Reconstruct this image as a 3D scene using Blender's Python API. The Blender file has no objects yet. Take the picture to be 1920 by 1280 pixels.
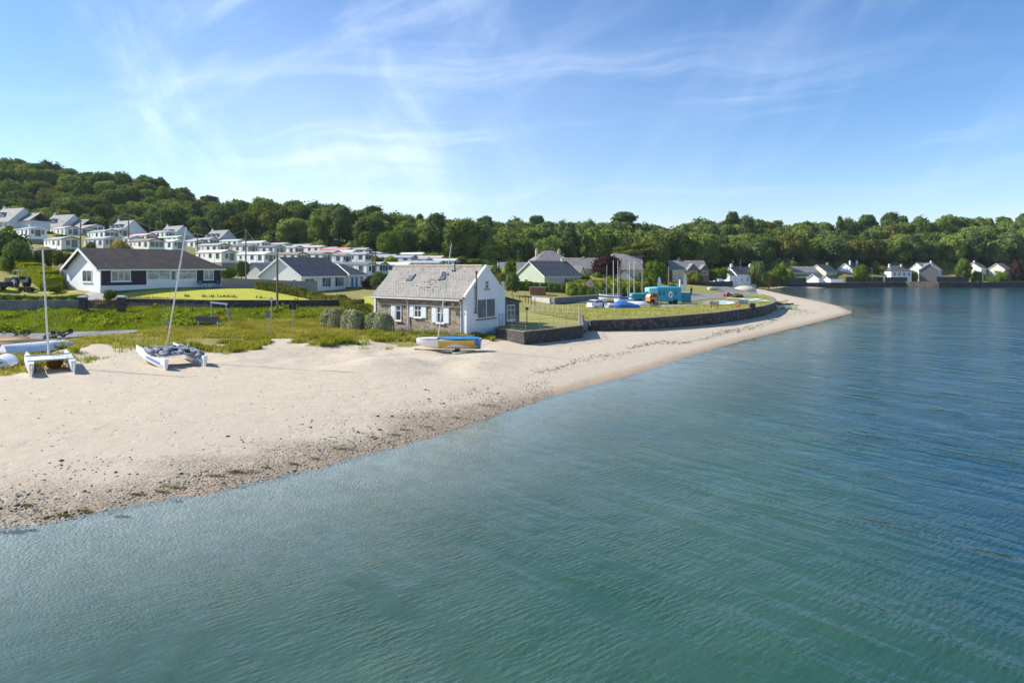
import bpy, math, random
import numpy as np
from mathutils import Vector, Matrix
R=math.radians; random.seed(7); rng=np.random.default_rng(11)
S=bpy.context.scene; COL=S.collection
# ---------------------------------------------------------------- camera, sky, sun
HC=7.5; F=1280.0; HZ=500.0       # drone height, focal length in photo pixels, horizon row
cam=bpy.data.cameras.new('camera'); camo=bpy.data.objects.new('camera',cam); COL.objects.link(camo)
camo.location=(0,0,HC); camo.rotation_euler=(R(90),0,0)
cam.sensor_width=36; cam.lens=24; cam.shift_y=-140/1920; cam.clip_start=.5; cam.clip_end=9000
S.camera=camo
SUN_EL=R(38); SX,SY=-0.985,0.17
w=bpy.data.worlds.new("World"); S.world=w; w.use_nodes=True
wn=w.node_tree.nodes; wl=w.node_tree.links; wn.clear()
def N(t,typ,**k):
    n=t.new(typ)
    for a,b in k.items(): setattr(n,a,b)
    return n
out=N(wn,'ShaderNodeOutputWorld'); bg=N(wn,'ShaderNodeBackground'); bg.inputs[1].default_value=0.098
sky=N(wn,'ShaderNodeTexSky',sky_type='NISHITA'); sky.sun_disc=False; sky.sun_elevation=SUN_EL
sky.sun_rotation=math.atan2(SX,SY); sky.air_density=1.0; sky.dust_density=.35; sky.ozone_density=3.6; sky.altitude=0
tc=N(wn,'ShaderNodeTexCoord'); sp=N(wn,'ShaderNodeSeparateXYZ'); wl.new(tc.outputs['Generated'],sp.inputs[0])
def M(op,a,b=None,c=None,clamp=False):
    n=N(wn,'ShaderNodeMath',operation=op); n.use_clamp=clamp
    for i,x in enumerate((a,b,c)):
        if x is None: continue
        if isinstance(x,(int,float)): n.inputs[i].default_value=x
        else: wl.new(x,n.inputs[i])
    return n.outputs[0]
az=M('DIVIDE',sp.outputs[0],M('MAXIMUM',sp.outputs[1],.05))
el=M('DIVIDE',sp.outputs[2],M('MAXIMUM',sp.outputs[1],.05))
cb=N(wn,'ShaderNodeCombineXYZ'); wl.new(az,cb.inputs[0]); wl.new(el,cb.inputs[1])
def vmap(src,rot=0,scale=(1,1,1),loc=(0,0,0)):
    m=N(wn,'ShaderNodeMapping'); m.inputs['Rotation'].default_value=(0,0,R(rot)); m.inputs['Scale'].default_value=scale; m.inputs['Location'].default_value=loc; wl.new(src,m.inputs[0]); return m.outputs[0]
wob=N(wn,'ShaderNodeTexNoise'); wob.inputs['Scale'].default_value=2.2; wob.inputs['Detail'].default_value=3; wl.new(cb.outputs[0],wob.inputs['Vector'])
wm=N(wn,'ShaderNodeMixRGB',blend_type='LINEAR_LIGHT'); wm.inputs[0].default_value=.07; wl.new(cb.outputs[0],wm.inputs[1]); wl.new(wob.outputs[1],wm.inputs[2])
def wisp(ang,al,ac,lo,hi,loc,rough=.6):
    v=vmap(vmap(wm.outputs[0],-ang),0,(al,ac,1),loc); nz=N(wn,'ShaderNodeTexNoise'); nz.inputs['Scale'].default_value=1; nz.inputs['Detail'].default_value=8; nz.inputs['Roughness'].default_value=rough; nz.inputs['Distortion'].default_value=.15; wl.new(v,nz.inputs['Vector'])
    mr=N(wn,'ShaderNodeMapRange'); mr.inputs[1].default_value=lo; mr.inputs[2].default_value=hi; mr.interpolation_type='SMOOTHSTEP'; wl.new(nz.outputs[0],mr.inputs[0]); return mr.outputs[0]
def blob(a,b,sa,sb):
    p=M('SUBTRACT',az,a); p=M('MULTIPLY',M('MULTIPLY',p,p),sa); q=M('SUBTRACT',el,b); q=M('MULTIPLY',M('MULTIPLY',q,q),sb); return M('EXPONENT',M('MULTIPLY',M('ADD',p,q),-1))
w1=M('MULTIPLY',wisp(128,3.2,7,.44,.84,(1,3,0),.66),blob(-.34,.22,12,20))      # the fan left of centre
w2=M('MULTIPLY',wisp(4,1.2,15,.47,.80,(5,1,0)),blob(.02,.20,3.0,90))       # long level streaks
w3=M('MULTIPLY',wisp(24,1.6,8,.46,.76,(2,8,0)),blob(-.35,.42,6,22))        # upper left wisps
w4=M('MULTIPLY',wisp(48,2.0,6,.46,.80,(9,2,0)),.30)
veil=M('MULTIPLY',blob(-.22,.18,7,26),M('ADD',M('MULTIPLY',wob.outputs[0],.45),.0))
tot=M('ADD',M('ADD',M('MULTIPLY',w1,.75),M('MULTIPLY',w2,.75)),M('ADD',M('MULTIPLY',w3,.55),M('ADD',M('MULTIPLY',w4,.55),veil)),clamp=True)
mix=N(wn,'ShaderNodeMixRGB'); wl.new(M('MULTIPLY',tot,.8),mix.inputs[0]); wl.new(sky.outputs[0],mix.inputs[1]); mix.inputs[2].default_value=(7.9,8.5,9.0,1)
hs=N(wn,'ShaderNodeHueSaturation'); hs.inputs['Saturation'].default_value=1.17; tn=N(wn,'ShaderNodeMixRGB',blend_type='MULTIPLY'); tn.inputs[0].default_value=1; wl.new(mix.outputs[0],tn.inputs[1]); tn.inputs[2].default_value=(.985,.972,1.02,1); wl.new(tn.outputs[0],hs.inputs['Color'])
wl.new(hs.outputs[0],bg.inputs[0]); wl.new(bg.outputs[0],out.inputs[0])
sl=bpy.data.lights.new('sun','SUN'); sl.energy=4.2; sl.angle=R(.5); sl.color=(1,.955,.88)
so=bpy.data.objects.new('sun',sl); COL.objects.link(so)
so.rotation_euler=Vector((SX*math.cos(SUN_EL),SY*math.cos(SUN_EL),math.sin(SUN_EL))).to_track_quat('Z','Y').to_euler()
S.view_settings.view_transform='Standard'; S.view_settings.look='None'; S.view_settings.exposure=.84; S.view_settings.gamma=1
# ---------------------------------------------------------------- helpers
def tag(o,label=None,cat=None,group=None,kind=None):
    for k,v in (('label',label),('category',cat),('group',group),('kind',kind)):
        if v: o[k]=v
    return o
def empty(name,loc,rz=0,label=None,cat=None,group=None):
    o=bpy.data.objects.new(name,None); o.empty_display_size=.3; COL.objects.link(o); o.location=loc; o.rotation_euler=(0,0,rz)
    return tag(o,label,cat,group)
def mesh(name,v,f,mats,smooth=False):
    m=bpy.data.meshes.new(name)
    if isinstance(v,np.ndarray) and isinstance(f,np.ndarray):
        k=f.shape[1]; m.vertices.add(len(v)); m.vertices.foreach_set('co',v.astype(np.float32).ravel())
        m.loops.add(f.size); m.loops.foreach_set('vertex_index',f.astype(np.int32).ravel())
        m.polygons.add(len(f)); m.polygons.foreach_set('loop_start',np.arange(len(f),dtype=np.int32)*k)
        try: m.polygons.foreach_set('loop_total',np.full(len(f),k,np.int32))
        except Exception: pass
        m.update(calc_edges=True); m.validate()
    else:
        m.from_pydata([tuple(x) for x in v],[],[tuple(x) for x in f]); m.update()
    for a in (mats if isinstance(mats,(list,tuple)) else [mats]): m.materials.append(a)
    if smooth: m.polygons.foreach_set('use_smooth',[True]*len(m.polygons))
    return m
def link(name,m,parent=None,loc=None,rz=None):
    o=bpy.data.objects.new(name,m); COL.objects.link(o)
    if parent: o.parent=parent
    if loc is not None: o.location=loc
    if rz is not None: o.rotation_euler=(0,0,rz)
    return o
class MB:
    def __init__(s): s.v=[]; s.f=[]
    def add(s,v,f):
        n=len(s.v); s.v+= [tuple(a) for a in v]; s.f+=[tuple(i+n for i in q) for q in f]; return s
    def box(s,x0,x1,y0,y1,z0,z1):
        return s.add([(x0,y0,z0),(x1,y0,z0),(x1,y1,z0),(x0,y1,z0),(x0,y0,z1),(x1,y0,z1),(x1,y1,z1),(x0,y1,z1)],
            [(0,3,2,1),(4,5,6,7),(0,1,5,4),(1,2,6,5),(2,3,7,6),(3,0,4,7)])
    def obox(s,c,sz,rz=0,ry=0,rx=0):
        m=Matrix.Translation(c)@Matrix.Rotation(rz,4,'Z')@Matrix.Rotation(ry,4,'Y')@Matrix.Rotation(rx,4,'X')
        x,y,z=[a/2 for a in sz]; t=MB().box(-x,x,-y,y,-z,z)
        return s.add([m@Vector(p) for p in t.v],t.f)
    def ext(s,poly,vec):
        n=len(poly); v=[Vector(p) for p in poly]+[Vector(p)+Vector(vec) for p in poly]
        return s.add(v,[tuple(range(n))[::-1],tuple(range(n,2*n))]+[(i,(i+1)%n,n+(i+1)%n,n+i) for i in range(n)])
    def tube(s,pts,r,n=6,r2=None,cap=True):
        pts=[Vector(p) for p in pts]; k=len(pts); vs=[]
        for i,p in enumerate(pts):
            d=(pts[min(i+1,k-1)]-pts[max(i-1,0)]).normalized()
            a=d.cross(Vector((0,0,1)) if abs(d.z)<.9 else Vector((1,0,0))).normalized(); b=d.cross(a)
            rr=r+( (r2-r)*i/(k-1) if r2 is not None else 0)
            vs+=[p+a*rr*math.cos(2*math.pi*j/n)+b*rr*math.sin(2*math.pi*j/n) for j in range(n)]
        fs=[(i*n+j,i*n+(j+1)%n,(i+1)*n+(j+1)%n,(i+1)*n+j) for i in range(k-1) for j in range(n)]
        if cap: fs+=[tuple(range(n)),tuple(range((k-1)*n,k*n))[::-1]]
        return s.add(vs,fs)
    def ball(s,c,r,seg=10,rg=6,jit=0):
        r=(r,r,r) if isinstance(r,(int,float)) else r; vs=[]
        for i in range(rg+1):
            for j in range(seg):
                a=math.pi*i/rg; b=2*math.pi*j/seg; q=1+random.uniform(-jit,jit)
                vs.append((c[0]+r[0]*q*math.sin(a)*math.cos(b),c[1]+r[1]*q*math.sin(a)*math.sin(b),c[2]+r[2]*q*math.cos(a)))
        return s.add(vs,[(i*seg+j,(i+1)*seg+j,(i+1)*seg+(j+1)%seg,i*seg+(j+1)%seg) for i in range(rg) for j in range(seg)])
    def wheel(s,c,r,wd,axis=(0,1,0),n=14):
        a=Vector(axis)*wd/2; return s.tube([Vector(c)-a,Vector(c)+a],r,n)
    def xf(s,m): s.v=[tuple(m@Vector(p)) for p in s.v]; return s
    def build(s,name,mat,parent=None,loc=None,rz=None,smooth=False):
        m=mesh(name,s.v,s.f,mat)
        import bmesh
        bm=bmesh.new(); bm.from_mesh(m); bmesh.ops.recalc_face_normals(bm,faces=bm.faces); bm.to_mesh(m); bm.free()
        if smooth: m.polygons.foreach_set('use_smooth',[True]*len(m.polygons))
        return link(name,m,parent,loc,rz)
def kids(o): return [c for c in o.children]
def copy_tree(o,parent=None):
    c=o.copy(); COL.objects.link(c)
    if parent: c.parent=parent; c.matrix_parent_inverse=o.matrix_parent_inverse.copy()
    for ch in kids(o): copy_tree(ch,c)
    return c
# numpy value noise
_P=rng.random((256,256))
def vn(x,y):
    xi=np.floor(x).astype(int); yi=np.floor(y).astype(int); fx=x-xi; fy=y-yi
    fx=fx*fx*(3-2*fx); fy=fy*fy*(3-2*fy); g=lambda a,b:_P[a&255,b&255]
    return (g(xi,yi)*(1-fx)+g(xi+1,yi)*fx)*(1-fy)+(g(xi,yi+1)*(1-fx)+g(xi+1,yi+1)*fx)*fy
def fbm(x,y,o=4):
    r=0;a=.5
    for i in range(o): r=r+a*vn(x*2**i+17*i,y*2**i+5*i); a*=.5
    return r
# ---------------------------------------------------------------- materials
class NT:
    def __init__(s,name):
        s.m=bpy.data.materials.new(name); s.m.use_nodes=True; s.t=s.m.node_tree; s.n=s.t.nodes; s.n.clear()
        s.out=s.new('ShaderNodeOutputMaterial'); s.tc=s.new('ShaderNodeTexCoord')
    def new(s,typ,**k): return N(s.n,typ,**k)
    def ln(s,a,b): s.t.links.new(a,b)
    def setp(s,inp,x):
        if isinstance(x,(int,float)): inp.default_value=x
        elif isinstance(x,tuple): inp.default_value=x if len(x)!=3 or inp.type=='VECTOR' else x+(1,)
        else: s.ln(x,inp)
    def math(s,op,a,b=0.,c=None,clamp=False):
        n=s.new('ShaderNodeMath',operation=op); n.use_clamp=clamp; s.setp(n.inputs[0],a); s.setp(n.inputs[1],b)
        if c is not None: s.setp(n.inputs[2],c)
        return n.outputs[0]
    def mapv(s,scale=(1,1,1),rot=(0,0,0),loc=(0,0,0),src=None):
        n=s.new('ShaderNodeMapping'); s.ln(src or s.tc.outputs['Object'],n.inputs[0]); n.inputs['Scale'].default_value=scale; n.inputs['Rotation'].default_value=rot; n.inputs['Location'].default_value=loc
        return n.outputs[0]
    def noise(s,scale,detail=4,rough=.55,vec=None,dist=0,col=False):
        n=s.new('ShaderNodeTexNoise'); s.setp(n.inputs['Scale'],scale); n.inputs['Detail'].default_value=detail; n.inputs['Roughness'].default_value=rough; n.inputs['Distortion'].default_value=dist
        s.ln(vec or s.tc.outputs['Object'],n.inputs['Vector']); return n.outputs[1 if col else 0]
    def rng(s,x,a,b,c=0.,d=1.):
        n=s.new('ShaderNodeMapRange'); s.setp(n.inputs[0],x); n.inputs[1].default_value=a; n.inputs[2].default_value=b; n.inputs[3].default_value=c; n.inputs[4].default_value=d; return n.outputs[0]
    def mix(s,f,a,b,mode='MIX'):
        n=s.new('ShaderNodeMixRGB',blend_type=mode); s.setp(n.inputs[0],f); s.setp(n.inputs[1],a); s.setp(n.inputs[2],b); return n.outputs[0]
    def attr(s,name):
        n=s.new('ShaderNodeAttribute'); n.attribute_name=name; return n
    def bump(s,h,dist,strength=1.,nrm=None):
        n=s.new('ShaderNodeBump'); s.ln(h,n.inputs['Height']); n.inputs['Distance'].default_value=dist; n.inputs['Strength'].default_value=strength
        if nrm: s.ln(nrm,n.inputs['Normal'])
        return n.outputs[0]
    def prin(s,col,rough=.7,nrm=None,spec=None,metal=0,**k):
        p=s.new('ShaderNodeBsdfPrincipled'); s.setp(p.inputs['Base Color'],col); s.setp(p.inputs['Roughness'],rough); p.inputs['Metallic'].default_value=metal
        if nrm: s.ln(nrm,p.inputs['Normal'])
        if spec is not None: p.inputs['Specular IOR Level'].default_value=spec
        for a,b in k.items(): s.setp(p.inputs[a],b)
        return p.outputs[0]
    def done(s,sh): s.ln(sh,s.out.inputs[0]); return s.m
_mc={}
def plain(name,col,rough=.6,var=.12,scale=1.5,bump=0,metal=0,spec=None,bs=20):
    """painted / rendered surface with mottling and grain"""
    if name in _mc: return _mc[name]
    t=NT(name); n=t.noise(scale,5,.6); n2=t.noise(scale*9,3,.6)
    f=t.math('ADD',t.math('MULTIPLY',n,.7),t.math('MULTIPLY',n2,.3)); f=t.rng(f,.3,.7)
    a=tuple(c*(1-var) for c in col); b=tuple(min(1,c*(1+var*.7)) for c in col)
    nr=t.bump(t.noise(bs,4),bump) if bump else None
    _mc[name]=t.done(t.prin(t.mix(f,a,b),rough,nr,spec,metal)); return _mc[name]
def glassm(name='window_glass',col=(.035,.05,.055),rough=.06):
    if name in _mc: return _mc[name]
    t=NT(name); n=t.noise(.9,2); nr=t.bump(t.noise(.6,2),.02)
    _mc[name]=t.done(t.prin(t.mix(t.rng(n,.35,.65),col,tuple(c*2.4 for c in col)),rough,nr,.6)); return _mc[name]
def tiles(name,ca,cb,cw=.3,ch=.28,var=.6,rough=.75,patch=None):
    if name in _mc: return _mc[name]
    t=NT(name); s=t.new('ShaderNodeSeparateXYZ'); t.ln(t.tc.outputs['Object'],s.inputs[0])
    c=t.new('ShaderNodeCombineXYZ'); t.ln(t.math('ADD',s.outputs[0],t.math('MULTIPLY',s.outputs[1],.02)),c.inputs[0]); t.ln(t.math('MULTIPLY',s.outputs[2],1.7),c.inputs[1])
    b=t.new('ShaderNodeTexBrick'); t.ln(c.outputs[0],b.inputs['Vector']); b.inputs['Scale'].default_value=1; b.inputs['Brick Width'].default_value=cw; b.inputs['Row Height'].default_value=ch
    b.inputs['Mortar Size'].default_value=.022; b.inputs['Mortar Smooth'].default_value=.4; b.inputs['Bias'].default_value=0
    b.inputs['Color1'].default_value=ca+(1,); b.inputs['Color2'].default_value=cb+(1,); b.inputs['Mortar'].default_value=tuple(x*.35 for x in ca)+(1,)
    n=t.noise(.8,6,.65); col=t.mix(t.rng(n,.35,.7,0,var),b.outputs[0],patch or tuple(x*1.5 for x in cb))
    n3=t.noise(7,4,.7); col=t.mix(t.rng(n3,.45,.75,0,.35),col,tuple(x*.5 for x in ca))
    nr=t.bump(b.outputs['Fac'],-.012); 
    _mc[name]=t.done(t.prin(col,rough,nr)); return _mc[name]
def stone(name,cols,mortar,scale=3.2,bump=.03,flat=1.7):
    if name in _mc: return _mc[name]
    t=NT(name); v=t.mapv((1,1,flat)); v2=t.mix(.06,v,t.noise(2.5,3,.5,v,0,True))
    vo=t.new('ShaderNodeTexVoronoi'); vo.inputs['Scale'].default_value=scale; t.ln(v2,vo.inputs['Vector'])
    ve=t.new('ShaderNodeTexVoronoi',feature='DISTANCE_TO_EDGE'); ve.inputs['Scale'].default_value=scale; t.ln(v2,ve.inputs['Vector'])
    cr=t.new('ShaderNodeValToRGB'); s=t.new('ShaderNodeSeparateColor'); t.ln(vo.outputs['Color'],s.inputs[0]); t.ln(s.outputs[0],cr.inputs[0])
    e=cr.color_ramp.elements
    while len(e)<len(cols): e.new(.5)
    for i,c in enumerate(cols): e[i].position=i/(len(cols)-1); e[i].color=c+(1,)
    cr.color_ramp.interpolation='CONSTANT' if len(cols)>4 else 'LINEAR'
    col=t.mix(t.rng(t.noise(14,4),.3,.75,0,.5),cr.outputs[0],tuple(x*.6 for x in cols[0]))
    m=t.rng(ve.outputs[0],.02,.09); col=t.mix(m,mortar,col)
    _mc[name]=t.done(t.prin(col,.9,t.bump(m,bump))); return _mc[name]
def leafm(name,a,b,trans=.25,sc=.35,rnd=.5):
    """foliage: hue varies from tree to tree and clump to clump"""
    if name in _mc: return _mc[name]
    t=NT(name); oi=t.new('ShaderNodeObjectInfo'); n=t.noise(sc,3,.6); n2=t.noise(sc*6,2)
    f=t.math('ADD',t.math('MULTIPLY',oi.outputs['Random'],rnd),t.math('MULTIPLY',t.rng(n,.3,.7),1-rnd))
    f=t.math('ADD',f,t.rng(n2,.3,.7,-.18,.18),clamp=True)
    col=t.mix(f,a,b)
    d=t.new('ShaderNodeBsdfDiffuse'); t.ln(col,d.inputs[0]); tr=t.new('ShaderNodeBsdfTranslucent'); t.ln(t.mix(1,col,(1.25,1.25,.6),'MULTIPLY'),tr.inputs[0])
    mx=t.new('ShaderNodeMixShader'); mx.inputs[0].default_value=trans; t.ln(d.outputs[0],mx.inputs[1]); t.ln(tr.outputs[0],mx.inputs[2])
    _mc[name]=t.done(mx.outputs[0]); return _mc[name]
WHITE=plain('white_render',(.74,.75,.74),.85,.10,.7,.004); CREAM=plain('cream_render',(.70,.64,.50),.85,.10,.7,.004)
TRIM=plain('white_trim',(.80,.81,.80),.45,.05); GLASS=glassm(); GLASSL=glassm('curtained_glass',(.16,.19,.19),.15)
WOODP=plain('weathered_pole_wood',(.20,.155,.11),.85,.3,3,.01); METG=plain('galvanised_metal',(.42,.43,.44),.4,.15,4,0,.6)
BLACK=plain('black_plastic',(.018,.019,.021),.45,.3,5); RUBBER=plain('tyre_rubber',(.02,.02,.02),.8,.2,5)
ALU=plain('mast_aluminium',(.62,.63,.63),.35,.1,2,0,.5); DARKST=stone('dark_wall_stone',[(.05,.045,.042),(.11,.095,.08),(.075,.066,.06),(.15,.13,.11)],(.045,.042,.038),2.6)
SLATE=tiles('grey_slate_roof',(.17,.165,.165),(.23,.22,.215),.34,.26,.7,.75,(.30,.29,.27))
DKSLATE=tiles('dark_slate_roof',(.058,.062,.07),(.095,.098,.105),.5,.45,.5)
BRTILE=tiles('brown_tile_roof',(.055,.043,.034),(.095,.074,.057),.6,.70,.45,.85,(.13,.10,.08))
FARTILE=tiles('weathered_tile_roof',(.16,.145,.14),(.24,.215,.20),.5,.4,.5)
# ---------------------------------------------------------------- the lie of the land
def W(px,py,Y): return ((px-960)/F*Y, Y, HC-(py-HZ)/F*Y)
def Wz(px,py,z): Y=(HC-z)*F/(py-HZ); return ((px-960)/F*Y,Y)
SHORE_PX=[(0,993),(127,970),(260,945),(390,923),(520,893),(640,863),(720,842),(813,815),(870,797),(927,777),(1027,745),(1133,717),(1240,687),(1290,668),(1402,636),(1500,612),(1560,597),(1590,589),(1598,585),(1575,574),(1526,563),(1485,555),(1462,550),(1436,544),(1432,541),(1480,540.6),(1530,540),(1600,537.6),(1690,536),(1720,535.2),(1920,534)]
SH=[(-140,-60),(-30,6),(-20,14.8)]+[Wz(a,b,0) for a,b in SHORE_PX]+[(420,300),(2200,420)]
LAND=SH+[(2200,4200),(-3500,4200),(-3500,-60)]
def inpoly(x,y,P):
    c=np.zeros(x.shape,bool); n=len(P)
    for i in range(n):
        x1,y1=P[i]; x2,y2=P[(i+1)%n]
        if y1==y2: continue
        k=((y1>y)!=(y2>y))&(x<(x2-x1)*(y-y1)/(y2-y1)+x1); c^=k
    return c
def segdist(x,y,P,closed=False):
    d=np.full(x.shape,1e9); n=len(P)
    for i in range(n if closed else n-1):
        x1,y1=P[i]; x2,y2=P[(i+1)%n]; dx,dy=x2-x1,y2-y1; t=np.clip(((x-x1)*dx+(y-y1)*dy)/(dx*dx+dy*dy+1e-9),0,1)
        d=np.minimum(d,np.hypot(x-x1-t*dx,y-y1-t*dy))
    return d
def sd(x,y):
    d=segdist(x,y,SH); return np.where(inpoly(x,y,LAND),d,-d)
def ss(a,b,x): t=np.clip((x-a)/(b-a),0,1); return t*t*(3-2*t)
CP=[]
def cz(px,py,z): X,Y=Wz(px,py,z); CP.append((X,Y,z))
def cy(px,py,Y): CP.append(W(px,py,Y))
for a in [(-80,720,1.35),(0,690,1.5),(120,690,1.4),(200,690,1.4),(320,690,1.3),(460,690,1.25),(600,655,1.4),(500,642,1.5),(0,640,1.6),(130,638,1.65),(0,625,1.65),(260,622,1.7),(400,612,1.8),(800,680,1.1),(700,650,1.3),(760,632,1.4),(880,640,1.3),(1000,650,1.15),(1080,628,1.25),(1130,612,1.3),
 (-60,584,2.75),(100,583,2.75),(200,580,2.85),(400,580,2.8),(560,580,2.7),(680,579,2.6),(720,600,2.0),(560,600,2.1),(640,600,2.1),(300,600,2.3),(120,602,2.2),(-60,604,2.2),(740,575,2.7)]: cz(*a)
for a in [(180,564,71.5),(240,562,73),(450,562,74),(600,563,75),(690,562,77),(190,545,79),(260,544,82),(415,540,90),(480,541,90),(110,538,85),(0,540,80),(60,520,92),(70,484,112),(0,478,125),(565,547,108),(700,548,112),(640,547,112),(880,535,125),(960,540,125),(1010,540,130),
 (1050,556,112),(1100,560,112),(1105,578,92),(1000,578,90),(1060,590,80),(1200,576,92),(1240,570,100),(1300,562,115),(1290,545,156),(1340,538,190),(1390,540,175),(1380,533,240),(1500,531,250),(1700,528.5,262),(1920,527,275),(1250,527,200),
 (130,436,205),(-60,430,196),(240,449,222),(330,458,234),(420,465,248),(60,447,152),(230,449,165),(150,468,140),(350,460,180),(430,476,175),(500,497,165),(560,495,175),(750,515,150),(860,505,160),(800,490,200),(650,480,205),(550,470,215),
 (480,440,260),(600,462,250),(700,474,240),(900,500,225),(1100,507,235),(1300,512,245),(1500,515,262),(1700,516,282),(1920,515,290),(1160,532,150),(1090,514,175),(1030,505,190),(1280,525,200)]: cy(*a)
# wood floor and the hills behind (skyline minus a tree's height)
def hill(px,pys,Y,h): X,_,z=W(px,pys,Y); CP.append((X,Y,z-h))
for a in [(-250,330,340,13),(0,300,330,13),(100,305,340,13),(200,322,335,13),(300,340,335,13),(400,363,340,12.5),(500,388,345,12.5),(600,400,320,13),(700,408,310,13),(800,411,310,13),(900,421,315,13),(1000,418,320,13),(1100,416,325,13),(1200,428,335,13),(1300,412,335,13),(1450,411,335,13),(1650,410,335,13),(1920,404,340,13),(2200,404,350,13),(-250,400,230,10),(0,392,245,12),(150,390,250,12),(300,400,265,12),
 (-250,330,470,0),(200,400,450,0),(600,445,420,0),(1000,440,430,0),(1500,435,440,0),(2100,430,450,0)]: hill(*a)
for a in [(-3000,3000,10),(0,3000,5),(3000,3000,5),(-900,1200,20),(0,1200,8),(1200,1200,5),(700,500,8),(-1400,300,25),(-300,100,6),(-150,40,1.5),(-120,0,1.5)]: CP.append(a)
# building grounds are added here by pixel foot and distance, so that every house stands on its plot
CPA=np.array(CP,float); _c=CPA[:,:2]/100; 
def _U(r2): return np.where(r2>1e-12,r2*np.log(r2+1e-12),0)
_n=len(_c); _K=_U(((_c[:,None]-_c[None])**2).sum(2))+np.eye(_n)*.004; _Pm=np.c_[np.ones(_n),_c]
_w=np.linalg.solve(np.block([[_K,_Pm],[_Pm.T,np.zeros((3,3))]]),np.r_[CPA[:,2],0,0,0])
def tps(x,y):
    x=np.asarray(x,float).ravel()/100; y=np.asarray(y,float).ravel()/100; r=np.full(x.shape,_w[_n])+_w[_n+1]*x+_w[_n+2]*y
    for i in range(_n): r+=_w[i]*_U((x-_c[i,0])**2+(y-_c[i,1])**2)
    return r
# grass terrace behind the curved sea wall (its edge read at terrace height)
TZ=2.0
TER_F=[Wz(a,b,TZ) for a,b in [(1103,601.5),(1150,599.8),(1202,597.5),(1270,592.3),(1337,586.7),(1402,578),(1425,574.5),(1440,570.5),(1450,566)]]
TER_B=[Wz(a,b,TZ) for a,b in [(1449,561),(1443,557),(1425,552),(1400,549),(1360,548),(1300,551),(1262,558)]]
TER=TER_F+TER_B+[(16,104),(6,94),(2.0,84)]
YARD=[(-1.1,60.9),(1.15,57.5),(6.2,63.5),(7.6,78),(2.0,84),(-3,84),(-1.5,68)]
BEACH=SH[1:-2]+[(230,278),(100,247)]+[Wz(a,b,1.6) for a,b in [(1400,534),(1330,537),(1368,545),(1400,549)]]+[(50,118)]+TER_F[::-1]+[(6.2,63.5),(1.2,57.2),(-1.2,60.5)]+[Wz(a,b,1.4) for a,b in [(900,632),(800,641),(690,640),(665,634),(560,630),(506,628),(490,641),(470,652),(430,664),(340,661),(255,652),(235,650),(150,650),(100,640),(-60,638)]]+[(-75,45),(-80,10)]
def ground(x,y,fine=True):
    sh=np.shape(x); x=np.asarray(x,float).ravel(); y=np.asarray(y,float).ravel()
    d=sd(x,y); b=np.where(d>=0,1.35*(1-np.exp(-np.maximum(d,0)/9)),-np.minimum(-d*.11,2.5))
    far=ss(150,210,y); a0=11*(1-far)+3*far; a1=24*(1-far)+9*far
    w=ss(0,1,(d-a0)/(a1-a0)); z=b*(1-w)+tps(x,y)*w
    z=np.where(d>0,np.maximum(z,.02*np.minimum(d,5)),z)
    # spit and terrace
    it=inpoly(x,y,TER); dt=segdist(x,y,TER,True); 
    near=(y>60)&(y<150)&(x>1)
    z=np.where(it&(dt>.9),TZ-.05,z); z=np.where(near&~it&(dt<10)&(d<14),np.minimum(z,np.maximum(b,.3)),z)
    dd=segdist(x,y,TER_F); z=np.where(near&~it&(dd<6),np.minimum(z,1.25),z)
    iy=inpoly(x,y,YARD); dy=segdist(x,y,YARD,True); z=np.where(iy&(dy>.7),1.88,z)
    z=z+(fbm(x*.9+3,y*.9,4)-.47)*.13*np.exp(-(d/1.6)**2)*(y<75)
    wy=np.interp(x,[-90,-45.9,-43.5,-32.4,-23.7,-17.1,-14],[72.7,72.7,77.1,74.1,75.8,78.9,79.5])
    fr_=(x<-15)&(x>-85)&(y>58)&(y<wy+.40); z=np.where(fr_,np.minimum(z,3.0-.095*(wy-y)),z)
    if fine:
        k=ss(2,8,d)*(1-ss(75,110,y)); z=z+k*(fbm(x*.55,y*.55,3)-.45)*.09
        k2=ss(-75,-45,-np.abs(x+14))*ss(40,46,y)*(1-ss(54,59,y))*(1-ss(-3,1,x)); z=z+k2*(fbm(x*.22+9,y*.3,3)-.42)*1.1
    return z.reshape(sh)
def gz(x,y): return float(ground(np.array([x]),np.array([y]))[0])
_ys=np.concatenate([np.arange(10,60,.1),np.arange(60,420,.35)])
def G(px,py):
    """ground point under a photo pixel"""
    xs=(px-960)/F*_ys; zl=HC-(py-HZ)/F*_ys; h=ground(xs,_ys)>=zl
    i=int(np.argmax(h)) if h.any() else len(_ys)-1
    return Vector((xs[i],_ys[i],gz(xs[i],_ys[i])))
def GP(pts): return [tuple(G(a,b)[:2]) for a,b in pts]
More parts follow.
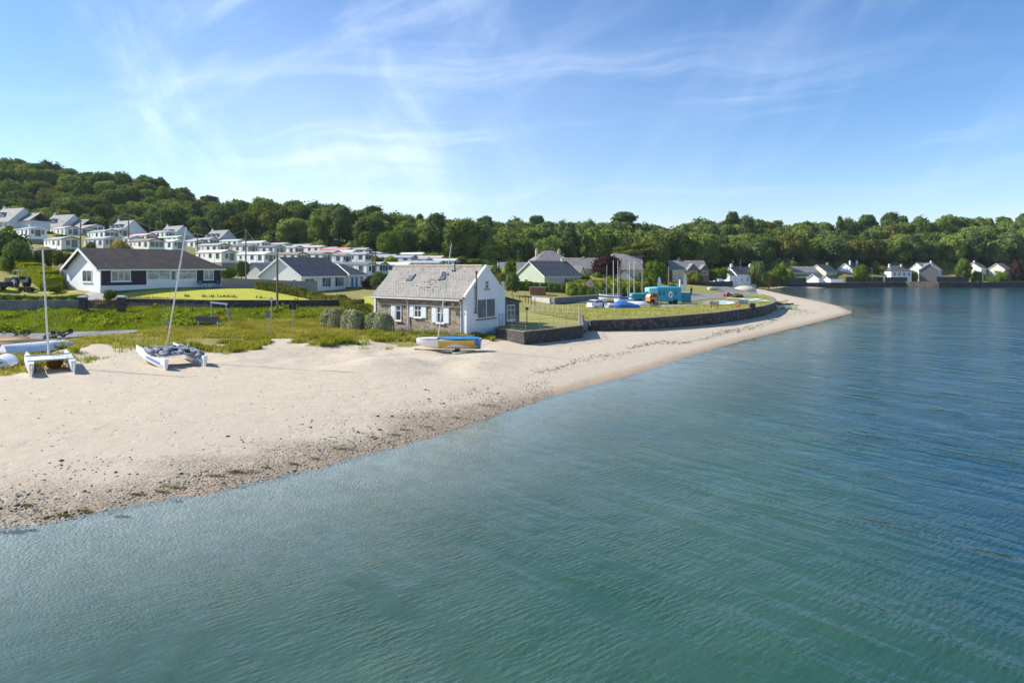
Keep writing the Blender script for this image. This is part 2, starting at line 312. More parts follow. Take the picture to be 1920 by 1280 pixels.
# zones (world polygons)
def reg(P): return GP(P)
DUNE=[reg(P) for P in [[(60,690),(150,670),(110,655),(150,635),(250,628),(420,616),(540,612),(640,614),(700,620),(760,622),(868,630),(905,632),(800,641),(690,641),(660,633),(560,629),(500,626),(420,633),(330,641),(300,652),(240,655),(170,650)],
  [(255,651),(330,648),(400,645),(480,632),(508,640),(490,655),(430,663),(340,661)],[(545,642),(600,631),(670,642),(675,648),(600,650)]]]
DUNEL=reg([(-90,660),(0,652),(90,655),(150,662),(140,672),(100,690),(40,712),(-90,712)])
BANK=reg([(-90,626),(20,624),(110,625),(230,622),(320,617),(390,610),(480,603),(600,598),(680,598),(700,578),(690,573),(500,578),(240,577),(160,580),(0,583),(-90,583)])
LAWNS=[reg(P) for P in [[(205,549),(250,546),(430,541),(486,542),(583,561),(583,561)],[(683,575),(684,556),(708,552),(708,575)],[(0,549),(0,539),(110,541),(150,549)],[(100,487),(100,480),(124,480),(124,487)]]]
LAWNS[0]=LAWNS[0][:-1]+[(-22,76.6),(-32,75.0),(-42.5,77.6)]
LAWNS+=[reg(P) for P in [[(1655,525),(1650,516),(1668,516),(1712,525)],[(1790,526),(1800,516),(1860,518),(1860,526)],[(1870,526),(1872,517),(1925,517),(1925,526)],[(1420,527),(1425,521),(1485,519),(1485,527)]]]
def zones(x,y):
    grass=np.where(inpoly(x,y,BEACH),0.,1.)*(sd(x,y)>0)
    e=(fbm(x*.5,y*.5,4)-.47)*2.2
    for P in DUNE:
        s=np.where(inpoly(x,y,P),1,-1)*segdist(x,y,P,True); grass=np.maximum(grass,ss(-.5,.8,s+e*1.6)*np.clip(.95+e*.5,0,1))
    s=np.where(inpoly(x,y,DUNEL),1,-1)*segdist(x,y,DUNEL,True); grass=np.maximum(grass,ss(-.4,.8,s+e*1.5)*.7)
    blow=(fbm(x*.33+40,y*.4+3,4)>.60)&(y<58)&(y>44)&(x>-26)&(x<-6); grass=np.where(blow,grass*.15,grass)
    lush=np.zeros_like(x); s=np.where(inpoly(x,y,BANK),1,-1)*segdist(x,y,BANK,True); lush=ss(-.5,1,s)
    lawn=np.zeros_like(x)
    for P in LAWNS: lawn=np.maximum(lawn,inpoly(x,y,P)*1.)
    return grass,lush,lawn
NR,NC=430,430
ty=np.linspace(0,1,NR); Yr=9.0*(430/9.0)**ty; Yr=np.concatenate([[-60,-20,0,4],Yr,[470,560,700,1000,1800,3800]])
tu=np.linspace(-1,1,NC); uu=1.25*(0.75*tu+.25*tu**3)
def gridmesh(name,Yr,uu,mat,zf,attrs=None,smooth=True):
    YY=np.repeat(Yr,len(uu)).reshape(len(Yr),-1); XX=np.maximum(np.abs(YY),26)*uu[None]
    XX=XX*np.where(YY>430,2.2,1)
    x=XX.ravel(); y=YY.ravel(); z=zf(x,y); v=np.c_[x,y,z]; nc=len(uu); nr=len(Yr)
    i=np.arange(nr-1)[:,None]*nc+np.arange(nc-1)[None]; i=i.ravel(); f=np.c_[i,i+1,i+nc+1,i+nc]
    m=mesh(name,v,f,mat); m.polygons.foreach_set('use_smooth',np.ones(len(m.polygons),bool))
    for k,a in (attrs(x,y) if attrs else {}).items():
        at=m.attributes.new(k,'FLOAT','POINT'); at.data.foreach_set('value',a.astype(np.float32))
    return link(name,m)
# ---- ground material
t=NT('ground_material'); ag=t.attr('grass').outputs['Fac']; al=t.attr('lush').outputs['Fac']; aw=t.attr('lawn').outputs['Fac']; ad=t.attr('shore').outputs['Fac']; awd=t.attr('wood').outputs['Fac']
n1=t.noise(.12,4); n2=t.noise(1.6,5,.65); n3=t.noise(14,4,.7); n4=t.noise(45,2)
sand=t.mix(t.rng(n2,.3,.7),(.46,.385,.275),(.56,.475,.355)); sand=t.mix(t.rng(n1,.35,.65,0,.6),sand,(.50,.425,.315))
sand=t.mix(t.rng(n3,.56,.78,0,.35),sand,(.30,.24,.17))
# rows of wrack along the tide lines, following the shore
dd=t.math('ADD',ad,t.math('MULTIPLY',t.noise(.25,5,.6),3.2))
wr=t.math('MULTIPLY',t.rng(t.math('ABSOLUTE',t.math('SUBTRACT',dd,5.4)),.0,.8,1,0),t.rng(t.noise(3.2,5,.75),.52,.66))
wr2=t.math('MULTIPLY',t.rng(t.math('ABSOLUTE',t.math('SUBTRACT',dd,9.5)),.0,.9,1,0),t.rng(t.noise(2.6,5,.75,t.mapv(loc=(5,3,0))),.55,.68))
sand=t.mix(t.math('MULTIPLY',t.math('MAXIMUM',wr,wr2),.75),sand,(.13,.10,.06))
# wet edge and pebbly strip
ng=t.noise(2.2,5,.7); wet=t.rng(t.math('ADD',ad,t.math('MULTIPLY',ng,.9)),.55,1.9,1,0)
sand=t.mix(wet,sand,(.38,.26,.15))
peb=t.attr('pebble').outputs['Fac']; vo=t.new('ShaderNodeTexVoronoi'); vo.inputs['Scale'].default_value=11; t.ln(t.tc.outputs['Object'],vo.inputs['Vector'])
vs=t.new('ShaderNodeSeparateColor'); t.ln(vo.outputs['Color'],vs.inputs[0]); pc=t.mix(vs.outputs[0],(.20,.165,.11),(.48,.39,.27)); pc=t.mix(t.rng(vo.outputs['Distance'],.34,.55,0,.6),pc,(.16,.12,.08))
pf=t.math('MULTIPLY',peb,t.rng(t.math('ADD',ng,t.math('MULTIPLY',vs.outputs[1],.25)),.42,.60)); sand=t.mix(pf,sand,pc)
weed=t.math('MULTIPLY',peb,t.rng(t.noise(1.1,6,.7,t.mapv(loc=(9,2,0))),.60,.68)); sand=t.mix(t.math('MULTIPLY',weed,.8),sand,(.13,.14,.035))
dry=t.mix(t.rng(n2,.32,.68),(.20,.19,.04),(.38,.31,.10)); dry=t.mix(t.rng(n3,.4,.75,0,.6),dry,(.10,.095,.03))
gr=t.mix(t.rng(t.noise(.07,5),.40,.75),dry,(.19,.19,.04)); gr=t.mix(al,gr,t.mix(n2,(.05,.085,.012),(.11,.17,.02)))
stripe=t.new('ShaderNodeTexWave'); stripe.inputs['Scale'].default_value=.22; t.ln(t.mapv(rot=(0,0,.6)),stripe.inputs['Vector']); stripe.inputs['Distortion'].default_value=.6
lw=t.mix(stripe.outputs[0],(.40,.40,.035),(.47,.45,.05)); lw=t.mix(t.rng(n2,.35,.7,0,.35),lw,(.28,.31,.03)); gr=t.mix(aw,gr,lw)
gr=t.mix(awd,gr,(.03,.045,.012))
edge=t.rng(t.math('ADD',ag,t.math('MULTIPLY',t.math('SUBTRACT',n3,.5),.7)),.35,.6)
sand=t.mix(t.rng(ad,-.5,.0,1,0),sand,t.mix(t.rng(n2,.35,.65,0,.7),(.44,.385,.29),(.26,.24,.17))); sand=t.mix(t.rng(ad,-9,-3,.9,0),sand,(.035,.06,.05)); col=t.mix(edge,sand,gr)
h=t.math('ADD',t.math('MULTIPLY',n2,.045),t.math('MULTIPLY',n3,.028)); h=t.math('ADD',h,t.math('MULTIPLY',n4,.008))
h=t.math('ADD',h,t.math('MULTIPLY',t.math('MULTIPLY',vo.outputs['Distance'],pf),-.05))
# footprints in the dry sand
fv=t.new('ShaderNodeTexVoronoi'); fv.inputs['Scale'].default_value=1.7; t.ln(t.mapv((1,.75,1)),fv.inputs['Vector']); h=t.math('ADD',h,t.rng(fv.outputs['Distance'],0,.2,-.028,0))
GM=t.done(t.prin(col,t.rng(wet,0,1,.95,.45),t.bump(h,1.0),.3))
def gattr(x,y):
    g,l,a=zones(x,y); d=sd(x,y)
    pb=ss(0,.3,d)*(1-ss(.8,3.4,d+ (fbm(x*.4,y*.4,3)-.45)*4))*(1-ss(-2,3,x-.0))*.8
    pb=np.maximum(pb,(d<0)*(d>-7)*.8)
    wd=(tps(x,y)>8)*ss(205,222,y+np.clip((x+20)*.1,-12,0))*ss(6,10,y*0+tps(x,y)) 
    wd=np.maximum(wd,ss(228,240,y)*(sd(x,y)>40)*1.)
    return dict(grass=g,lush=l,lawn=a,shore=d,pebble=pb,wood=wd)
gnd=gridmesh('ground',Yr,uu,GM,lambda x,y:ground(x,y).ravel(),gattr); gnd['kind']='structure'
# ---- water: a clear film over the shallows, teal then blue where it deepens
t=NT('water_material'); dp=t.attr('depth').outputs['Fac']
patch=t.noise(.09,5,.6); p2=t.noise(.35,4,.6)
body=t.mix(t.rng(t.math('ADD',dp,t.math('MULTIPLY',t.math('SUBTRACT',patch,.5),1.6)),.2,1.65),(.11,.165,.12),(.008,.066,.044))
ax=t.attr('deep').outputs['Fac']
body=t.mix(ax,body,(.004,.044,.062)); body=t.mix(t.rng(p2,.5,.72,0,.45),body,(.03,.075,.035))
wd=t.attr('weed').outputs['Fac']; body=t.mix(t.math('MULTIPLY',wd,t.rng(t.noise(.12,5,.6,t.mapv((1,2.5,1))),.30,.5)),body,(.012,.016,.008))
v1=t.mapv(rot=(0,0,R(-37))); 
def streak(rot,sx,sy,amp,det=3,loc=(0,0,0),ro=.55):
    v=t.mapv((sx,sy,1),src=t.mapv(rot=(0,0,R(rot)),loc=loc)); return t.math('MULTIPLY',t.noise(1,det,ro,v,.25),amp)
def band(vec,scale,dist,dscale,amp,prof='SIN'):
    wv=t.new('ShaderNodeTexWave',wave_type='BANDS',bands_direction='X',wave_profile=prof); t.ln(vec,wv.inputs['Vector']); wv.inputs['Scale'].default_value=scale; wv.inputs['Distortion'].default_value=dist; wv.inputs['Detail'].default_value=3; wv.inputs['Detail Scale'].default_value=dscale
    return t.math('MULTIPLY',wv.outputs[0],amp)
big=t.math('ADD',streak(-37,1.0,.16,.115,1),band(v1,.24,4,.18,.008)); mid=streak(-44,2.4,.45,.06,1,(3,1,0)); sm=t.math('ADD',streak(48,8,1.6,.026,2),band(t.mapv(rot=(0,0,R(55))),1.9,7,.9,.003))
ampm=t.rng(t.noise(.16,3),.35,.62,.30,1.1); am2=t.rng(t.noise(.21,3,.5,t.mapv(loc=(7,7,0))),.35,.62,.35,1.2); sh=t.rng(dp,.02,.9,.10,1)
rip=t.noise(7.5,3,.6,t.mapv((1,.55,1),rot=(0,0,R(40))))
gm=t.rng(streak(-38,.85,.13,1,2,(11,5,0)),.36,.64,.5,1.55); sm=t.math('MULTIPLY',sm,gm); rip=t.math('MULTIPLY',rip,gm)
h=t.math('ADD',t.math('MULTIPLY',t.math('ADD',big,mid),ampm),t.math('MULTIPLY',sm,am2)); h=t.math('ADD',h,t.math('MULTIPLY',rip,.018)); h=t.math('ADD',h,t.math('MULTIPLY',t.noise(1.6,2),.03)); h=t.math('MULTIPLY',h,sh)
nr=t.bump(h,1.0)
ps=t.prin(body,t.rng(gm,.2,1.9,.04,.16),nr,.5,0,IOR=1.33)
tr=t.new('ShaderNodeBsdfTransparent'); tr.inputs[0].default_value=(.86,.95,.93,1); gl=t.new('ShaderNodeBsdfGlossy'); gl.inputs['Roughness'].default_value=.07; t.ln(nr,gl.inputs['Normal'])
fr=t.new('ShaderNodeFresnel'); fr.inputs['IOR'].default_value=1.33; t.ln(nr,fr.inputs['Normal'])
geo=t.new('ShaderNodeNewGeometry'); film=t.new('ShaderNodeMixShader'); t.ln(t.math('MULTIPLY',fr.outputs[0],t.math('SUBTRACT',1.,geo.outputs['Backfacing'])),film.inputs[0]); t.ln(tr.outputs[0],film.inputs[1]); t.ln(gl.outputs[0],film.inputs[2])
mx=t.new('ShaderNodeMixShader'); t.ln(t.rng(dp,0,1.4,.06,1),mx.inputs[0]); t.ln(film.outputs[0],mx.inputs[1]); t.ln(ps,mx.inputs[2])
WM=t.done(mx.outputs[0])
WEEDP=GP([(1470,592),(1560,593),(1600,584),(1598,575),(1540,570),(1640,566),(1720,570),(1790,573),(1900,580),(1760,588),(1640,590),(1560,604),(1460,614)])
WEEDP=[Wz(a,b,0) for a,b in [(1440,612),(1530,603),(1600,590),(1600,583),(1560,570),(1640,567),(1720,569),(1800,573),(1880,580),(1780,588),(1700,585),(1640,593),(1560,610),(1480,618)]]
def wattr(x,y):
    d=np.maximum(-sd(x,y),0); dep=1.6*(1-np.exp(-d/11)); wk=np.where(inpoly(x,y,WEEDP),1,-1)*segdist(x,y,WEEDP,True)
    return dict(depth=dep,weed=ss(-2,5,wk),deep=ss(3,13,x-.16*y+ (fbm(x*.06,y*.06,3)-.45)*6)*ss(4,20,d))
Yw=np.concatenate([[-60,-20,0,5],9.0*(320/9.0)**np.linspace(0,1,330),[345,420]])
water=gridmesh('water',Yw,1.25*tu[::2],WM,lambda x,y:np.zeros_like(x),wattr); water['kind']='structure'
# ---- sheets
def sheet(name,P,z,mat,thick=0,kind='structure',zoff=.05,tri=False):
    """polygon sheet; z=None drapes it over the ground"""
    if z is None:
        v=[(x,y,gz(x,y)+zoff) for x,y in P]
    else: v=[(x,y,z) for x,y in P]
    o=link(name,mesh(name,v,[tuple(range(len(P)))],mat)); o['kind']=kind; return o
def strip(name,A,B,mat,zoff=.06,n=40,across=5):
    def rs(P,n):
        P=[Vector((p[0],p[1],0)) for p in P]; L=[0]
        for i in range(1,len(P)): L.append(L[-1]+(P[i]-P[i-1]).length)
        r=[]
        for k in range(n):
            s=L[-1]*k/(n-1); i=max(j for j in range(len(P)) if L[j]<=s+1e-9); i=min(i,len(P)-2); f=(s-L[i])/max(L[i+1]-L[i],1e-9); r.append(P[i].lerp(P[i+1],f))
        return r
    a=rs(A,n); b=rs(B,n); v=[];f=[]
    for i in range(n):
        for j in range(across+1):
            p=a[i].lerp(b[i],j/across); v.append((p.x,p.y,gz(p.x,p.y)+zoff))
    c=across+1
    for i in range(n-1):
        for j in range(across): f.append((i*c+j,i*c+j+1,(i+1)*c+j+1,(i+1)*c+j))
    o=link(name,mesh(name,v,f,mat)); o['kind']='structure'; return o
t=NT('asphalt_material'); n=t.noise(.5,4); n2=t.noise(30,3); ASPH=t.done(t.prin(t.mix(t.rng(t.math('ADD',t.math('MULTIPLY',n,.7),t.math('MULTIPLY',n2,.3)),.35,.65),(.13,.125,.125),(.24,.235,.235)),.9,t.bump(n2,.01)))
strip('road',GP([(-90,623),(0,624),(130,624),(262,621)]),GP([(-90,642),(60,641),(130,634),(264,624)]),ASPH,.08)
t=NT('terrace_grass_material'); n=t.noise(.35,5,.6); n2=t.noise(9,4,.7); c=t.mix(t.rng(n,.35,.65),(.21,.23,.03),(.38,.33,.08)); c=t.mix(t.rng(n2,.4,.75,0,.6),c,(.12,.12,.035)); TG=t.done(t.prin(c,.95,t.bump(n2,.05)))
sheet('grass_terrace',TER,TZ,TG); sheet('yard_lawn',YARD,1.93,TG)
t=NT('gravel_material'); n=t.noise(25,3,.8); c=t.mix(t.rng(n,.3,.7),(.27,.25,.24),(.42,.40,.38)); GRAVEL=t.done(t.prin(c,.95,t.bump(n,.02)))
strip('driveway',GP([(162,575),(160,552),(176,545)]),GP([(222,575),(206,551),(212,545.5)]),GRAVEL,.05,16)
# coast road on the spit
ra=[Wz(a,b,TZ) for a,b in [(1030,569),(1120,565.5),(1220,559),(1290,551)]]+[(48,146),(50,165),(66,215)]
rb=[Wz(a,b,TZ) for a,b in [(1030,572),(1120,569),(1220,566),(1300,564),(1340,560)]]+[(47,128),(56,150),(60,170),(74,215)]
strip('coast_road',ra,rb,ASPH,.10,60)
strip('gravel_path',[Wz(a,b,TZ) for a,b in [(1230,572),(1300,568),(1345,562)]],[Wz(a,b,TZ) for a,b in [(1240,576),(1320,571),(1400,564)]],GRAVEL,.07,30)
# sandy edge of the terrace path
# ---------------------------------------------------------------- vegetation
def cards(c,nrm,size,jit=.6,r=rng,asp=1.):
    n=len(c); nn=nrm+r.normal(0,jit,(n,3)); nn/=np.linalg.norm(nn,axis=1)[:,None]+1e-9
    a=np.cross(nn,r.normal(0,1,(n,3))); a/=np.linalg.norm(a,axis=1)[:,None]+1e-9; b=np.cross(nn,a)
    s=(size*r.uniform(.6,1.3,n))[:,None] if np.isscalar(size) else (size*r.uniform(.6,1.3,n))[:,None]
    a=a*s*.5; b=b*s*.5*asp
    bend=nn*s*.12
    v=np.stack([c-a-b*.6,c+a*.7-b,c+a+b*.7-bend,c-a*.6+b],1).reshape(-1,3); f=np.arange(4*n).reshape(-1,4)
    return v,f
def joinvf(L):
    vs=[];fs=[];k=0
    for v,f in L: vs.append(v); fs.append(f+k); k+=len(v)
    return np.concatenate(vs),np.concatenate(fs)
def core(c,r,seg=8,rg=5,j=.12):
    u=np.arange(seg)*2*np.pi/seg; a=np.linspace(.15,np.pi-.15,rg+1); A,U=np.meshgrid(a,u,indexing='ij')
    q=1+rng.uniform(-j,j,A.shape); v=np.stack([c[0]+r[0]*q*np.sin(A)*np.cos(U),c[1]+r[1]*q*np.sin(A)*np.sin(U),c[2]+r[2]*q*np.cos(A)],-1).reshape(-1,3)
    f=[(i*seg+k,(i+1)*seg+k,(i+1)*seg+(k+1)%seg,i*seg+(k+1)%seg) for i in range(rg) for k in range(seg)]
    return v,np.array(f)
def crown(name,mat,rad,h,z0,nl=26,nc=4200,cs=.62,top=.0,flat=1.,lr=(.30,.46),low=-.75):
    """crown of overlapping leaf masses: rad radius, from z0 to h"""
    zc=(z0+h)/2; rz=(h-z0)/2; L=[]; lob=[]
    for i in range(nl):
        ph=rng.uniform(0,2*np.pi); cz_=rng.uniform(low,1); s=np.sqrt(max(0,1-cz_**2*.85)); k=rng.uniform(.52,.74)
        c=np.array([rad*k*s*math.cos(ph)*(1-top*max(cz_,0)),rad*k*s*math.sin(ph)*(1-top*max(cz_,0)),zc+rz*.70*cz_]); r=rad*rng.uniform(*lr)
        lob.append((c,np.array([r,r,r*flat*min(1,rz/rad+.1)])))
    lob.append((np.array([0,0,zc]),np.array([rad*.55,rad*.55,rz*.6])))
    per=max(20,nc//len(lob))
    for c,r in lob:
        d=rng.normal(0,1,(per,3)); d[:,2]=d[:,2]*.9+.25; d/=np.linalg.norm(d,axis=1)[:,None]
        p=c+d*r*rng.uniform(.80,1.28,(per,1)); keep=np.ones(per,bool)
        for c2,r2 in lob:
            keep&=(((p-c2)/(r2*.8))**2).sum(1)>1
        p=p[keep]; 
        if len(p): L.append(cards(p,d[keep],cs,.55))
        L.append(core(c,r*.80))
    v,f=joinvf(L); return mesh(name,v,f,mat)
def trunk(name,mat,h,r,sp,n=6,lean=.1):
    b=MB(); b.tube([(0,0,-.6),(0,0,h*.25),(lean,0,h*.6),(lean*2,lean,h)],r,8,r*.45)
    for i in range(n):
        a=2*math.pi*i/n+random.uniform(-.4,.4); z=h*random.uniform(.45,.9); s=sp*random.uniform(.5,.9)
        b.tube([(lean,0,z),(lean+math.cos(a)*s*.5,math.sin(a)*s*.5,z+s*.35),(lean+math.cos(a)*s,math.sin(a)*s,z+s*.8)],r*.38,5,r*.12)
    return mesh(name,b.v,b.f,mat)
BARK=plain('bark',(.11,.085,.06),.95,.35,2,.03)
LF_MID=leafm('leaves_mid_green',(.080,.125,.034),(.25,.30,.07),.28,.3,.75)
LF_DARK=leafm('leaves_dark_green',(.068,.108,.044),(.16,.21,.065),.25,.3,.5)
LF_LIGHT=leafm('leaves_light_green',(.08,.13,.022),(.15,.21,.035),.3,.3,.4)
LF_OLIVE=leafm('leaves_olive',(.10,.115,.025),(.19,.19,.045),.2,.35,.5)
LF_YEL=leafm('leaves_yellow_green',(.20,.24,.02),(.32,.34,.03),.3,1.2,.2)
LF_COP=leafm('leaves_copper',(.035,.018,.02),(.07,.03,.03),.15,.4,.2)
LF_HEDGE=leafm('clipped_hedge_leaves',(.07,.12,.015),(.14,.20,.025),.2,1.2,.2)
LF_GREY=leafm('grey_green_leaves',(.20,.22,.10),(.50,.50,.30),.2,3,.2)
LF_BANK=leafm('bank_leaves',(.11,.155,.014),(.33,.37,.035),.3,.5,.2)
LF_TAN=leafm('dry_grass_leaves',(.36,.26,.09),(.52,.40,.16),.3,1.5,.2)
def make_tree(name,label,cat,crownmesh,trunkmesh,loc=(0,0,0),s=1,sz=None,rz=None,group=None):
    e=empty(name,loc,rz if rz is not None else random.uniform(0,6.28),label,cat,group)
    e.scale=(s,s,sz or s); link('trunk',trunkmesh,e); link('crown',crownmesh,e); return e
C1=crown('crown_broad',LF_MID,5.4,12.5,2.0,38,5000,.58,lr=(.20,.42)); C2=crown('crown_round',LF_MID,4.8,11.5,1.5,18,4200,.55,lr=(.36,.52)); C3=crown('crown_tall',LF_DARK,4.4,14,2,24,4400,.58,top=.3)
C4=crown('crown_open',LF_OLIVE,5.4,11.5,3,30,4200,.60,lr=(.22,.36)); C5=crown('crown_dark',LF_DARK,5.2,12.5,1.5,32,4800,.58,lr=(.18,.48))
C6=crown('crown_conifer',LF_DARK,3.0,16,1,34,3600,.50,top=.95,lr=(.20,.34))
TK=trunk('trunk_broad',BARK,8,.32,3.2); TK2=trunk('trunk_slim',BARK,10,.22,1.5,4); TKB=trunk('trunk_shrub',BARK,1.8,.10,.8,5)
# the wood on the hills: nearest and highest trees one by one, the rest one mass
def wood_ok(x,y):
    px=960+F*x/y
    y0=np.interp(px,[-400,0,200,330,480,560,700,900,1100,1200,1300,1500,1700,1920,2300],[222,232,244,258,250,234,224,214,224,232,244,278,294,300,306])
    y1=np.interp(px,[-400,0,300,600,900,1920,2300],[345,345,340,332,325,345,350])
    return (y>y0)&(y<y1)&(px>-330)&(px<2230),y-y0,y0,y1,px
pts=[]; tries=0
cell={}
while tries<26000:
    tries+=1; y=random.uniform(205,350); x=random.uniform(-.98,.98)*y
    ok,dy,y0,y1,px=wood_ok(np.array(x),np.array(y))
    if not ok: continue
    sp_=7.4
    k=(int(x//8),int(y//8)); bad=False
    for a in (-1,0,1):
        for b in (-1,0,1):
            for q in cell.get((k[0]+a,k[1]+b),()):
                if (q[0]-x)**2+(q[1]-y)**2<sp_**2: bad=True
    if bad: continue
    cell.setdefault(k,[]).append((x,y)); pts.append((x,y,float(dy),float(px),float(y1)-y))
P=np.array(pts); zg=ground(P[:,0],P[:,1],False)
hts=rng.uniform(.74,1.24,len(P))
# how large each shows: nearest rows first, then the ones whose tops rise over those in front
topy=HZ-(zg+12.5*hts-HC)/P[:,1]*F
vis=np.zeros(len(P))
o=np.argsort(P[:,1]); sky_=np.full(2600,700.)
for i in o:
    a=int(P[i,3]+320-20); b=a+40; a=max(a,0); seg=sky_[a:b]
    if len(seg)==0: continue
    vis[i]=np.clip(seg-topy[i],0,60).mean()
    bottom=topy[i]+25; sky_[a:b]=np.minimum(seg,topy[i]+3)
inframe=(P[:,3]>-25)&(P[:,3]<1945)
rank=np.argsort(-(vis+inframe*1000)); chosen=set(rank[:284].tolist())
protos=[('broadleaf_tree',C1,TK),('broadleaf_tree',C2,TK),('broadleaf_tree',C3,TK),('broadleaf_tree',C4,TK),('broadleaf_tree',C5,TK),('conifer_tree',C6,TK2)]
WT=[0.30,.24,.14,.12,.16,.04]
desc={0:'broad mid-green tree',1:'rounded green tree',2:'tall dark tree',3:'olive-green open tree',4:'dense dark tree',5:'narrow dark conifer'}
def zone_of(px,dy,back):
    if px<520: z='on the hill behind the caravans'
    elif px<1230: z='in the wood behind the village'
    else: z='in the wood above the far shore'
    return z, ('at the foot of the wood' if dy<9 else 'on the skyline' if back<14 else 'midway up')
rest=[]
for i in range(len(P)):
    x,y,dy,px,back=P[i]; k=int(rng.choice(6,p=np.array(WT)/sum(WT)))
    if px<460 and dy>25 and k in(2,4,5): k=int(rng.choice([1,3,0]))
    s=rng.uniform(.80,1.22); 
    if i not in chosen: rest.append((x,y,zg[i],s,k)); continue
    nm,cm,tm=protos[k]; z,pos=zone_of(px,dy,back)
    e=make_tree(nm,'%s %s, %s'%(desc[k],pos,z),'tree',cm,tm,(x,y,zg[i]-.3),s*1.08,float(hts[i]),group='trees of the wood')
print('wood',len(P),'individual',len(chosen))
# remaining trees: one mass
mc=bpy.data.collections.new('wood_sources')
for j,cmx in enumerate([C1,C2,C4,C5]):
    oo=bpy.data.objects.new('crown_source',cmx); mc.objects.link(oo)
rm=mesh('wood_mass',[(a[0],a[1],a[2]-.3) for a in rest],[],LF_MID); ro=link('woodland',rm); tag(ro,'dense mass of treetops filling the back of the wood','woodland',None,'stuff')
ng_=bpy.data.node_groups.new('wood_scatter','GeometryNodeTree'); ng_.interface.new_socket('Geometry',in_out='INPUT',socket_type='NodeSocketGeometry'); ng_.interface.new_socket('Geometry',in_out='OUTPUT',socket_type='NodeSocketGeometry')
gi=ng_.nodes.new('NodeGroupInput'); go=ng_.nodes.new('NodeGroupOutput'); ip=ng_.nodes.new('GeometryNodeInstanceOnPoints'); m2p=ng_.nodes.new('GeometryNodeMeshToPoints'); ci=ng_.nodes.new('GeometryNodeCollectionInfo'); ci.inputs['Collection'].default_value=mc; ci.inputs['Separate Children'].default_value=True; ci.inputs['Reset Children'].default_value=True
rv=ng_.nodes.new('FunctionNodeRandomValue'); rv.data_type='FLOAT'; rv.inputs[2].default_value=.85; rv.inputs[3].default_value=1.2
rr=ng_.nodes.new('FunctionNodeRandomValue'); rr.data_type='FLOAT_VECTOR'; rr.inputs[0].default_value=(0,0,0); rr.inputs[1].default_value=(0,0,6.28)
L=ng_.links.new; L(gi.outputs[0],m2p.inputs[0]); L(m2p.outputs[0],ip.inputs['Points']); L(ci.outputs[0],ip.inputs['Instance']); ip.inputs['Pick Instance'].default_value=True
L(rv.outputs[1],ip.inputs['Scale']); L(rr.outputs[0],ip.inputs['Rotation']); L(ip.outputs[0],go.inputs[0])
md=ro.modifiers.new('scatter','NODES'); md.node_group=ng_
# single trees that stand out
def tree_at(px,pyb,Y,hpx,wpx,cm,tm,cr,ch,name,label,cat='tree',z=None):
    X,_,Z=W(px,pyb,Y); Z=gz(X,Y) if z is None else z
    top=HC-(hpx-HZ)/F*Y; s=(wpx/F*Y)/(2*cr); sz=max(.2,(top-Z)/ch); e=make_tree(name,label,cat,cm,tm,(X,Y,Z-.1),s,sz); return e
CL=crown('crown_light',LF_LIGHT,5.,11,1.5,22,4600,.42,lr=(.32,.46)); CB=crown('crown_bush',LF_HEDGE,2.,3.2,.1,14,2200,.22,lr=(.4,.55)); CD=crown('crown_dark_bush',LF_DARK,2.,3.4,.1,14,2200,.22,lr=(.4,.55))
CCOP=crown('crown_copper',LF_COP,5,10,1,24,4200,.45,lr=(.28,.42)); COV=crown('crown_olive_bush',LF_OLIVE,2,3.2,.1,14,2000,.22,lr=(.4,.55)); CTAN=crown('crown_tan',LF_TAN,2,3.,.1,12,2000,.22,lr=(.4,.6)); CYE=crown('crown_yellow_bush',LF_YEL,2,3.2,.1,14,2200,.2,lr=(.4,.55))
CSM=crown('crown_clipped',LF_DARK,1.6,4.2,.3,30,3600,.15,lr=(.45,.6))
def layered(name,mat,pads,nc,cs):
    L=[]
    for (x,y,z,r,t) in pads:
        d=rng.normal(0,1,(nc,3)); d[:,2]=np.abs(d[:,2])*.6+.0; d/=np.linalg.norm(d,axis=1)[:,None]; p=np.array([x,y,z])+d*np.array([r,r,t])*rng.uniform(.5,1.08,(nc,1)); L.append(cards(p,d,cs,.5)); L.append(core((x,y,z),(r*.7,r*.7,t*.6)))
    v,f=joinvf(L); return mesh(name,v,f,mat)
pads=[(a_*math.cos(b_),a_*.8*math.sin(b_),3.2+8.5*c_,random.uniform(1.7,2.7),1.0) for a_,b_,c_ in [((6-3.4*q_)*random.uniform(.3,.95),random.uniform(0,6.28),q_) for q_ in [random.random()**.8 for i in range(52)]]]
CPINE=layered('crown_pine',LF_DARK,pads,130,.5)
pads2=[(random.uniform(-6,6),random.uniform(-5,5),4+random.uniform(-1.5,5),random.uniform(2.2,3.4),.8) for i in range(18)]
CCED=layered('crown_cedar',LF_OLIVE,pads2,260,.5)
TKT=trunk('trunk_tall',BARK,9,.4,4.5,8)
tree_at(1172,430,300,397,72,CPINE,TKT,6.5,12.3,'pine_tree','large flat-topped pine rising above the skyline of the wood',z=gz(53,300)+4)
tree_at(1195,516,200,450,90,CCED,TKT,7.5,10,'cedar_tree','wide layered cedar behind the flagpoles and the village roofs')
tree_at(1137,520,168,478,58,CCOP,TK,5,10,'copper_beech','dark purple copper tree between the village roofs')
tree_at(1226,545,135,492,46,CL,TK,5,11,'light_green_tree','round light green tree behind the turquoise catering trailer')
tree_at(731,486,190,436,48,CL,TK,5,11,'light_green_tree','bright yellow-green tree at the wood edge above the caravans')
tree_at(960,545,110,510,26,CSM,TKB,1.6,4.2,'clipped_bush','dark egg-shaped clipped tree on a short trunk beside the footpath')
tree_at(959,515,135,490,27,CL,TK,5,11,'light_green_tree','small light green tree just above the dark egg-shaped one')
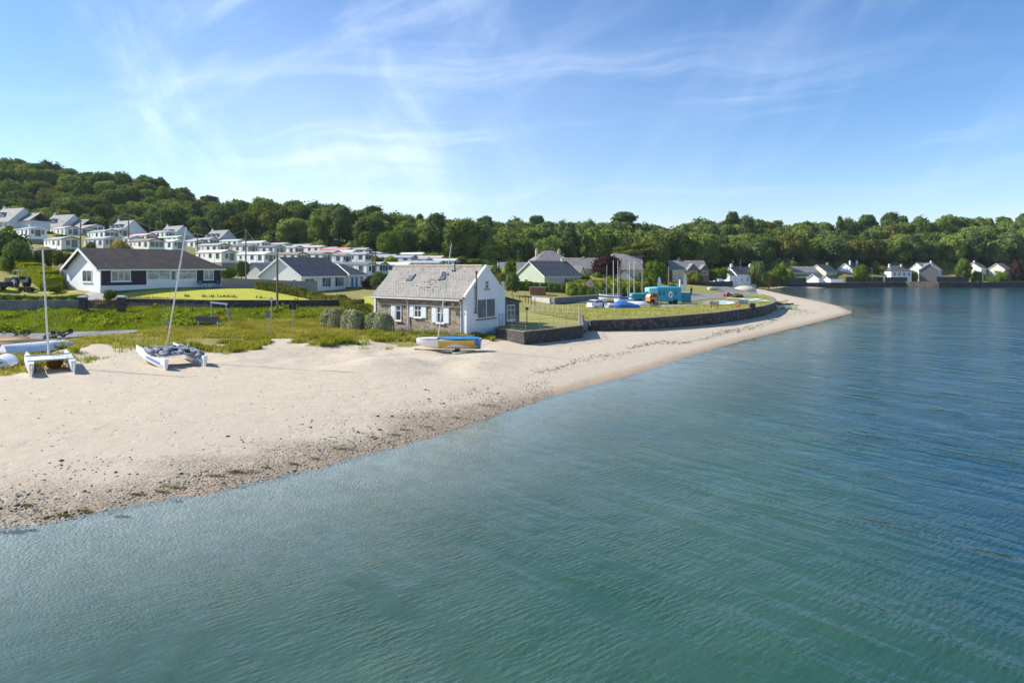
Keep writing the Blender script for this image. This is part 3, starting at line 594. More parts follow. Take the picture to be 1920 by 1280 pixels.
tree_at(928,543,125,500,26,CD,TKB,2,3.4,'dark_bush','dark rounded shrub behind the white gable of the stone cottage')
tree_at(942,545,122,508,26,COV,TKB,2,3.2,'olive_bush','yellow-green shrub between the pale gate and the dark clipped tree')
tree_at(453,520,118,489,27,CSM,TKB,1.6,4.2,'clipped_conifer','dark clipped rounded conifer between the two white bungalows')
tree_at(428,523,112,502,30,CB,TKB,2,3.2,'green_bush','low green shrub behind the right end of the dark-roofed bungalow')
tree_at(20,487,100,438,66,CD,TKB,2,3.4,'dark_hedge_tree','tall dark evergreen shrub below the leftmost caravan')
tree_at(30,515,95,455,44,CD,TKB,2,3.4,'dark_shrub','dark blue-green shrub left of the white car')
tree_at(82,500,100,462,28,COV,TKB,2,3.2,'garden_shrub','sparse yellow-green garden tree in front of the white car')
tree_at(118,495,104,470,30,COV,TKB,2,3.2,'garden_shrub','olive shrub at the left end of the dark tiled roof')
tree_at(228,474,128,452,30,CTAN,TKB,2,3.,'pampas_bush','tan pampas grass clump in front of the caravans')
tree_at(212,474,128,459,18,CTAN,TKB,2,3.,'pampas_bush','small tan pampas clump left of the larger one')
tree_at(170,474,126,455,20,CD,TKB,2,3.4,'dark_bush','dark shrub by the caravans above the black roof')
tree_at(709,506,165,478,24,COV,TKB,2,3.2,'olive_bush','olive tree among the caravans left of the stone cottage')
tree_at(732,506,163,481,28,CYE,TKB,2,3.2,'yellow_bush','yellow-green tree among the caravans left of the stone cottage')
tree_at(858,503,175,480,30,COV,TKB,2,3.2,'olive_bush','dark-olive shrub right of the tall leaning mast of the dinghy')
tree_at(890,505,175,485,34,CB,TKB,2,3.2,'green_bush','green shrub at the wood edge behind the cottage ridge')
tree_at(1052,512,150,494,30,CB,TKB,2,3.2,'green_tree','green tree in front of the hipped roof house')
tree_at(1035,512,150,498,22,CB,TKB,2,3.2,'green_tree','small green tree over the dark roof of the pale green bungalow')
tree_at(1085,540,140,510,40,COV,TKB,2,3.2,'olive_bush','olive tree in front of the cream walled terrace')
tree_at(690,545,118,520,26,CCOP,TKB,5,10,'red_shrub','dark red shrub beside the bay end of the grey-roofed bungalow')
tree_at(712,540,116,512,30,CD,TKB,2,3.4,'dark_shrub','dark shrub between the bungalow and the stone cottage')
tree_at(101,546,80,532,24,COV,TKB,2,3.2,'garden_bush','dark low bush in front of the white gable of the bungalow')
tree_at(207,553,76,543,22,CB,TKB,2,3.2,'garden_bush','small bright green bush behind the right gate pillar')
for px,pb,Y,pt,wp,cm,nm,lb in [(1300,533,185,508,30,COV,'garden_tree','olive garden tree before the brown stone house'),(1325,530,200,504,34,COV,'garden_tree','grey-green garden tree left of the white cottage'),(1348,528,215,503,34,CB,'garden_tree','green tree beside the white cottage by the bay'),(1362,522,230,498,22,COV,'garden_tree','olive tree behind the white cottage'),(1420,528,225,496,34,CD,'garden_tree','dark rounded tree right of the white cottage'),(1442,528,232,506,24,COV,'garden_tree','green shrub right of the dark rounded tree'),(1462,524,240,500,26,CB,'garden_tree','light green shrub in the field by the far wall'),(1478,527,250,504,24,CYE,'garden_tree','yellow-green shrub left of the long grey-roofed house'),
  (1614,520,262,497,26,CB,'garden_tree','conical green tree before the two-chimney house'),(1655,515,278,497,22,COV,'garden_tree','pale bush between the two-chimney house and the hipped bungalow'),(1713,519,275,505,14,COV,'garden_palm','small palm-like tree right of the hipped white bungalow'),(1807,516,280,487,28,CL,'garden_tree','yellow-green tree between the dormer house and the white gabled bungalow'),(1832,516,280,506,22,COV,'garden_shrub','reddish-green shrub below the white gabled bungalow'),(1875,505,300,480,32,COV,'garden_tree','grey-brown tree behind the two bungalows at the far right'),(1912,518,285,488,30,CCOP,'garden_tree','dark copper tree at the right edge of the shore'),(1880,518,278,509,22,CB,'garden_shrub','low green shrub before the rightmost bungalow'),(1240,530,170,510,26,COV,'garden_tree','grey-green tree right of the light green tree'),(1205,532,150,512,22,CD,'dark_bush','dark shrub behind the bright hedge near the flagpoles')]:
    r_={'CL':5}.get('',2); 
    if cm in (CL,CCOP): tree_at(px,pb,Y,pt,wp,cm,TK,5,11 if cm is CL else 10,nm,lb)
    else: tree_at(px,pb,Y,pt,wp,cm,TKB,2,3.3,nm,lb)
# understorey: low bushes along the foot of the wood and between gardens
def bushes(name,label,cat,pts,mat,cs=.35,r0=(1.2,2.2),h0=(1,2),n=90,kind='stuff'):
    L=[]
    for x,y in pts:
        r=random.uniform(*r0); h=random.uniform(*h0); z=gz(x,y); d=rng.normal(0,1,(n,3)); d[:,2]=np.abs(d[:,2]); d/=np.linalg.norm(d,axis=1)[:,None]
        L.append(cards(np.array([x,y,z])+d*np.array([r,r,h])*rng.uniform(.8,1.1,(n,1)),d,cs,.5)); L.append(core((x,y,z),(r*.85,r*.85,h*.85),8,4))
    v,f=joinvf(L); o=link(name,mesh(name,v,f,mat)); return tag(o,label,cat,None,kind)
fp=[]
for i in range(260):
    px=random.uniform(-60,1980); y0=float(wood_ok(np.array((px-960)/F*250),np.array(250.))[2]); y=y0+random.uniform(-4,7); fp.append(((px-960)/F*y,y))
bushes('undergrowth','shrubs and brambles along the foot of the wood','undergrowth',fp,LF_MID,.5,(2,3.6),(2,4.5),110)
gp=[]
for i in range(170):
    px=random.uniform(1000,1920); y=random.uniform(150,235) if px<1450 else random.uniform(262,284); X=(px-960)/F*y
    if sd(np.array([X]),np.array([y]))[0]>14 and not (1270<px<1450 and y<222): gp.append((X,y))
bushes('garden_shrubs','mixed garden shrubs around the village houses','shrubs',gp,LF_HEDGE,.35,(.8,1.8),(.6,1.6),60)
cp_=[]
for i in range(150):
    px=random.uniform(-20,900); y=random.uniform(122,205); cp_.append(((px-960)/F*y,y))
bushes('caravan_park_shrubs','low shrubs between the rows of caravans','shrubs',cp_,LF_HEDGE,.35,(.8,1.6),(.4,.9),60)
# hedges
def hedge(name,label,P,wd,h,mat,cs=.16,dens=60,cat='hedge',round_=.1,lump=.08,z0=None,parentless=True):
    L=[]; cb_=MB()
    for i in range(len(P)-1):
        a=np.array(P[i],float); b=np.array(P[i+1],float); l=np.linalg.norm(b-a); u=(b-a)/l; nv=np.array([-u[1],u[0]])
        k=max(int(l/1.2),1)
        for j in range(k):
            p=a+(b-a)*j/k; q=a+(b-a)*(j+1)/k; hh=(h(*p) if callable(h) else h)*(1+random.uniform(-lump,lump)); z=gz(*p) if z0 is None else z0; zq=gz(*q) if z0 is None else z0
            w2=wd/2*.88; vv=[(*(p-nv*w2),z-.3),(*(q-nv*w2),zq-.3),(*(q+nv*w2),zq-.3),(*(p+nv*w2),z-.3),(*(p-nv*w2),z+hh*.93),(*(q-nv*w2),zq+hh*.93),(*(q+nv*w2),zq+hh*.93),(*(p+nv*w2),z+hh*.93)]
            cb_.add(vv,[(0,3,2,1),(4,5,6,7),(0,1,5,4),(1,2,6,5),(2,3,7,6),(3,0,4,7)])
            ls=np.linalg.norm(q-p); h_=hh; area=ls*(wd+2*h_); n=int(area*dens); s=rng.uniform(0,1,n); t_=rng.uniform(0,wd+2*h_,n)
            side=np.where(t_<h_,-1,np.where(t_<h_+wd,0,1)); off=np.where(side==0,t_-h_-wd/2,side*wd/2); zz_=np.where(side==0,hh,np.where(side<0,t_,t_-h_-wd))
            off=off*(1-round_*(zz_/h_)**3)+rng.normal(0,.03,n); base=p[None]+(q-p)[None]*s[:,None]+nv[None]*off[:,None]; zb=z+(zq-z)*s
            nrm=np.c_[nv[None]*side[:,None],(side==0)*1.]; L.append(cards(np.c_[base,zb+zz_+rng.normal(0,.04,n)],nrm,cs,.5))
    L.append((np.array(cb_.v),np.array(cb_.f))); v,f=joinvf(L); o=link(name,mesh(name,v,f,mat)); return tag(o,label,cat)
hedge('clipped_hedge','long dark clipped hedge on the grey garden wall, left of the wooden gate',[Wz(a,560,4.0) for a in (-90,20,80,157)],1.5,1.0,LF_HEDGE,.16,70)
hedge('garden_hedge','bright yellow-green hedge running uphill beside the tractor',[G(100,545)[:2],G(78,528)[:2],G(40,511)[:2],G(-30,500)[:2]],2.2,1.7,LF_YEL,.2,60,lump=.15)
hedge('lawn_hedge','long olive hedge along the right side of the bright lawn',[tuple(G(484,542)[:2]),tuple(G(583,560)[:2]),Wz(678,563,3.9)],1.3,1.0,LF_OLIVE,.16,80,lump=.18)
hedge('court_hedge','bright clipped hedge behind the ball court',[W(a,0,118)[:2] for a in (1062,1120,1190,1215)],2.5,lambda x,y:HC-31/F*118-gz(x,y),LF_YEL,.25,26)
hedge('court_hedge','dark ivy-covered hedge behind the green court fence',[W(a,0,113)[:2] for a in (1068,1130,1200)],1.0,lambda x,y:HC-38/F*113-gz(x,y),LF_HEDGE,.22,34)
hedge('far_hedge','bright hedge behind the first court hedge',[W(a,0,132)[:2] for a in (1062,1130,1190)],2,lambda x,y:HC-25/F*132-gz(x,y),LF_YEL,.25,22)
hedge('bungalow_hedge','olive hedge in front of the pale green bungalow',[W(a,0,122)[:2] for a in (972,1010,1062)],1.6,1.5,LF_HEDGE,.25,26)
# three clipped cushions beside the cottage
def cushion(px0,px1,pyt,pyb,label,Y):
    X0=(px0-960)/F*Y; X1=(px1-960)/F*Y; r=(X1-X0)/2; c=((X0+X1)/2,Y+r*.5); z=gz(*c); zt=HC-(pyt-HZ)/F*Y; h=zt-z
    n=5200; d=rng.normal(0,1,(n,3)); d[:,2]=np.abs(d[:,2]); sg=np.sign(d)*np.abs(d)**.62; sg/=(np.abs(sg)**3.2).sum(1)[:,None]**(1/3.2)
    p=sg*np.array([r,r*.62,h])*rng.uniform(.94,1.04,(n,1)); 
    L=[cards(p,d/np.linalg.norm(d,axis=1)[:,None],.13,.5)]; u=d[:400]; cv,cf=core((0,0,h*.02),(r*.93,r*.57,h*.9),18,8,.03)
    cv=np.sign(cv)*np.abs(cv); L.append((cv,cf)); v,f=joinvf(L); o=link('clipped_shrub',mesh('clipped_shrub',v,f,LF_GREY)); o.location=(c[0],c[1],z); o.rotation_euler=(0,0,R(-32)); tag(o,label,'shrub','clipped shrubs beside the cottage')
cushion(596,646,579,612,'grey-green clipped rounded shrub, farthest from the stone cottage',65)
cushion(635,683,583,613,'grey-green clipped rounded shrub in the middle of three',63.5)
cushion(678,737,587,616,'clipped rounded shrub touching the stone cottage wall, the right of three',62.5)
for px,py,lb in [(738,608,'bright green fern bush left of the cottage downpipe'),(802,607,'bright green fern bush under the cottage windows')]:
    X,Y=Wz(px,py+3,1.6); e=make_tree('fern_bush',lb,'bush',mesh('crown_fern',*joinvf([cards(rng.normal(0,.28,(420,3))*np.array([1,1,.7])+np.array([0,0,.45]),rng.normal(0,1,(420,3)),.2,.5,asp=.4)]),LF_YEL),trunk('trunk_fern',BARK,.4,.03,.2,3),(X,Y,gz(X,Y)))
# grass: dune grass, bank growth, rough grass
def scatter(P,n,dens=None):
    A=np.array(P); lo=A.min(0); hi=A.max(0); x=rng.uniform(lo[0],hi[0],n); y=rng.uniform(lo[1],hi[1],n); k=inpoly(x,y,P); return x[k],y[k]
def blades(x,y,h,wd,r=rng,lean=.5,z=None):
    n=len(x); z=ground(x,y) if z is None else z; a=r.uniform(0,6.28,n); hh=h*r.uniform(.5,1.2,n); l=hh*lean*r.uniform(.2,1,n); b=r.uniform(0,6.28,n); w_=wd*r.uniform(.7,1.3,n)
    dx=np.cos(a)*w_; dy=np.sin(a)*w_; lx=np.cos(b)*l; ly=np.sin(b)*l
    v=np.stack([np.c_[x-dx,y-dy,z-.02],np.c_[x+dx,y+dy,z-.02],np.c_[x+lx*.4+dx*.7,y+ly*.4+dy*.7,z+hh*.6],np.c_[x+lx,y+ly,z+hh]],1).reshape(-1,3)
    return v,np.arange(4*n).reshape(-1,4)
LF_DUNE=leafm('dune_grass_blades',(.21,.22,.03),(.50,.42,.12),.35,.5,.05)
LF_DUNE2=leafm('green_dune_blades',(.16,.20,.02),(.36,.36,.06),.35,.8,.05)
LL=[]
for P,n in ((DUNE[0],90000),(DUNE[1],34000),(DUNE[2],26000),(DUNEL,42000)):
    x,y=scatter(P,n); g,l,a=zones(x,y); k=(g>.35)&(rng.random(len(x))<g*np.clip((fbm(x*.9,y*.9,3)-.25)*3,0.1,1)); LL.append(blades(x[k],y[k],.30,.022))
v,f=joinvf(LL); tag(link('dune_grass',mesh('dune_grass',v,f,LF_DUNE)),'dry yellow-green dune grass between the road and the sand','grass',None,'stuff')
LL=[]
for P,n in ((DUNE[1],26000),(DUNE[2],26000),(reg([(690,622),(760,624),(900,633),(800,641),(690,640)]),30000),(reg([(90,668),(110,648),(150,662),(140,672)]),9000),(reg([(870,630),(930,634),(925,640),(850,641)]),7000)):
    x,y=scatter(P,n); k=(fbm(x*.8+5,y*.8,3)>.47); LL.append(blades(x[k],y[k],.42,.03))
tx=rng.uniform(-34,0,900); tyy=rng.uniform(39,60,900); kd=inpoly(tx,tyy,BEACH)&(segdist(tx,tyy,DUNE[0],True)<2.6)&(rng.random(900)<.5)
for a_,b_ in zip(tx[kd],tyy[kd]): n_=int(rng.integers(12,46)); LL.append(blades(rng.normal(a_,.22,n_),rng.normal(b_,.2,n_),.26,.022))
v,f=joinvf(LL); tag(link('marram_grass',mesh('marram_grass',v,f,LF_DUNE2)),'green tufts of marram grass at the edge of the sand','grass',None,'stuff')
RO=reg([(255,624),(330,612),(480,602),(700,597),(708,626),(560,634),(300,633)]); x,y=scatter(RO,52000); v,f=blades(x,y,.3,.026); tag(link('rough_grass',mesh('rough_grass',v,f,LF_DUNE)),'rough yellowing grass between the bank and the dunes','grass',None,'stuff')
x,y=scatter(BANK,70000); k=inpoly(x,y,BANK); LLg=[blades(x,y,.28,.035)]
bx,by=scatter(BANK,1500)
for q in range(len(bx)):
    if (fbm(np.array([bx[q]*.3]),np.array([by[q]*.3]),3)[0]<.42): continue
    r=random.uniform(.35,.95)*(1.25 if by[q]<64 else .95 if by[q]<68 else .75); h=r*random.uniform(.5,.9); n=46; d=rng.normal(0,1,(n,3)); d[:,2]=np.abs(d[:,2]); d/=np.linalg.norm(d,axis=1)[:,None]; z=gz(bx[q],by[q])
    LLg.append(cards(np.array([bx[q],by[q],z])+d*np.array([r,r,h])*rng.uniform(.8,1.15,(n,1)),d,.2,.6)); LLg.append(core((bx[q],by[q],z-.05),(r*.8,r*.8,h*.8),7,4))
v,f=joinvf(LLg); tag(link('bank_vegetation',mesh('bank_vegetation',v,f,LF_BANK)),'lush bright green brambles and grass on the roadside bank','vegetation',None,'stuff')
P=reg([(-60,579),(240,573),(700,573),(700,581),(240,580),(-60,585)]); x,y=scatter(P,26000); v,f=blades(x,y,.24,.03); tag(link('seeding_grass',mesh('seeding_grass',v,f,LF_TAN)),'pale seeding grass along the foot of the garden wall','grass',None,'stuff')
Pt=TER; x,y=scatter(Pt,60000); k=segdist(x,y,Pt,True)>.3; ra_=np.array(ra+rb[::-1]); k&=~inpoly(x,y,ra+rb[::-1]); x,y=x[k],y[k]; v,f=blades(x,y,.13,.03,z=np.full(len(x),TZ)); tag(link('terrace_turf',mesh('terrace_turf',v,f,leafm('turf_blades',(.20,.22,.025),(.42,.37,.08),.3,.4,.05))),'short yellowing turf on the terrace above the sea wall','grass',None,'stuff')
# weeds on the top of the lawn wall, orange flowers, amber bush
P=reg([(240,562),(560,563),(560,560),(240,559)]); x,y=scatter(P,5000); k=fbm(x*.5,y*.5,2)>.42; v,f=blades(x[k],y[k],.35,.05); tag(link('wall_weeds',mesh('wall_weeds',v,f,LF_OLIVE)),'dark weeds along the top of the lawn wall','weeds',None,'stuff')
g=G(103,690); e=make_tree('amber_bush','rusty amber bush growing between the hulls of the grounded catamaran','bush',mesh('crown_amber',*joinvf([cards(rng.normal(0,.33,(900,3))*np.array([1.2,.8,.55])+np.array([0,0,.35]),rng.normal(0,1,(900,3)),.13,.5,asp=.3),core((0,0,.25),(.55,.4,.3))]),leafm('amber_leaves',(.30,.15,.02),(.45,.27,.04),.3,2,.1)),trunk('trunk_amber',BARK,.3,.03,.2,3),g)
g=G(412,604); make_tree('orange_flowers','orange flowers growing behind the navy bench','flowers',mesh('crown_flowers',*joinvf([cards(rng.normal(0,.3,(90,3))*np.array([1.3,.6,.4])+np.array([0,0,.5]),rng.normal(0,1,(90,3)),.09,.5)]),plain('orange_petals',(.65,.25,.02))),trunk('trunk_flowers',LF_BANK,.6,.02,.4,8),g)
# ---------------------------------------------------------------- shore stones, wrack
def ico():
    p=(1+5**.5)/2; v=np.array([(-1,p,0),(1,p,0),(-1,-p,0),(1,-p,0),(0,-1,p),(0,1,p),(0,-1,-p),(0,1,-p),(p,0,-1),(p,0,1),(-p,0,-1),(-p,0,1)],float); v/=np.linalg.norm(v[0])
    f=np.array([(0,11,5),(0,5,1),(0,1,7),(0,7,10),(0,10,11),(1,5,9),(5,11,4),(11,10,2),(10,7,6),(7,1,8),(3,9,4),(3,4,2),(3,2,6),(3,6,8),(3,8,9),(4,9,5),(2,4,11),(6,2,10),(8,6,7),(9,8,1)]); return v,f
iv,if_=ico()
def stones(name,label,x,y,smin,smax,mat,flat=.55,sink=.3,pw=2.2,cat='stones'):
    n=len(x); z=ground(x,y); s=smin+(smax-smin)*rng.random(n)**pw*1.; a=rng.uniform(0,6.28,n); v=iv[None]*rng.uniform(.75,1.2,(n,12,1)); sc=np.stack([s,s*rng.uniform(.6,1,n),s*flat*rng.uniform(.6,1.1,n)],1); v=v*sc[:,None]
    c,q=np.cos(a)[:,None],np.sin(a)[:,None]; X=v[...,0]*c-v[...,1]*q; Y=v[...,0]*q+v[...,1]*c
    V=np.stack([X+x[:,None],Y+y[:,None],v[...,2]+(z+s*flat*(1-sink)-s*flat*.4)[:,None]],-1).reshape(-1,3); Fc=(if_[None]+12*np.arange(n)[:,None,None]).reshape(-1,3)
    m=mesh(name,V,Fc,mat); m.polygons.foreach_set('use_smooth',np.ones(len(m.polygons),bool)); o=link(name,m); return tag(o,label,cat,None,'stuff')
t=NT('pebble_material'); oi=t.new('ShaderNodeNewGeometry'); n=t.new('ShaderNodeTexVoronoi'); n.inputs['Scale'].default_value=3.1; t.ln(t.tc.outputs['Object'],n.inputs['Vector']); cr=t.new('ShaderNodeValToRGB'); t.ln(oi.outputs['Random Per Island'],cr.inputs[0])
e=cr.color_ramp.elements; 
for c_ in range(4): e.new(.5)
for i,c_ in enumerate([(.09,.08,.06),(.19,.17,.13),(.28,.24,.18),(.36,.31,.25),(.17,.18,.19),(.46,.42,.36)]): e[i].position=i/5; e[i].color=c_+(1,)
PEB=t.done(t.prin(cr.outputs[0],.8,t.bump(t.noise(40,3),.01)))
A=rng.uniform(-17,4,130000); B=rng.uniform(15,46,130000); d=sd(A,B); nz_=(fbm(A*.45,B*.45,3)-.45)
k=(d>-.25)&(rng.random(len(A))<np.clip(1-(d-.2+nz_*8)/3.0,0.0,1)**1.3*.5)&(A<2.5)
stones('shore_pebbles','grey and brown pebbles strewn along the near waterline',A[k],B[k],.014,.06,PEB,pw=3.2)
A=rng.uniform(-17,2,2600); B=rng.uniform(15,42,2600); d=sd(A,B); k=(d>-.1)&(d<4+2*(rng.random(len(A))))
stones('shore_stones','larger dark stones scattered on the shingle strip',A[k][:120],B[k][:120],.04,.11,plain('dark_stone',(.10,.095,.08),.8,.4,3,.02),.5,pw=3)
A=rng.uniform(-40,14,3500); B=rng.uniform(20,58,3500); d=sd(A,B); k=(d>3)&inpoly(A,B,BEACH)
stones('beach_debris','small dark bits of debris scattered over the sand',A[k],B[k],.012,.06,plain('driftwood_dark',(.09,.07,.05),.9,.4,3),.4,pw=4,cat='debris')
# weed clumps along the shingle
cl=[]
for px,py,w_ in [(30,978,1.0),(60,975,.4),(120,953,.8),(160,945,.7),(230,948,.6),(330,905,.8),(300,912,.5),(335,924,.35),(405,887,.7),(460,878,1.1),(440,880,.6),(640,836,.9),(700,817,.6),(740,810,.7),(550,862,.5),(590,853,.5),(860,778,.7),(912,757,1.0),(800,795,.5),(760,802,.6),(500,870,.4),(258,918,.6),(85,958,.5),(52,943,.5)]:
    X,Y=Wz(px,py,.25); n=int(130*w_); c=np.c_[rng.normal(X,.20*w_*Y/20,n),rng.normal(Y,.08*w_*Y/20,n)]; z=ground(c[:,0],c[:,1])
    cl.append(cards(np.c_[c,z+rng.uniform(.01,.04,n)],np.tile([0,0,1.],(n,1)),.06,.35,asp=.5))
v,f=joinvf(cl); tag(link('green_weed',mesh('green_weed',v,f,leafm('green_weed_leaves',(.12,.12,.035),(.25,.23,.06),.2,3,.05))),'clumps of green seaweed stranded on the shingle','seaweed',None,'stuff')
wl_=[]
for (a,b),n in ((((1180,646),(1330,625)),300),(((1330,625),(1440,598)),400),(((1440,598),(1520,578)),260),(((1300,655),(1420,620)),120),(((1000,690),(1180,650)),160)):
    for i in range(n):
        s=random.random(); px=a[0]+(b[0]-a[0])*s+random.gauss(0,6); py=a[1]+(b[1]-a[1])*s+random.gauss(0,1.1)+2.2*math.sin(px*.05); X,Y=Wz(px,py,.8); wl_.append((X,Y))
wl_=np.array(wl_); z=ground(wl_[:,0],wl_[:,1]); k=sd(wl_[:,0],wl_[:,1])>.5; v,f=cards(np.c_[wl_,z+.03][k],np.tile([0,0,1.],(k.sum(),1)),.17,.3,asp=.4); tag(link('wrack_line',mesh('wrack_line',v,f,plain('dry_wrack',(.10,.075,.045),.9,.4,3))),'broken lines of dry brown seaweed on the spit sand','seaweed',None,'stuff')
# ---------------------------------------------------------------- buildings
def fpt(face,a,o,z,Lx,Wy):
    return {'F':(a,-o,z),'B':(a,Wy+o,z),'L':(-o,a,z),'R':(Lx+o,a,z)}[face]
def fbox(b,face,a0,a1,o0,o1,z0,z1,Lx,Wy):
    p=fpt(face,a0,o0,z0,Lx,Wy); q=fpt(face,a1,o1,z1,Lx,Wy)
    return b.box(min(p[0],q[0]),max(p[0],q[0]),min(p[1],q[1]),max(p[1],q[1]),p[2],q[2])
def window(par,face,a0,a1,z0,z1,Lx,Wy,frame=None,glass=None,cols=2,top=0,sill=True,fw=.07,name='window',pane=True,sillm=None):
    frame=frame or TRIM; glass=glass or GLASS; b=MB(); f=lambda *k:fbox(b,face,*k,Lx,Wy)
    f(a0,a1,.0,.06,z0,z0+fw); f(a0,a1,.0,.06,z1-fw,z1); f(a0,a0+fw,.0,.06,z0+fw,z1-fw); f(a1-fw,a1,.0,.06,z0+fw,z1-fw)
    w_=(a1-a0-2*fw)
    for i in range(1,cols): x=a0+fw+w_*i/cols; f(x-fw*.4,x+fw*.4,.0,.055,z0+fw,z1-fw)
    if top: zt=z1-fw-(z1-z0)*top; f(a0+fw,a1-fw,.0,.05,zt-fw*.4,zt+fw*.4)
    if not pane:
        o=b.build(name,frame,par); p=MB(); fbox(p,face,a0+fw,a1-fw,.006,.02,z0+fw,z1-fw,Lx,Wy); p.build('pane',glass,o); return o
    o=b.build(name,frame,par)
    p=MB(); fbox(p,face,a0+fw,a1-fw,.006,.02,z0+fw,z1-fw,Lx,Wy); p.build('pane',glass,o)
    if sill: p=MB(); fbox(p,face,a0-.08,a1+.08,.0,.14,z0-.09,z0-.005,Lx,Wy); p.build('sill',sillm or TRIM,o)
    return o
def door(par,face,a0,a1,z0,z1,Lx,Wy,mat,frame=None):
    b=MB(); fbox(b,face,a0,a1,0,.05,z0,z1,Lx,Wy); o=b.build('door',mat,par)
    p=MB(); fbox(p,face,a0+.14,a1-.14,.052,.06,z0+1.0,z1-.15,Lx,Wy); p.build('pane',GLASS,o)
    p=MB(); fbox(p,face,a1-.14,a1-.09,.05,.11,z0+.95,z0+1.05,Lx,Wy); p.build('handle',METG,o); return o
def walls(b,Lx,Wy,H,Rr,hL,hR,f=1.2,ridge=None):
    m=Wy/2 if ridge is None else ridge
    b.box(0,Lx,0,Wy,-f,H)
    if hL<=0: b.ext([(0,0,H),(0,Wy,H),(0,m,H+Rr)],(.25,0,0))
    if hR<=0: b.ext([(Lx-.25,0,H),(Lx-.25,Wy,H),(Lx-.25,m,H+Rr)],(.25,0,0))
def roofmb(Lx,Wy,H,Rr,o=.35,og=.3,hL=0,hR=0,t=.13,lift=.02):
    b=MB(); m=Wy/2; k=Rr/m; z0=H-o*k+lift; zr=H+Rr+lift
    ol=o if hL>0 else og; orr=o if hR>0 else og; xl=hL if hL>0 else -og; xr=Lx-hR if hR>0 else Lx+og; v=(0,0,t)
    b.ext([(-ol,-o,z0),(Lx+orr,-o,z0),(xr,m,zr),(xl,m,zr)],v); b.ext([(Lx+orr,Wy+o,z0),(-ol,Wy+o,z0),(xl,m,zr),(xr,m,zr)],v)
    if hL>0: b.ext([(-ol,Wy+o,z0),(-ol,-o,z0),(xl,m,zr)],v)
    if hR>0: b.ext([(Lx+orr,-o,z0),(Lx+orr,Wy+o,z0),(xr,m,zr)],v)
    return b
def house(name,label,cat,loc,rz,Lx,Wy,H,Rr,wm,rm,hL=0,hR=0,wins=(),chim=(),og=.25,o=.3,trim=True,group=None,doors=(),glass=None,dorm=(),sx=1):
    e=empty(name,loc,rz,label,cat,group)
    b=MB(); walls(b,Lx,Wy,H,Rr,hL,hR,2.0); b.build('wall',wm,e)
    r=roofmb(Lx,Wy,H,Rr,o,og,hL,hR).build('roof',rm,e)
    for (cx,cyy,ch) in chim: p=MB(); p.box(cx-.35,cx+.35,cyy-.25,cyy+.25,H+Rr*.4,H+Rr+ch); p.box(cx-.42,cx+.42,cyy-.32,cyy+.32,H+Rr+ch,H+Rr+ch+.1); p.tube([(cx-.15,cyy,H+Rr+ch+.1),(cx-.15,cyy,H+Rr+ch+.4)],.1,8); p.tube([(cx+.15,cyy,H+Rr+ch+.1),(cx+.15,cyy,H+Rr+ch+.4)],.1,8); p.build('chimney',wm,r)
    if trim:
        g=MB(); k=Rr/(Wy/2); zf=H-o*k
        g.box(-(.0),Lx,-o-.1,-o+.0,zf-.06,zf+.06); g.build('gutter',TRIM,r)
        for end,h_ in ((-og,hL),(Lx+og,hR)):
            if h_<=0:
                q=MB(); x0=end-.03 if end<0 else end-.02
                for s in (0,1):
                    ya=-o if s==0 else Wy+o
                    q.ext([(x0,ya,zf-.14),(x0,ya,zf+.03),(x0,Wy/2,H+Rr+.03),(x0,Wy/2,H+Rr-.14)],(.05,0,0))
                q.build('bargeboard',TRIM,r)
    for wdw in wins: window(e,*wdw[:5],Lx,Wy,**(wdw[5] if len(wdw)>5 else {}),glass=glass)
    for d in doors: door(e,*d[:5],Lx,Wy,d[5])
    for (dx,dw) in dorm:   # gabled dormers on the front slope
        k=Rr/(Wy/2); y0=Wy*.12; z0=H+y0*k; zt=z0+1.1; ye=Wy*.12+ (1.1+dw*.35)/k
        d=MB(); d.box(dx-dw/2,dx+dw/2,y0,ye,z0-.2,zt); d.ext([(dx-dw/2,y0,zt),(dx+dw/2,y0,zt),(dx,y0,zt+dw*.42)],(0,ye-y0,0)); do=d.build('dormer',wm,e)
        q=MB(); 
        for s in (-1,1): q.ext([(dx+s*(dw/2+.15),y0-.15,zt-.12),(dx,y0-.15,zt+dw*.42+.02),(dx,y0-.15,zt+dw*.42+.12),(dx+s*(dw/2+.15),y0-.15,zt-.02)],(0,ye-y0+.4,0))
        q.build('dormer_roof',rm,do); q=MB(); q.box(dx-dw*.32,dx+dw*.32,y0-.03,y0-.01,z0+.15,zt-.1); q.build('pane',glass or GLASS,do)
    return e
# --- the stone cottage on the beach
STONE=stone('cottage_rubble_stone',[(.30,.21,.13),(.52,.41,.28),(.42,.33,.23),(.60,.50,.37),(.34,.24,.16),(.49,.38,.26),(.27,.22,.17)],(.40,.34,.26),3.6,.04,1.9)
GSTONE=stone('grey_rubble_stone',[(.10,.09,.085),(.19,.17,.15),(.13,.12,.11),(.24,.21,.18)],(.12,.11,.10),2.6,.04,1.8)
cot=empty('stone_cottage',(-13.1,65.8,1.38),R(-32.5),'stone cottage with white gable, slate roof and white shutters on the beach','cottage')
CL_,CW,CH,CR=10.8,6.2,3.42,2.6
b=MB(); b.box(.0,CL_-.45,0,CW,-1.2,CH); b.ext([(0,0,CH),(0,CW,CH),(0,CW/2,CH+CR)],(.3,0,0)); b.build('stone_wall',STONE,cot)
WR=plain('gable_white_render',(.82,.82,.81),.8,.13,.6,.010)
XG=CL_-.22
b=MB(); b.box(CL_-.46,XG,-.018,CW+.018,-1.2,CH-.02); b.build('gable_return',WR,cot)
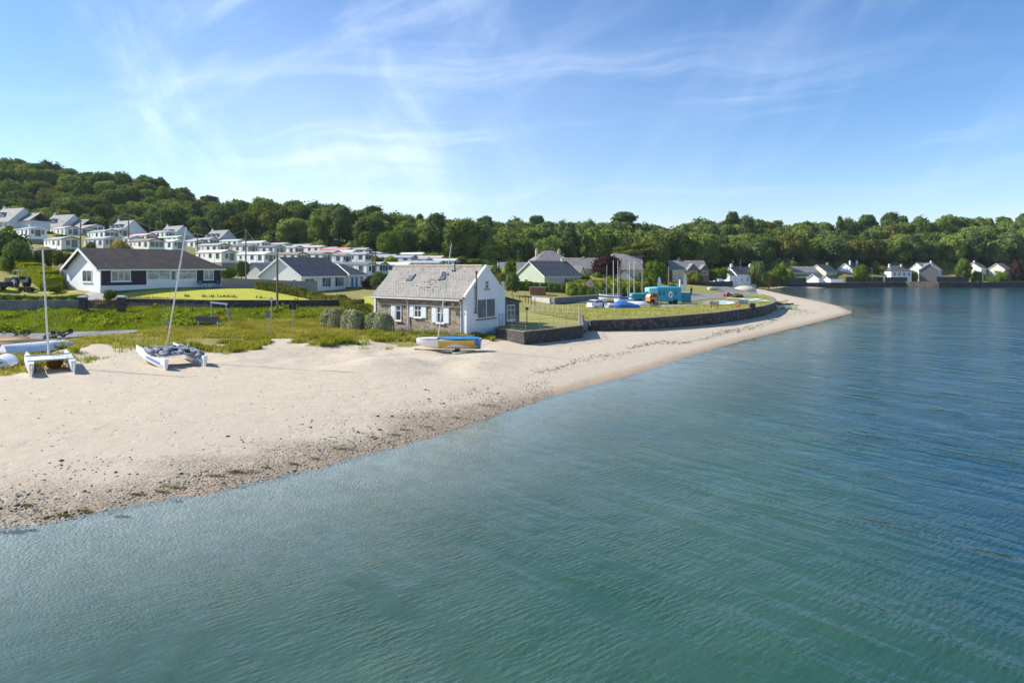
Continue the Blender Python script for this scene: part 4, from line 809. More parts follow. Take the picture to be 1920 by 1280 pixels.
b=MB(); b.ext([(XG,-.02,-1.2),(XG,CW+.02,-1.2),(XG,CW+.02,CH),(XG,CW+.16,CH+.02),(XG,CW+.16,CH+.2),(XG,CW/2,CH+CR+.26),(XG,-.16,CH+.2),(XG,-.16,CH+.02),(XG,-.02,CH)],(.22,0,0)); gw=b.build('gable_wall',WR,cot)
b=MB(); b.box(CL_-.75,CL_-.45,-.03,.0,-.6,CH-.1); b.build('corner_stones',plain('corner_post',(.22,.20,.18),.9,.3,2,.02),cot)
b=MB(); b.ext([(-.22,CW+.1,-.3),(-.22,-.06,-.3),(-.22,-.06,CH),(-.22,CW/2,CH+CR),(-.22,CW+.1,CH)],(.21,0,0)); b.build('end_wall',WR,cot)
rf=MB(); k=CR/(CW/2); oo=.3; 
rf.ext([(-.35,-oo,CH-oo*k+.04),(XG-.01,-oo,CH-oo*k+.04),(XG-.01,CW/2,CH+CR+.04),(-.35,CW/2,CH+CR+.04)],(0,0,.13)); rf.ext([(XG-.01,CW+oo,CH-oo*k+.04),(-.35,CW+oo,CH-oo*k+.04),(-.35,CW/2,CH+CR+.04),(XG-.01,CW/2,CH+CR+.04)],(0,0,.13))
COTSL=tiles('cottage_slate_roof',(.24,.22,.19),(.34,.315,.28),.32,.26,.6,.85,(.40,.365,.30)); roof=rf.build('roof',COTSL,cot)
b=MB()
for i in range(22): x=-.33+i*(CL_-.13)/22; b.tube([(x,CW/2,CH+CR+.17),(x+(CL_-.13)/22-.02,CW/2,CH+CR+.17)],.13,8)
b.build('ridge_tiles',plain('ridge_clay',(.42,.36,.27),.85,.25,3),roof)
def sl(x,v,out=0): # point on front slope; v 0 at eave..1 at ridge
    return Vector((x,v*CW/2,CH+v*CR+.17+out))
b=MB()
for i in range(70):
    q=i<46; x=random.gauss(6.0,.75) if q else random.uniform(.5,9.8); v=random.uniform(.10,.55) if q else random.uniform(.05,.95)
    p=sl(x,v,.0); b.obox(p,(.13,.10,.02),random.uniform(-.2,.2),0,math.atan2(CR,CW/2))
b.build('slipped_slates',plain('slate_gap_dark',(.07,.06,.055),.9),roof)
for x,v,open_ in ((2.9,.56,0),(6.75,.60,1)):
    b=MB(); c=sl(x,v,.05); an=math.atan2(CR,CW/2); b.obox(c,(.62,.95,.10),0,0,an); o=b.build('rooflight',plain('rooflight_frame',(.05,.05,.055),.5),roof)
    b=MB(); b.obox(sl(x,v,.12)+Vector((0,0,.0)),(.5,.8,.02),0,0,an+(.5 if open_ else 0)); b.build('pane',GLASSL if not open_ else GLASS,o)
b=MB(); b.tube([(7.45,2.7,CH+CR*.87),(7.45,2.7,CH+CR+.55)],.06,8); b.box(7.25,7.65,2.45,2.9,CH+CR*.86,CH+CR*.86+.14); b.build('vent_pipe',BLACK,roof)
b=MB(); b.tube([(-.3,-.38,CH-.24),(CL_-.5,-.38,CH-.30)],.075,8); b.build('gutter',plain('gutter_grey',(.50,.50,.50)),roof)
b=MB(); b.box(0,CL_-.76,-.014,-.004,CH-.42,CH-.02); b.build('wall_band',plain('dark_wall_band',(.17,.155,.14),.9,.3,2,.01),cot)  # flat darker strip along the top of the stone wall
for x in (4.1,10.25):
    b=MB(); b.tube([(x,-.36,CH-.32),(x,-.14,CH-.55),(x,-.10,CH-.6),(x,-.10,-.5)],.055,8); b.build('downpipe',TRIM,cot)
REC=plain('shutter_white',(.82,.83,.84),.55,.05)
def shut(x0,x1,z0,z1):
    b=MB(); b.box(x0,x1,-.07,-.02,z0,z1)
    for zz0 in (z0+.08,(z0+z1)/2+.02): b.box(x0+.06,x1-.06,-.085,-.071,zz0,zz0+(z1-z0)/2-.12)
    b.build('shutter',REC,cot)
window(cot,'F',2.55,3.25,1.05,2.5,CL_,CW,cols=1,top=.3,sillm=REC); shut(1.98,2.52,1.08,2.5)
window(cot,'F',4.85,5.7,1.45,2.55,CL_,CW,cols=2,top=.35,sillm=REC); shut(4.27,4.82,1.42,2.6); shut(5.73,6.28,1.42,2.6)
window(cot,'F',7.5,8.3,1.05,2.5,CL_,CW,cols=2,top=.32,sillm=REC); shut(6.92,7.47,1.05,2.5); shut(8.33,8.9,1.05,2.5)
window(cot,'R',1.5,4.5,1.4,3.25,CL_,CW,cols=2,fw=.11,sillm=plain('slate_sill',(.10,.10,.105)))
window(cot,'R',2.75,3.4,4.1,4.85,CL_,CW,cols=1,top=.4,sillm=plain('slate_sill',(.10,.10,.105)))
b=MB(); b.tube([(CL_+.16,1.25,2.0),(CL_+.16,1.25,5.5)],.085,10); b.tube([(CL_+.16,1.25,5.5),(CL_+.16,1.25,5.75)],.13,10); b.box(CL_,CL_+.2,1.17,1.33,2.3,2.36); b.box(CL_,CL_+.2,1.17,1.33,4.2,4.26); b.box(CL_,CL_+.22,1.1,1.4,1.95,2.1); b.build('flue_pipe',plain('brown_flue_metal',(.20,.16,.13),.5,.3,4),cot)
b=MB(); b.tube([(CL_+.14,1.9,5.2),(CL_+.14,1.9,6.2)],.02,5); b.tube([(CL_+.14,1.6,6.0),(CL_+.14,2.2,6.0)],.012,4); b.tube([(CL_+.14,1.65,5.85),(CL_+.14,2.15,5.85)],.012,4); 
for t_ in (1.25,3.2,4.9):
    b=MB(); b.box(CL_+.0,CL_+.34,t_-.14,t_+.14,-1.1,.16); b.build('vent_block',plain('grey_block',(.30,.31,.31),.8),cot)
b=MB(); b.box(CL_,CL_+.12,5.1,5.5,.85,1.75); b.box(CL_,CL_+.14,5.55,5.95,.55,1.75); b.build('meter_box',plain('meter_white',(.70,.73,.76),.5),cot)
b=MB(); b.tube([(8.9,-.02,3.05),(8.9,-.35,3.1)],.03,6); b.tube([(8.9,-.35,2.95),(8.9,-.52,2.75)],.10,10,.24); b.build('floodlight',BLACK,cot)
b=MB(); b.tube([(9.6,-.02,2.7),(9.6,-.3,2.75)],.02,6); b.box(9.5,9.7,-.45,-.2,2.72,2.86); b.build('wall_lamp',plain('lamp_grey',(.2,.2,.2)),cot)
# stone annex behind the gable
an_=empty('stone_annex',(-13.1,65.8,1.45),R(-32.5),'small grey stone lean-to with a white window behind the cottage gable','annex')
b=MB(); b.ext([(7.5,CW+.05,-1.0),(7.5,CW+.05,3.05),(7.5,9.1,2.55),(7.5,9.1,-1.0)],(3.1,0,0)); b.build('wall',GSTONE,an_)
b=MB(); b.ext([(7.4,CW+.05,3.06),(7.4,9.35,2.52),(7.4,9.35,2.66),(7.4,CW+.05,3.2)],(3.35,0,0)); b.build('roof',DKSLATE,an_)
o=window(an_,'R',6.75,8.2,.85,2.35,10.6,0,cols=2,top=.3)
# --- dark-roofed bungalow
def at(px,py,Y): return Vector(W(px,py,Y))
th=R(57); p0=at(188,544.5,79); B1=empty('dark_roof_bungalow',p0,th,'long white bungalow with dark brown tiled roof and dark brick panels beside its windows','bungalow')
L1,W1,H1,R1=15.5,8.0,2.62,2.25; WB=plain('bungalow_white_render',(.82,.82,.82),.85,.05,.6,.005)
b=MB(); walls(b,L1,W1,H1,R1,0,3.2,1.6); b.box(.25,9.5,W1,10.3,-1.6,H1-.02); b.build('wall',WB,B1)
r=roofmb(L1,W1,H1,R1,.42,.55,0,3.2,.12); v=(0,0,.12); zE=H1-.1
r.ext([(-.35,10.75,zE),(9.9,10.75,zE),(7.0,6.2,H1+1.15),(2.2,6.2,H1+1.15)],v); r.ext([(-.35,10.75,zE),(2.2,6.2,H1+1.15),(-.35,W1-.2,zE+.0)],v); r.ext([(9.9,10.75,zE),(9.9,7,zE+.5),(7,6.2,H1+1.15)],v)
r1=r.build('roof',BRTILE,B1)
q=MB(); k=R1/4; zf=H1-.42*k
for ya,yb in ((-.42,4.0),(8.42,4.0)): q.ext([(-.60,ya,zf-.22),(-.60,ya,zf+.12),(-.60,yb,H1+R1+.12),(-.60,yb,H1+R1-.2)],(.06,0,0))
q.build('bargeboard',TRIM,r1)
q=MB(); q.box(-.5,L1+.4,-.52,-.40,H1-.33,H1-.16); q.build('gutter',TRIM,r1)
q=MB(); q.box(-.5,L1+.3,-.40,-.0,H1-.25,H1-.22); q.build('soffit',TRIM,r1)
DB=plain('dark_brick_panel',(.045,.040,.045),.85,.25,6,.01)
for a,c in ((.1,5.35),(12.0,15.45)):
    b=MB(); b.box(a,c,-.03,-.0,.55,H1-.3); b.build('brick_panel',DB,B1)
for a,c,n in ((1.15,3.45,3),(12.9,14.35,2)):
    b=MB(); b.box(a,c,-.05,-.03,.95,H1-.32); b.build('window_surround',TRIM,B1)
    window(B1,'F',a+.0,c,1.0,H1-.35,L1,W1,cols=n,fw=.1,glass=GLASSL); 
for o_ in [c for c in B1.children if c.name.startswith('window') and 'surround' not in c.name]: o_.location=(0,-.05,0)
window(B1,'F',5.5,8.35,1.15,H1-.3,L1,W1,cols=2,top=.28,fw=.07,glass=GLASSL,sill=False); window(B1,'F',9.25,11.9,1.15,H1-.3,L1,W1,cols=2,top=.28,fw=.07,glass=GLASSL,sill=False)
door(B1,'F',8.4,9.2,.1,H1-.3,L1,W1,TRIM)
window(B1,'L',1.9,4.1,.95,2.35,L1,W1,cols=2,fw=.08)
b=MB(); b.box(-.0,16.5,-1.5,-.02,-1.2,-.08); b.build('terrace_step',plain('dark_concrete',(.10,.095,.09),.9),B1)
# --- grey-roofed bungalow with bay
th=R(66); p0=at(565,547.5,108); B2=empty('grey_roof_bungalow',p0,th,'white bungalow with dark grey slate roof and a hipped bay at its right end','bungalow')
L2,W2,H2,R2=11.2,8.7,2.6,2.85
b=MB(); walls(b,L2,W2,H2,R2,0,0,1.6); b.box(L2,L2+4.8,-.6,5.5,-1.6,H2); b.build('wall',plain('pale_cream_render',(.80,.80,.76),.85,.05,.6,.004),B2)
r=roofmb(L2,W2,H2,R2,.4,.35); v=(0,0,.12)
bx0,bx1,by0,by1=L2-.3,L2+5.1,-1.0,5.9; zb=H2-.12
r.ext([(bx0,by0,zb),(bx1,by0,zb),(bx1-2.6,2.4,H2+1.75),(bx0+.9,2.4,H2+1.75)],v); r.ext([(bx1,by0,zb),(bx1,by1,zb),(bx1-2.6,2.4,H2+1.75)],v); r.ext([(bx1,by1,zb),(bx0,by1,zb),(bx0+.9,2.4,H2+1.75),(bx1-2.6,2.4,H2+1.75)],v)
r2=r.build('roof',DKSLATE,B2)
q=MB()
for a,c in (((bx1,by0,zb),(bx1-2.6,2.4,H2+1.75)),((bx0+.0,by0,zb),(bx0+.9,2.4,H2+1.75)),((bx1,by1,zb),(bx1-2.6,2.4,H2+1.75))): q.tube([Vector(a)+Vector((0,0,.14)),Vector(c)+Vector((0,0,.14))],.09,6)
q.box(bx0,bx1,by0-.1,by0,zb-.08,zb+.1); q.box(-.3,L2-.35,-.5,-.4,H2-.35,H2-.15); k=R2/(W2/2); zf=H2-.4*k
for ya in (-.4,W2+.4): q.ext([(-.40,ya,zf-.2),(-.40,ya,zf+.14),(-.40,W2/2,H2+R2+.14),(-.40,W2/2,H2+R2-.18)],(.06,0,0))
q.build('roof_trim',TRIM,r2)
b=MB(); b.box(L2-.02,L2+4.83,-.63,5.5,-1.6,.45); b.build('brick_plinth',DARKST,B2)
BLUE=plain('blue_paint',(.06,.16,.36),.5)
window(B2,'F',.7,3.0,.15,2.1,L2,W2,cols=2,glass=glassm('teal_glass',(.08,.16,.16)),sill=False); window(B2,'F',4.9,7.2,.6,2.25,L2,W2,cols=3,fw=.1); window(B2,'F',8.2,10.6,.6,2.25,L2,W2,cols=3,fw=.1)
for a in (11.9,13.1):
    b=MB(); b.box(a,a+.55,-.66,-.61,.1,2.15); b.build('door',BLUE,B2)
def win2(a0,a1,z0,z1):
    o=window(B2,'F',a0,a1,z0,z1,L2,W2,cols=1,top=.3,fw=.09); o.location=(0,-.6,0); return o
win2(14.4,15.2,.7,2.25)
window(B2,'R',-.1,.9,.7,2.25,L2+4.8,W2,cols=1,top=.3,fw=.09); window(B2,'R',1.8,3.6,.7,2.25,L2+4.8,W2,cols=2,top=.3,fw=.09)
window(B2,'L',1.1,1.7,.3,2.0,L2,W2,cols=1)
g_=empty('garage',at(487,527,119),R(66),'small grey-roofed outbuilding behind the left end of the grey-roofed bungalow','outbuilding')
b=MB(); walls(b,4,3.5,2.0,1.1,0,0,2); b.build('wall',WHITE,g_); roofmb(4,3.5,2.0,1.1,.3,.2).build('roof',SLATE,g_)
# --- village and shore houses: (name,label,left px,foot py,distance,rz,L,W,H,R,wall,roof,hips,windows,chimneys,...)
YW=plain('yellow_cream_render',(.66,.56,.36),.85,.1,.6); STB=stone('brown_house_stone',[(.17,.13,.10),(.26,.20,.15),(.21,.17,.13),(.30,.25,.19)],(.22,.19,.16),2.2,.02); GRN=plain('pale_green_render',(.46,.51,.39),.85,.08,.6); BW=plain('bluish_white_render',(.66,.72,.80),.85,.05,.6)
def hs_(name,label,px,py,Y,deg,*a,**k): return house(name,label,'house',at(px,py,Y),R(deg),*a,**k)
def wr(face,n,a0,a1,z0,z1,w): 
    return [(face,a0+(a1-a0)*(i+.5)/n-w/2,a0+(a1-a0)*(i+.5)/n+w/2,z0,z1) for i in range(n)]
hs_('green_bungalow','pale green bungalow with dark slate roof behind the hedges',1021,541,128,42,10,8.,2.4,2.7,GRN,DKSLATE,wins=wr('F',3,5,9.5,.7,2,.9)+wr('L',1,4,6,.9,1.8,1),chim=((9,4,.5),))
hs_('hipped_house','cream house with a hipped grey roof, highest in the village behind the green bungalow',1005,506,188,12,9.5,8,2.7,2.6,YW,FARTILE,hL=3.6,hR=3.6,wins=wr('F',3,.5,9,.9,2.1,1.2),chim=((1.2,4,.4),(8,5,.3)))
hs_('terrace_house','long low cream house with a grey tiled roof left of the copper tree',1064,530,172,4,9.8,8,3.6,2.6,YW,FARTILE,wins=wr('F',3,.5,9,.7,2.0,1.1),chim=((4.8,4,.1),))
hs_('terrace_house','long cream house with a weathered roof behind the copper tree and flagpoles',1118,531,176,2,12,8,3.6,2.6,YW,FARTILE,wins=wr('F',4,.5,11.5,.7,2.0,1.1),chim=())
hs_('grey_roof_house','grey roofed house half hidden by the cedar behind the flagpoles',1150,520,192,-4,8,8,4.0,2.6,CREAM,SLATE,wins=wr('F',3,.5,7,.7,2.0,1.),chim=())
hs_('shed','small pale blue gable-ended shed between the flagpoles',1187,537,150,78,5,3.4,1.7,1.6,BW,DKSLATE,wins=())
hs_('red_roof_house','low house with a pinkish grey roof left of the pale green bungalow',937,520,172,6,9.5,7,2.0,1.7,CREAM,FARTILE,wins=wr('F',2,1,8,.7,1.6,1.))
hs_('small_roof_house','small house roof between the green bungalow and the terrace',1053,530,150,-20,4,5,2.0,1.6,WHITE,FARTILE)
e=hs_('brown_stone_house','brown stone house with a cream bay and twin gables beside the coast road',1259,528,196,4,10.5,7,3.5,2.5,STB,SLATE,wins=wr('F',2,.5,3.6,.6,1.8,.9)+wr('F',2,.5,3.6,2.3,3.3,.9),chim=((3.4,3.5,.6),))
for x0,w_ in ((4.2,3.2),(7.9,2.6)):
    b=MB(); b.box(x0,x0+w_,-1.6,.2,-1.5,3.3); b.ext([(x0,-1.6,3.3),(x0+w_,-1.6,3.3),(x0+w_/2,-1.6,3.3+w_*.55)],(0,1.8,0)); g=b.build('gable_wing',STB,e)
    q=MB(); z_=3.3+w_*.55
    for s in (0,1): xa=x0-.25 if s==0 else x0+w_+.25; q.ext([(xa,-1.85,3.1),(x0+w_/2,-1.85,z_+.02),(x0+w_/2,-1.85,z_+.16),(xa,-1.85,3.24)],(0,4.3,0))
    q.build('wing_roof',SLATE,g); q=MB(); q.box(x0+.6,x0+w_-.6,-1.66,-1.61,1.9,3.0); q.build('window',TRIM,g)
    q=MB(); q.box(x0+.7,x0+w_-.7,-1.68,-1.665,2.0,2.9); q.build('pane',GLASS,g)
b=MB(); b.box(.2,3.9,-.5,-.02,-1.5,3.2); b.build('cream_front',plain('peach_render',(.72,.60,.44)),e)
e=hs_('white_cottage','white cottage with a grey slate roof and chimneys at the head of the bay',1381,531,222,28,9.5,5.5,3.0,2.2,plain('brilliant_white',(.84,.85,.86),.8,.04),DKSLATE,wins=wr('F',3,1,9,.6,1.6,.7),chim=((.4,2.7,.8),(9,2.7,.8)))
b=MB(); b.box(-2.5,0,.6,4.2,-1.5,2.6); b.ext([(-2.5,.6,2.6),(-2.5,4.2,2.6),(-2.5,2.4,4.1)],(2.5,0,0)); g=b.build('side_wing',_mc['brilliant_white'],e); roofq=MB()
for ya in (.35,4.45): roofq.ext([(-2.6,ya,2.5),(-2.6,2.4,4.12),(-2.6,2.4,4.25),(-2.6,ya,2.63)],(2.7,0,0))
roofq.build('wing_roof',DKSLATE,g)
GCR=plain('greyish_render',(.48,.46,.42),.85,.12,.5); PW=plain('chalk_white',(.82,.82,.80),.85,.05)
hs_('long_grey_house','long low house with a pale grey roof right of the field',1487,523,262,4,9.5,7,2.6,2.1,GCR,SLATE,wins=wr('F',3,.5,9,.6,1.9,1.2))
hs_('cross_gable_house','cream gabled house with dark slate roof behind the white boathouse',1549,525,262,38,8.5,7.5,3.2,2.7,CREAM,DKSLATE,wins=wr('F',3,.5,8,.8,1.9,1.)+wr('F',2,.8,7,2.2,2.9,.8),chim=((8,3.7,.5),))
hs_('two_chimney_house','white house with two tall chimneys above the shore wall',1601,521,272,38,9.8,7,3.2,2.6,PW,DKSLATE,wins=wr('F',3,.5,9,.7,1.8,1.1)+wr('F',2,1,8,2.2,3.0,1),chim=((2.0,2.5,.9),(7.8,2.5,.9)))
hs_('low_stone_house','low brown house joined between the cream gabled one and the two-chimney one',1586,520,276,10,5,6,2.0,2.4,GCR,FARTILE,wins=wr('F',1,.5,4,.6,1.6,1.4))
hs_('hipped_white_bungalow','white bungalow with a dark hipped roof and garden before it',1671,519.5,272,10,9.2,7.5,2.5,2.0,PW,DKSLATE,hL=3.2,hR=3.2,wins=wr('F',4,.5,9,.5,1.8,1.0),chim=((2.2,3.7,.5),(7.6,3.7,.3)))
hs_('dormer_house','white dormer house with slate roof and a dark stone gable at its right',1735,518.5,275,20,9,7.5,2.6,2.9,PW,SLATE,wins=wr('F',3,.5,8,.5,1.9,1.3),dorm=((2.6,1.5),(5.4,1.4)),chim=((7.8,3.7,.6),))
e=hs_('stone_gable_wing','dark stone gabled wing at the right of the dormer house',1761,518.5,272,64,7,6.8,2.7,2.6,stone('dark_house_stone',[(.14,.13,.13),(.22,.21,.20),(.17,.16,.15)],(.20,.19,.18),2),SLATE,wins=())
hs_('white_gable_bungalow','white gabled bungalow with slate roof and a lamp post before it',1840,514.5,285,42,8.0,6.5,2.6,2.4,PW,SLATE,wins=wr('F',3,.5,7.5,.6,1.8,1.1),chim=((2.5,3.2,.5),))
hs_('cream_gable_bungalow','cream gabled bungalow at the far right end of the shore',1884,515.5,285,38,7.5,6.0,2.5,2.3,CREAM,SLATE,wins=wr('F',3,.5,7,.6,1.8,1.1)+wr('L',1,1,5,.6,1.8,1.6))
e=hs_('white_boathouse','white twin-gabled boathouse with grey roofs on the sea wall',1535,533.5,249,50,6.2,4.2,2.3,1.5,_mc['brilliant_white'],SLATE)
e=hs_('white_boathouse_wing','small white gabled hut beside the twin-gabled boathouse',1557,533.5,249,50,4.2,3.6,2.0,1.3,_mc['brilliant_white'],DKSLATE)
# --- terrace of dormer houses at the top of the caravan park
DW=plain('dormer_white',(.72,.76,.80),.85,.06)
for i,(px,py,Y,deg,lb,ch) in enumerate([(14,432,200,-22,'leftmost dormer house of the row above the caravans',1),(112,442,212,-22,'second dormer house from the left above the caravans',1),(196,452,222,-36,'third dormer house from the left above the caravans',1),(290,460,234,-36,'fourth dormer house, its roof behind the tall leaning mast',1),(377,466,248,-36,'rightmost dormer house of the row, half hidden by trees',1)]):
    r_=R(deg); f_=i<2
    Lh=9.5 if f_ else 11; e=house('dormer_house','white two-storey '+lb,'house',at(px-(36 if f_ else 0),py,Y),r_,Lh,8.2,2.6,3.9,DW,SLATE,chim=((.5,4.2,.5),),dorm=((1.8,1.3),(5,1.3),(8,1.3)) if not f_ else ((1.5,1.3),(4.2,1.3)),group='dormer houses above the caravan park',wins=wr('F',4,.5,Lh-.5,.6,2,1.2)+(wr('R',1,2,6.5,.8,2,1)))
    if f_:
        b=MB(); b.box(Lh+.0,Lh+5,2.5,8.4,-2,2.7); g=b.build('rear_wing',DW,e); q=MB(); q.ext([(Lh,2.2,2.6),(Lh+5.2,2.2,2.6),(Lh+5.2,5.4,5.0),(Lh,5.4,5.0)],(0,0,.12)); q.ext([(Lh,8.7,2.6),(Lh,5.4,5.0),(Lh+5.2,5.4,5.0),(Lh+5.2,8.7,2.6)],(0,0,.12)); q.build('wing_roof',SLATE,g)
# --- static caravans
CGREY=plain('caravan_roof_grey',(.34,.35,.37),.7,.15,1); CPINK=plain('caravan_roof_pink',(.58,.42,.38),.7,.15,1); CWHT=plain('caravan_roof_white',(.66,.67,.66),.7,.1,1); CGRN=plain('caravan_roof_green',(.45,.54,.44),.7,.1,1); CBRN=plain('caravan_roof_brown',(.25,.19,.15),.8,.15,1); CRED=plain('caravan_roof_red',(.62,.24,.17),.7,.1,1)
CW1=plain('caravan_wall_cream',(.78,.76,.68),.6,.05); CW2=plain('caravan_wall_white',(.80,.81,.81),.6,.05); CW3=plain('caravan_wall_grey',(.56,.57,.58),.6,.05)
SKT=plain('caravan_skirt',(.30,.27,.23),.9,.2)
def caravan(variant,name='static_caravan'):
    Lc,Wc,Hc,Rc=10.5,3.7,2.35,.55; e=empty(name,(0,-999,0)); b=MB()
    b.box(0,Lc,0,Wc,.35,.35+Hc); b.ext([(0,0,.35+Hc),(0,Wc,.35+Hc),(0,Wc/2,.35+Hc+Rc)],(.2,0,0)); b.ext([(Lc-.2,0,.35+Hc),(Lc-.2,Wc,.35+Hc),(Lc-.2,Wc/2,.35+Hc+Rc)],(.2,0,0)); b.build('wall',CW1,e)
    b=MB(); b.box(.1,Lc-.1,.1,Wc-.1,-1.6,.34); b.build('skirt',SKT,e)
    k=Rc/(Wc/2); o=.15; b=MB(); z=.37+Hc
    b.ext([(-.15,-o,z-o*k),(Lc+.35,-o,z-o*k),(Lc+.35,Wc/2,z+Rc),(-.15,Wc/2,z+Rc)],(0,0,.09)); b.ext([(-.15,Wc+o,z-o*k),(-.15,Wc/2,z+Rc),(Lc+.35,Wc/2,z+Rc),(Lc+.35,Wc+o,z-o*k)],(0,0,.09)); r=b.build('roof',CGREY,e)
    b=MB()
    for ya in (-o,Wc+o): b.ext([(Lc+.36,ya,z-o*k-.14),(Lc+.36,ya,z-o*k+.10),(Lc+.36,Wc/2,z+Rc+.10),(Lc+.36,Wc/2,z+Rc-.12)],(.04,0,0))
    b.build('bargeboard',[TRIM,plain('brown_bargeboard',(.10,.055,.04)),plain('grey_bargeboard',(.2,.21,.22))][variant%3],r)
    gl=GLASS
    if variant==0: specs=[('R',.5,1.1,1.1,2.2),('R',1.25,2.45,.6,2.25),('R',2.6,3.2,1.1,2.2)]
    elif variant==1: specs=[('R',.3,1.35,.9,2.2),('R',1.45,2.3,.9,2.2),('R',2.4,3.4,.9,2.2)]
    else: specs=[('R',.9,1.7,.9,2.1),('R',2.0,3.2,.5,2.25)]
    specs+=[('F',1.2,1.9,1.3,2.1),('F',3.2,3.6,1.4,2.1),('F',5.4,6.6,1.1,2.15),('F',8.3,9.6,.9,2.15)]
    for f,a,c,z0,z1 in specs:
        b=MB(); fbox(b,f,a-.07,a,0,.04,z0+.3,z1+.37,Lc,Wc); fbox(b,f,c,c+.07,0,.04,z0+.3,z1+.37,Lc,Wc); fbox(b,f,a,c,0,.04,z0+.3,z0+.36,Lc,Wc); fbox(b,f,a,c,0,.04,z1+.31,z1+.37,Lc,Wc)
        w_=b.build('window',TRIM,e); p=MB(); fbox(p,f,a,c,.004,.02,z0+.36,z1+.31,Lc,Wc); p.build('pane',gl,w_)
    b=MB(); fbox(b,'F',7.0,7.75,0,.05,.45,2.4,Lc,Wc); b.build('door',CW2,e)
    return e
protoc=[caravan(0),caravan(1),caravan(2)]; used=[0,0,0]
rows=[('top',[(88,450,146,0,'w','g',-31,'cream'),(150,446,168,2,'w','p',-30,'white'),(162+18,447,172,1,'c','p',-29,'pale'),(224,453,162,1,'w','g',-29,'white'),(246,447,188,0,'c','g',-30,'small cream'),(297,458,182,1,'c','p',-27,'cream'),(354,461,192,1,'w','n',-27,'white'),(412,464,200,1,'w','g',-25,'white'),(196,441,182,2,'w','g',-30,'white'),(330,450,205,0,'w','g',-28,'white'),(463,466,212,2,'w','n',-24,'white')]),
 ('middle',[(150,470,138,2,'c','g',-30,'cream'),(226,469,142,0,'g','g',-29,'grey'),(309,472,146,1,'c','b',-29,'cream'),(350,472,158,0,'w','w',-28,'white'),(432,478,166,2,'p','g',-27,'pale'),(485,478,176,0,'p','d',-24,'pale'),(534,480,180,2,'g','d',-24,'grey'),(570,480,192,1,'w','g',-22,'white'),(614,478,205,0,'w','p',-20,'white'),(592,474,222,1,'w','g',-20,'white'),(508,470,200,1,'w','w',-24,'white'),(270,466,160,2,'w','g',-29,'white'),(548,472,214,2,'c','g',-22,'cream'),(388,470,178,1,'w','g',-27,'white'),(640,480,215,1,'w','g',-20,'white'),(663,483,196,0,'w','r',-18,'white'),(698,483,200,2,'c','g',-18,'cream')]),
 ('lower',[(443,494,142,2,'c','w',-27,'cream'),(520,497,146,0,'w','w',-26,'white'),(578,496,158,1,'c','b',-24,'cream'),(622,495,162,2,'c','b',-22,'cream'),(660,497,166,0,'w','b',-20,'pale'),(700,494,172,1,'w','g',-18,'white'),(706,517,142,2,'w','d',-18,'white'),(728,516,146,1,'g','g',-16,'grey'),(777,516,150,0,'w','w',-14,'white'),(749,497,182,1,'c','g',-14,'cream'),(782,500,172,2,'w','g',-14,'white'),(808,503,172,0,'w','g',-12,'white'),(640,489,186,2,'w','g',-18,'white'),(674,488,192,1,'g','w',-18,'grey'),(752,490,200,0,'w','g',-14,'white'),(800,492,198,2,'c','w',-12,'cream'),(836,500,180,1,'w','p',-12,'pale'),(834,512,156,2,'g','g',-12,'grey'),(862,506,172,1,'g','n',-12,'greenish')])]
RM={'g':(CGREY,'grey'),'p':(CPINK,'pinkish'),'w':(CWHT,'white'),'n':(CGRN,'pale green'),'b':(CBRN,'brown'),'r':(CRED,'red'),'d':(plain('caravan_roof_dark',(.14,.145,.16),.7,.1,1),'dark grey')}
WMt={'w':CW2,'c':CW1,'g':CW3,'p':plain('caravan_wall_pinkish',(.66,.60,.56),.6,.05)}
ords=['first','second','third','fourth','fifth','sixth','seventh','eighth','ninth','tenth','eleventh','twelfth','thirteenth','fourteenth','fifteenth','sixteenth','seventeenth','eighteenth','nineteenth','twentieth']
for rn,lst in rows:
    lst=sorted(lst,key=lambda q:q[0])
    for i,(px,py,Y,vr,wc,rc,dg,ad) in enumerate(lst):
        src=protoc[vr]; used[vr]+=1; e=src if used[vr]==1 else copy_tree(src)
        # px: right edge of the gable facing the bay
        a=R(dg-8); p=Vector(W(px,py,Y)); off=Matrix.Rotation(a,3,'Z')@Vector((10.5,3.7,0)); off*=.9; e.location=p-off+Vector((0,0,-.15)); e.rotation_euler=(0,0,a); e.scale=(.9,.9,.9)
        tag(e,'%s static caravan with %s roof, %s from the left in the %s row'%(ad,RM[rc][1],ords[i],rn),'static caravan','static caravans on the hillside')
        for c in e.children:
            for nm,mt in (('roof',RM[rc][0]),('wall',WMt[wc])):
                if c.name.split('.')[0]==nm: c.material_slots[0].link='OBJECT'; c.material_slots[0].material=mt
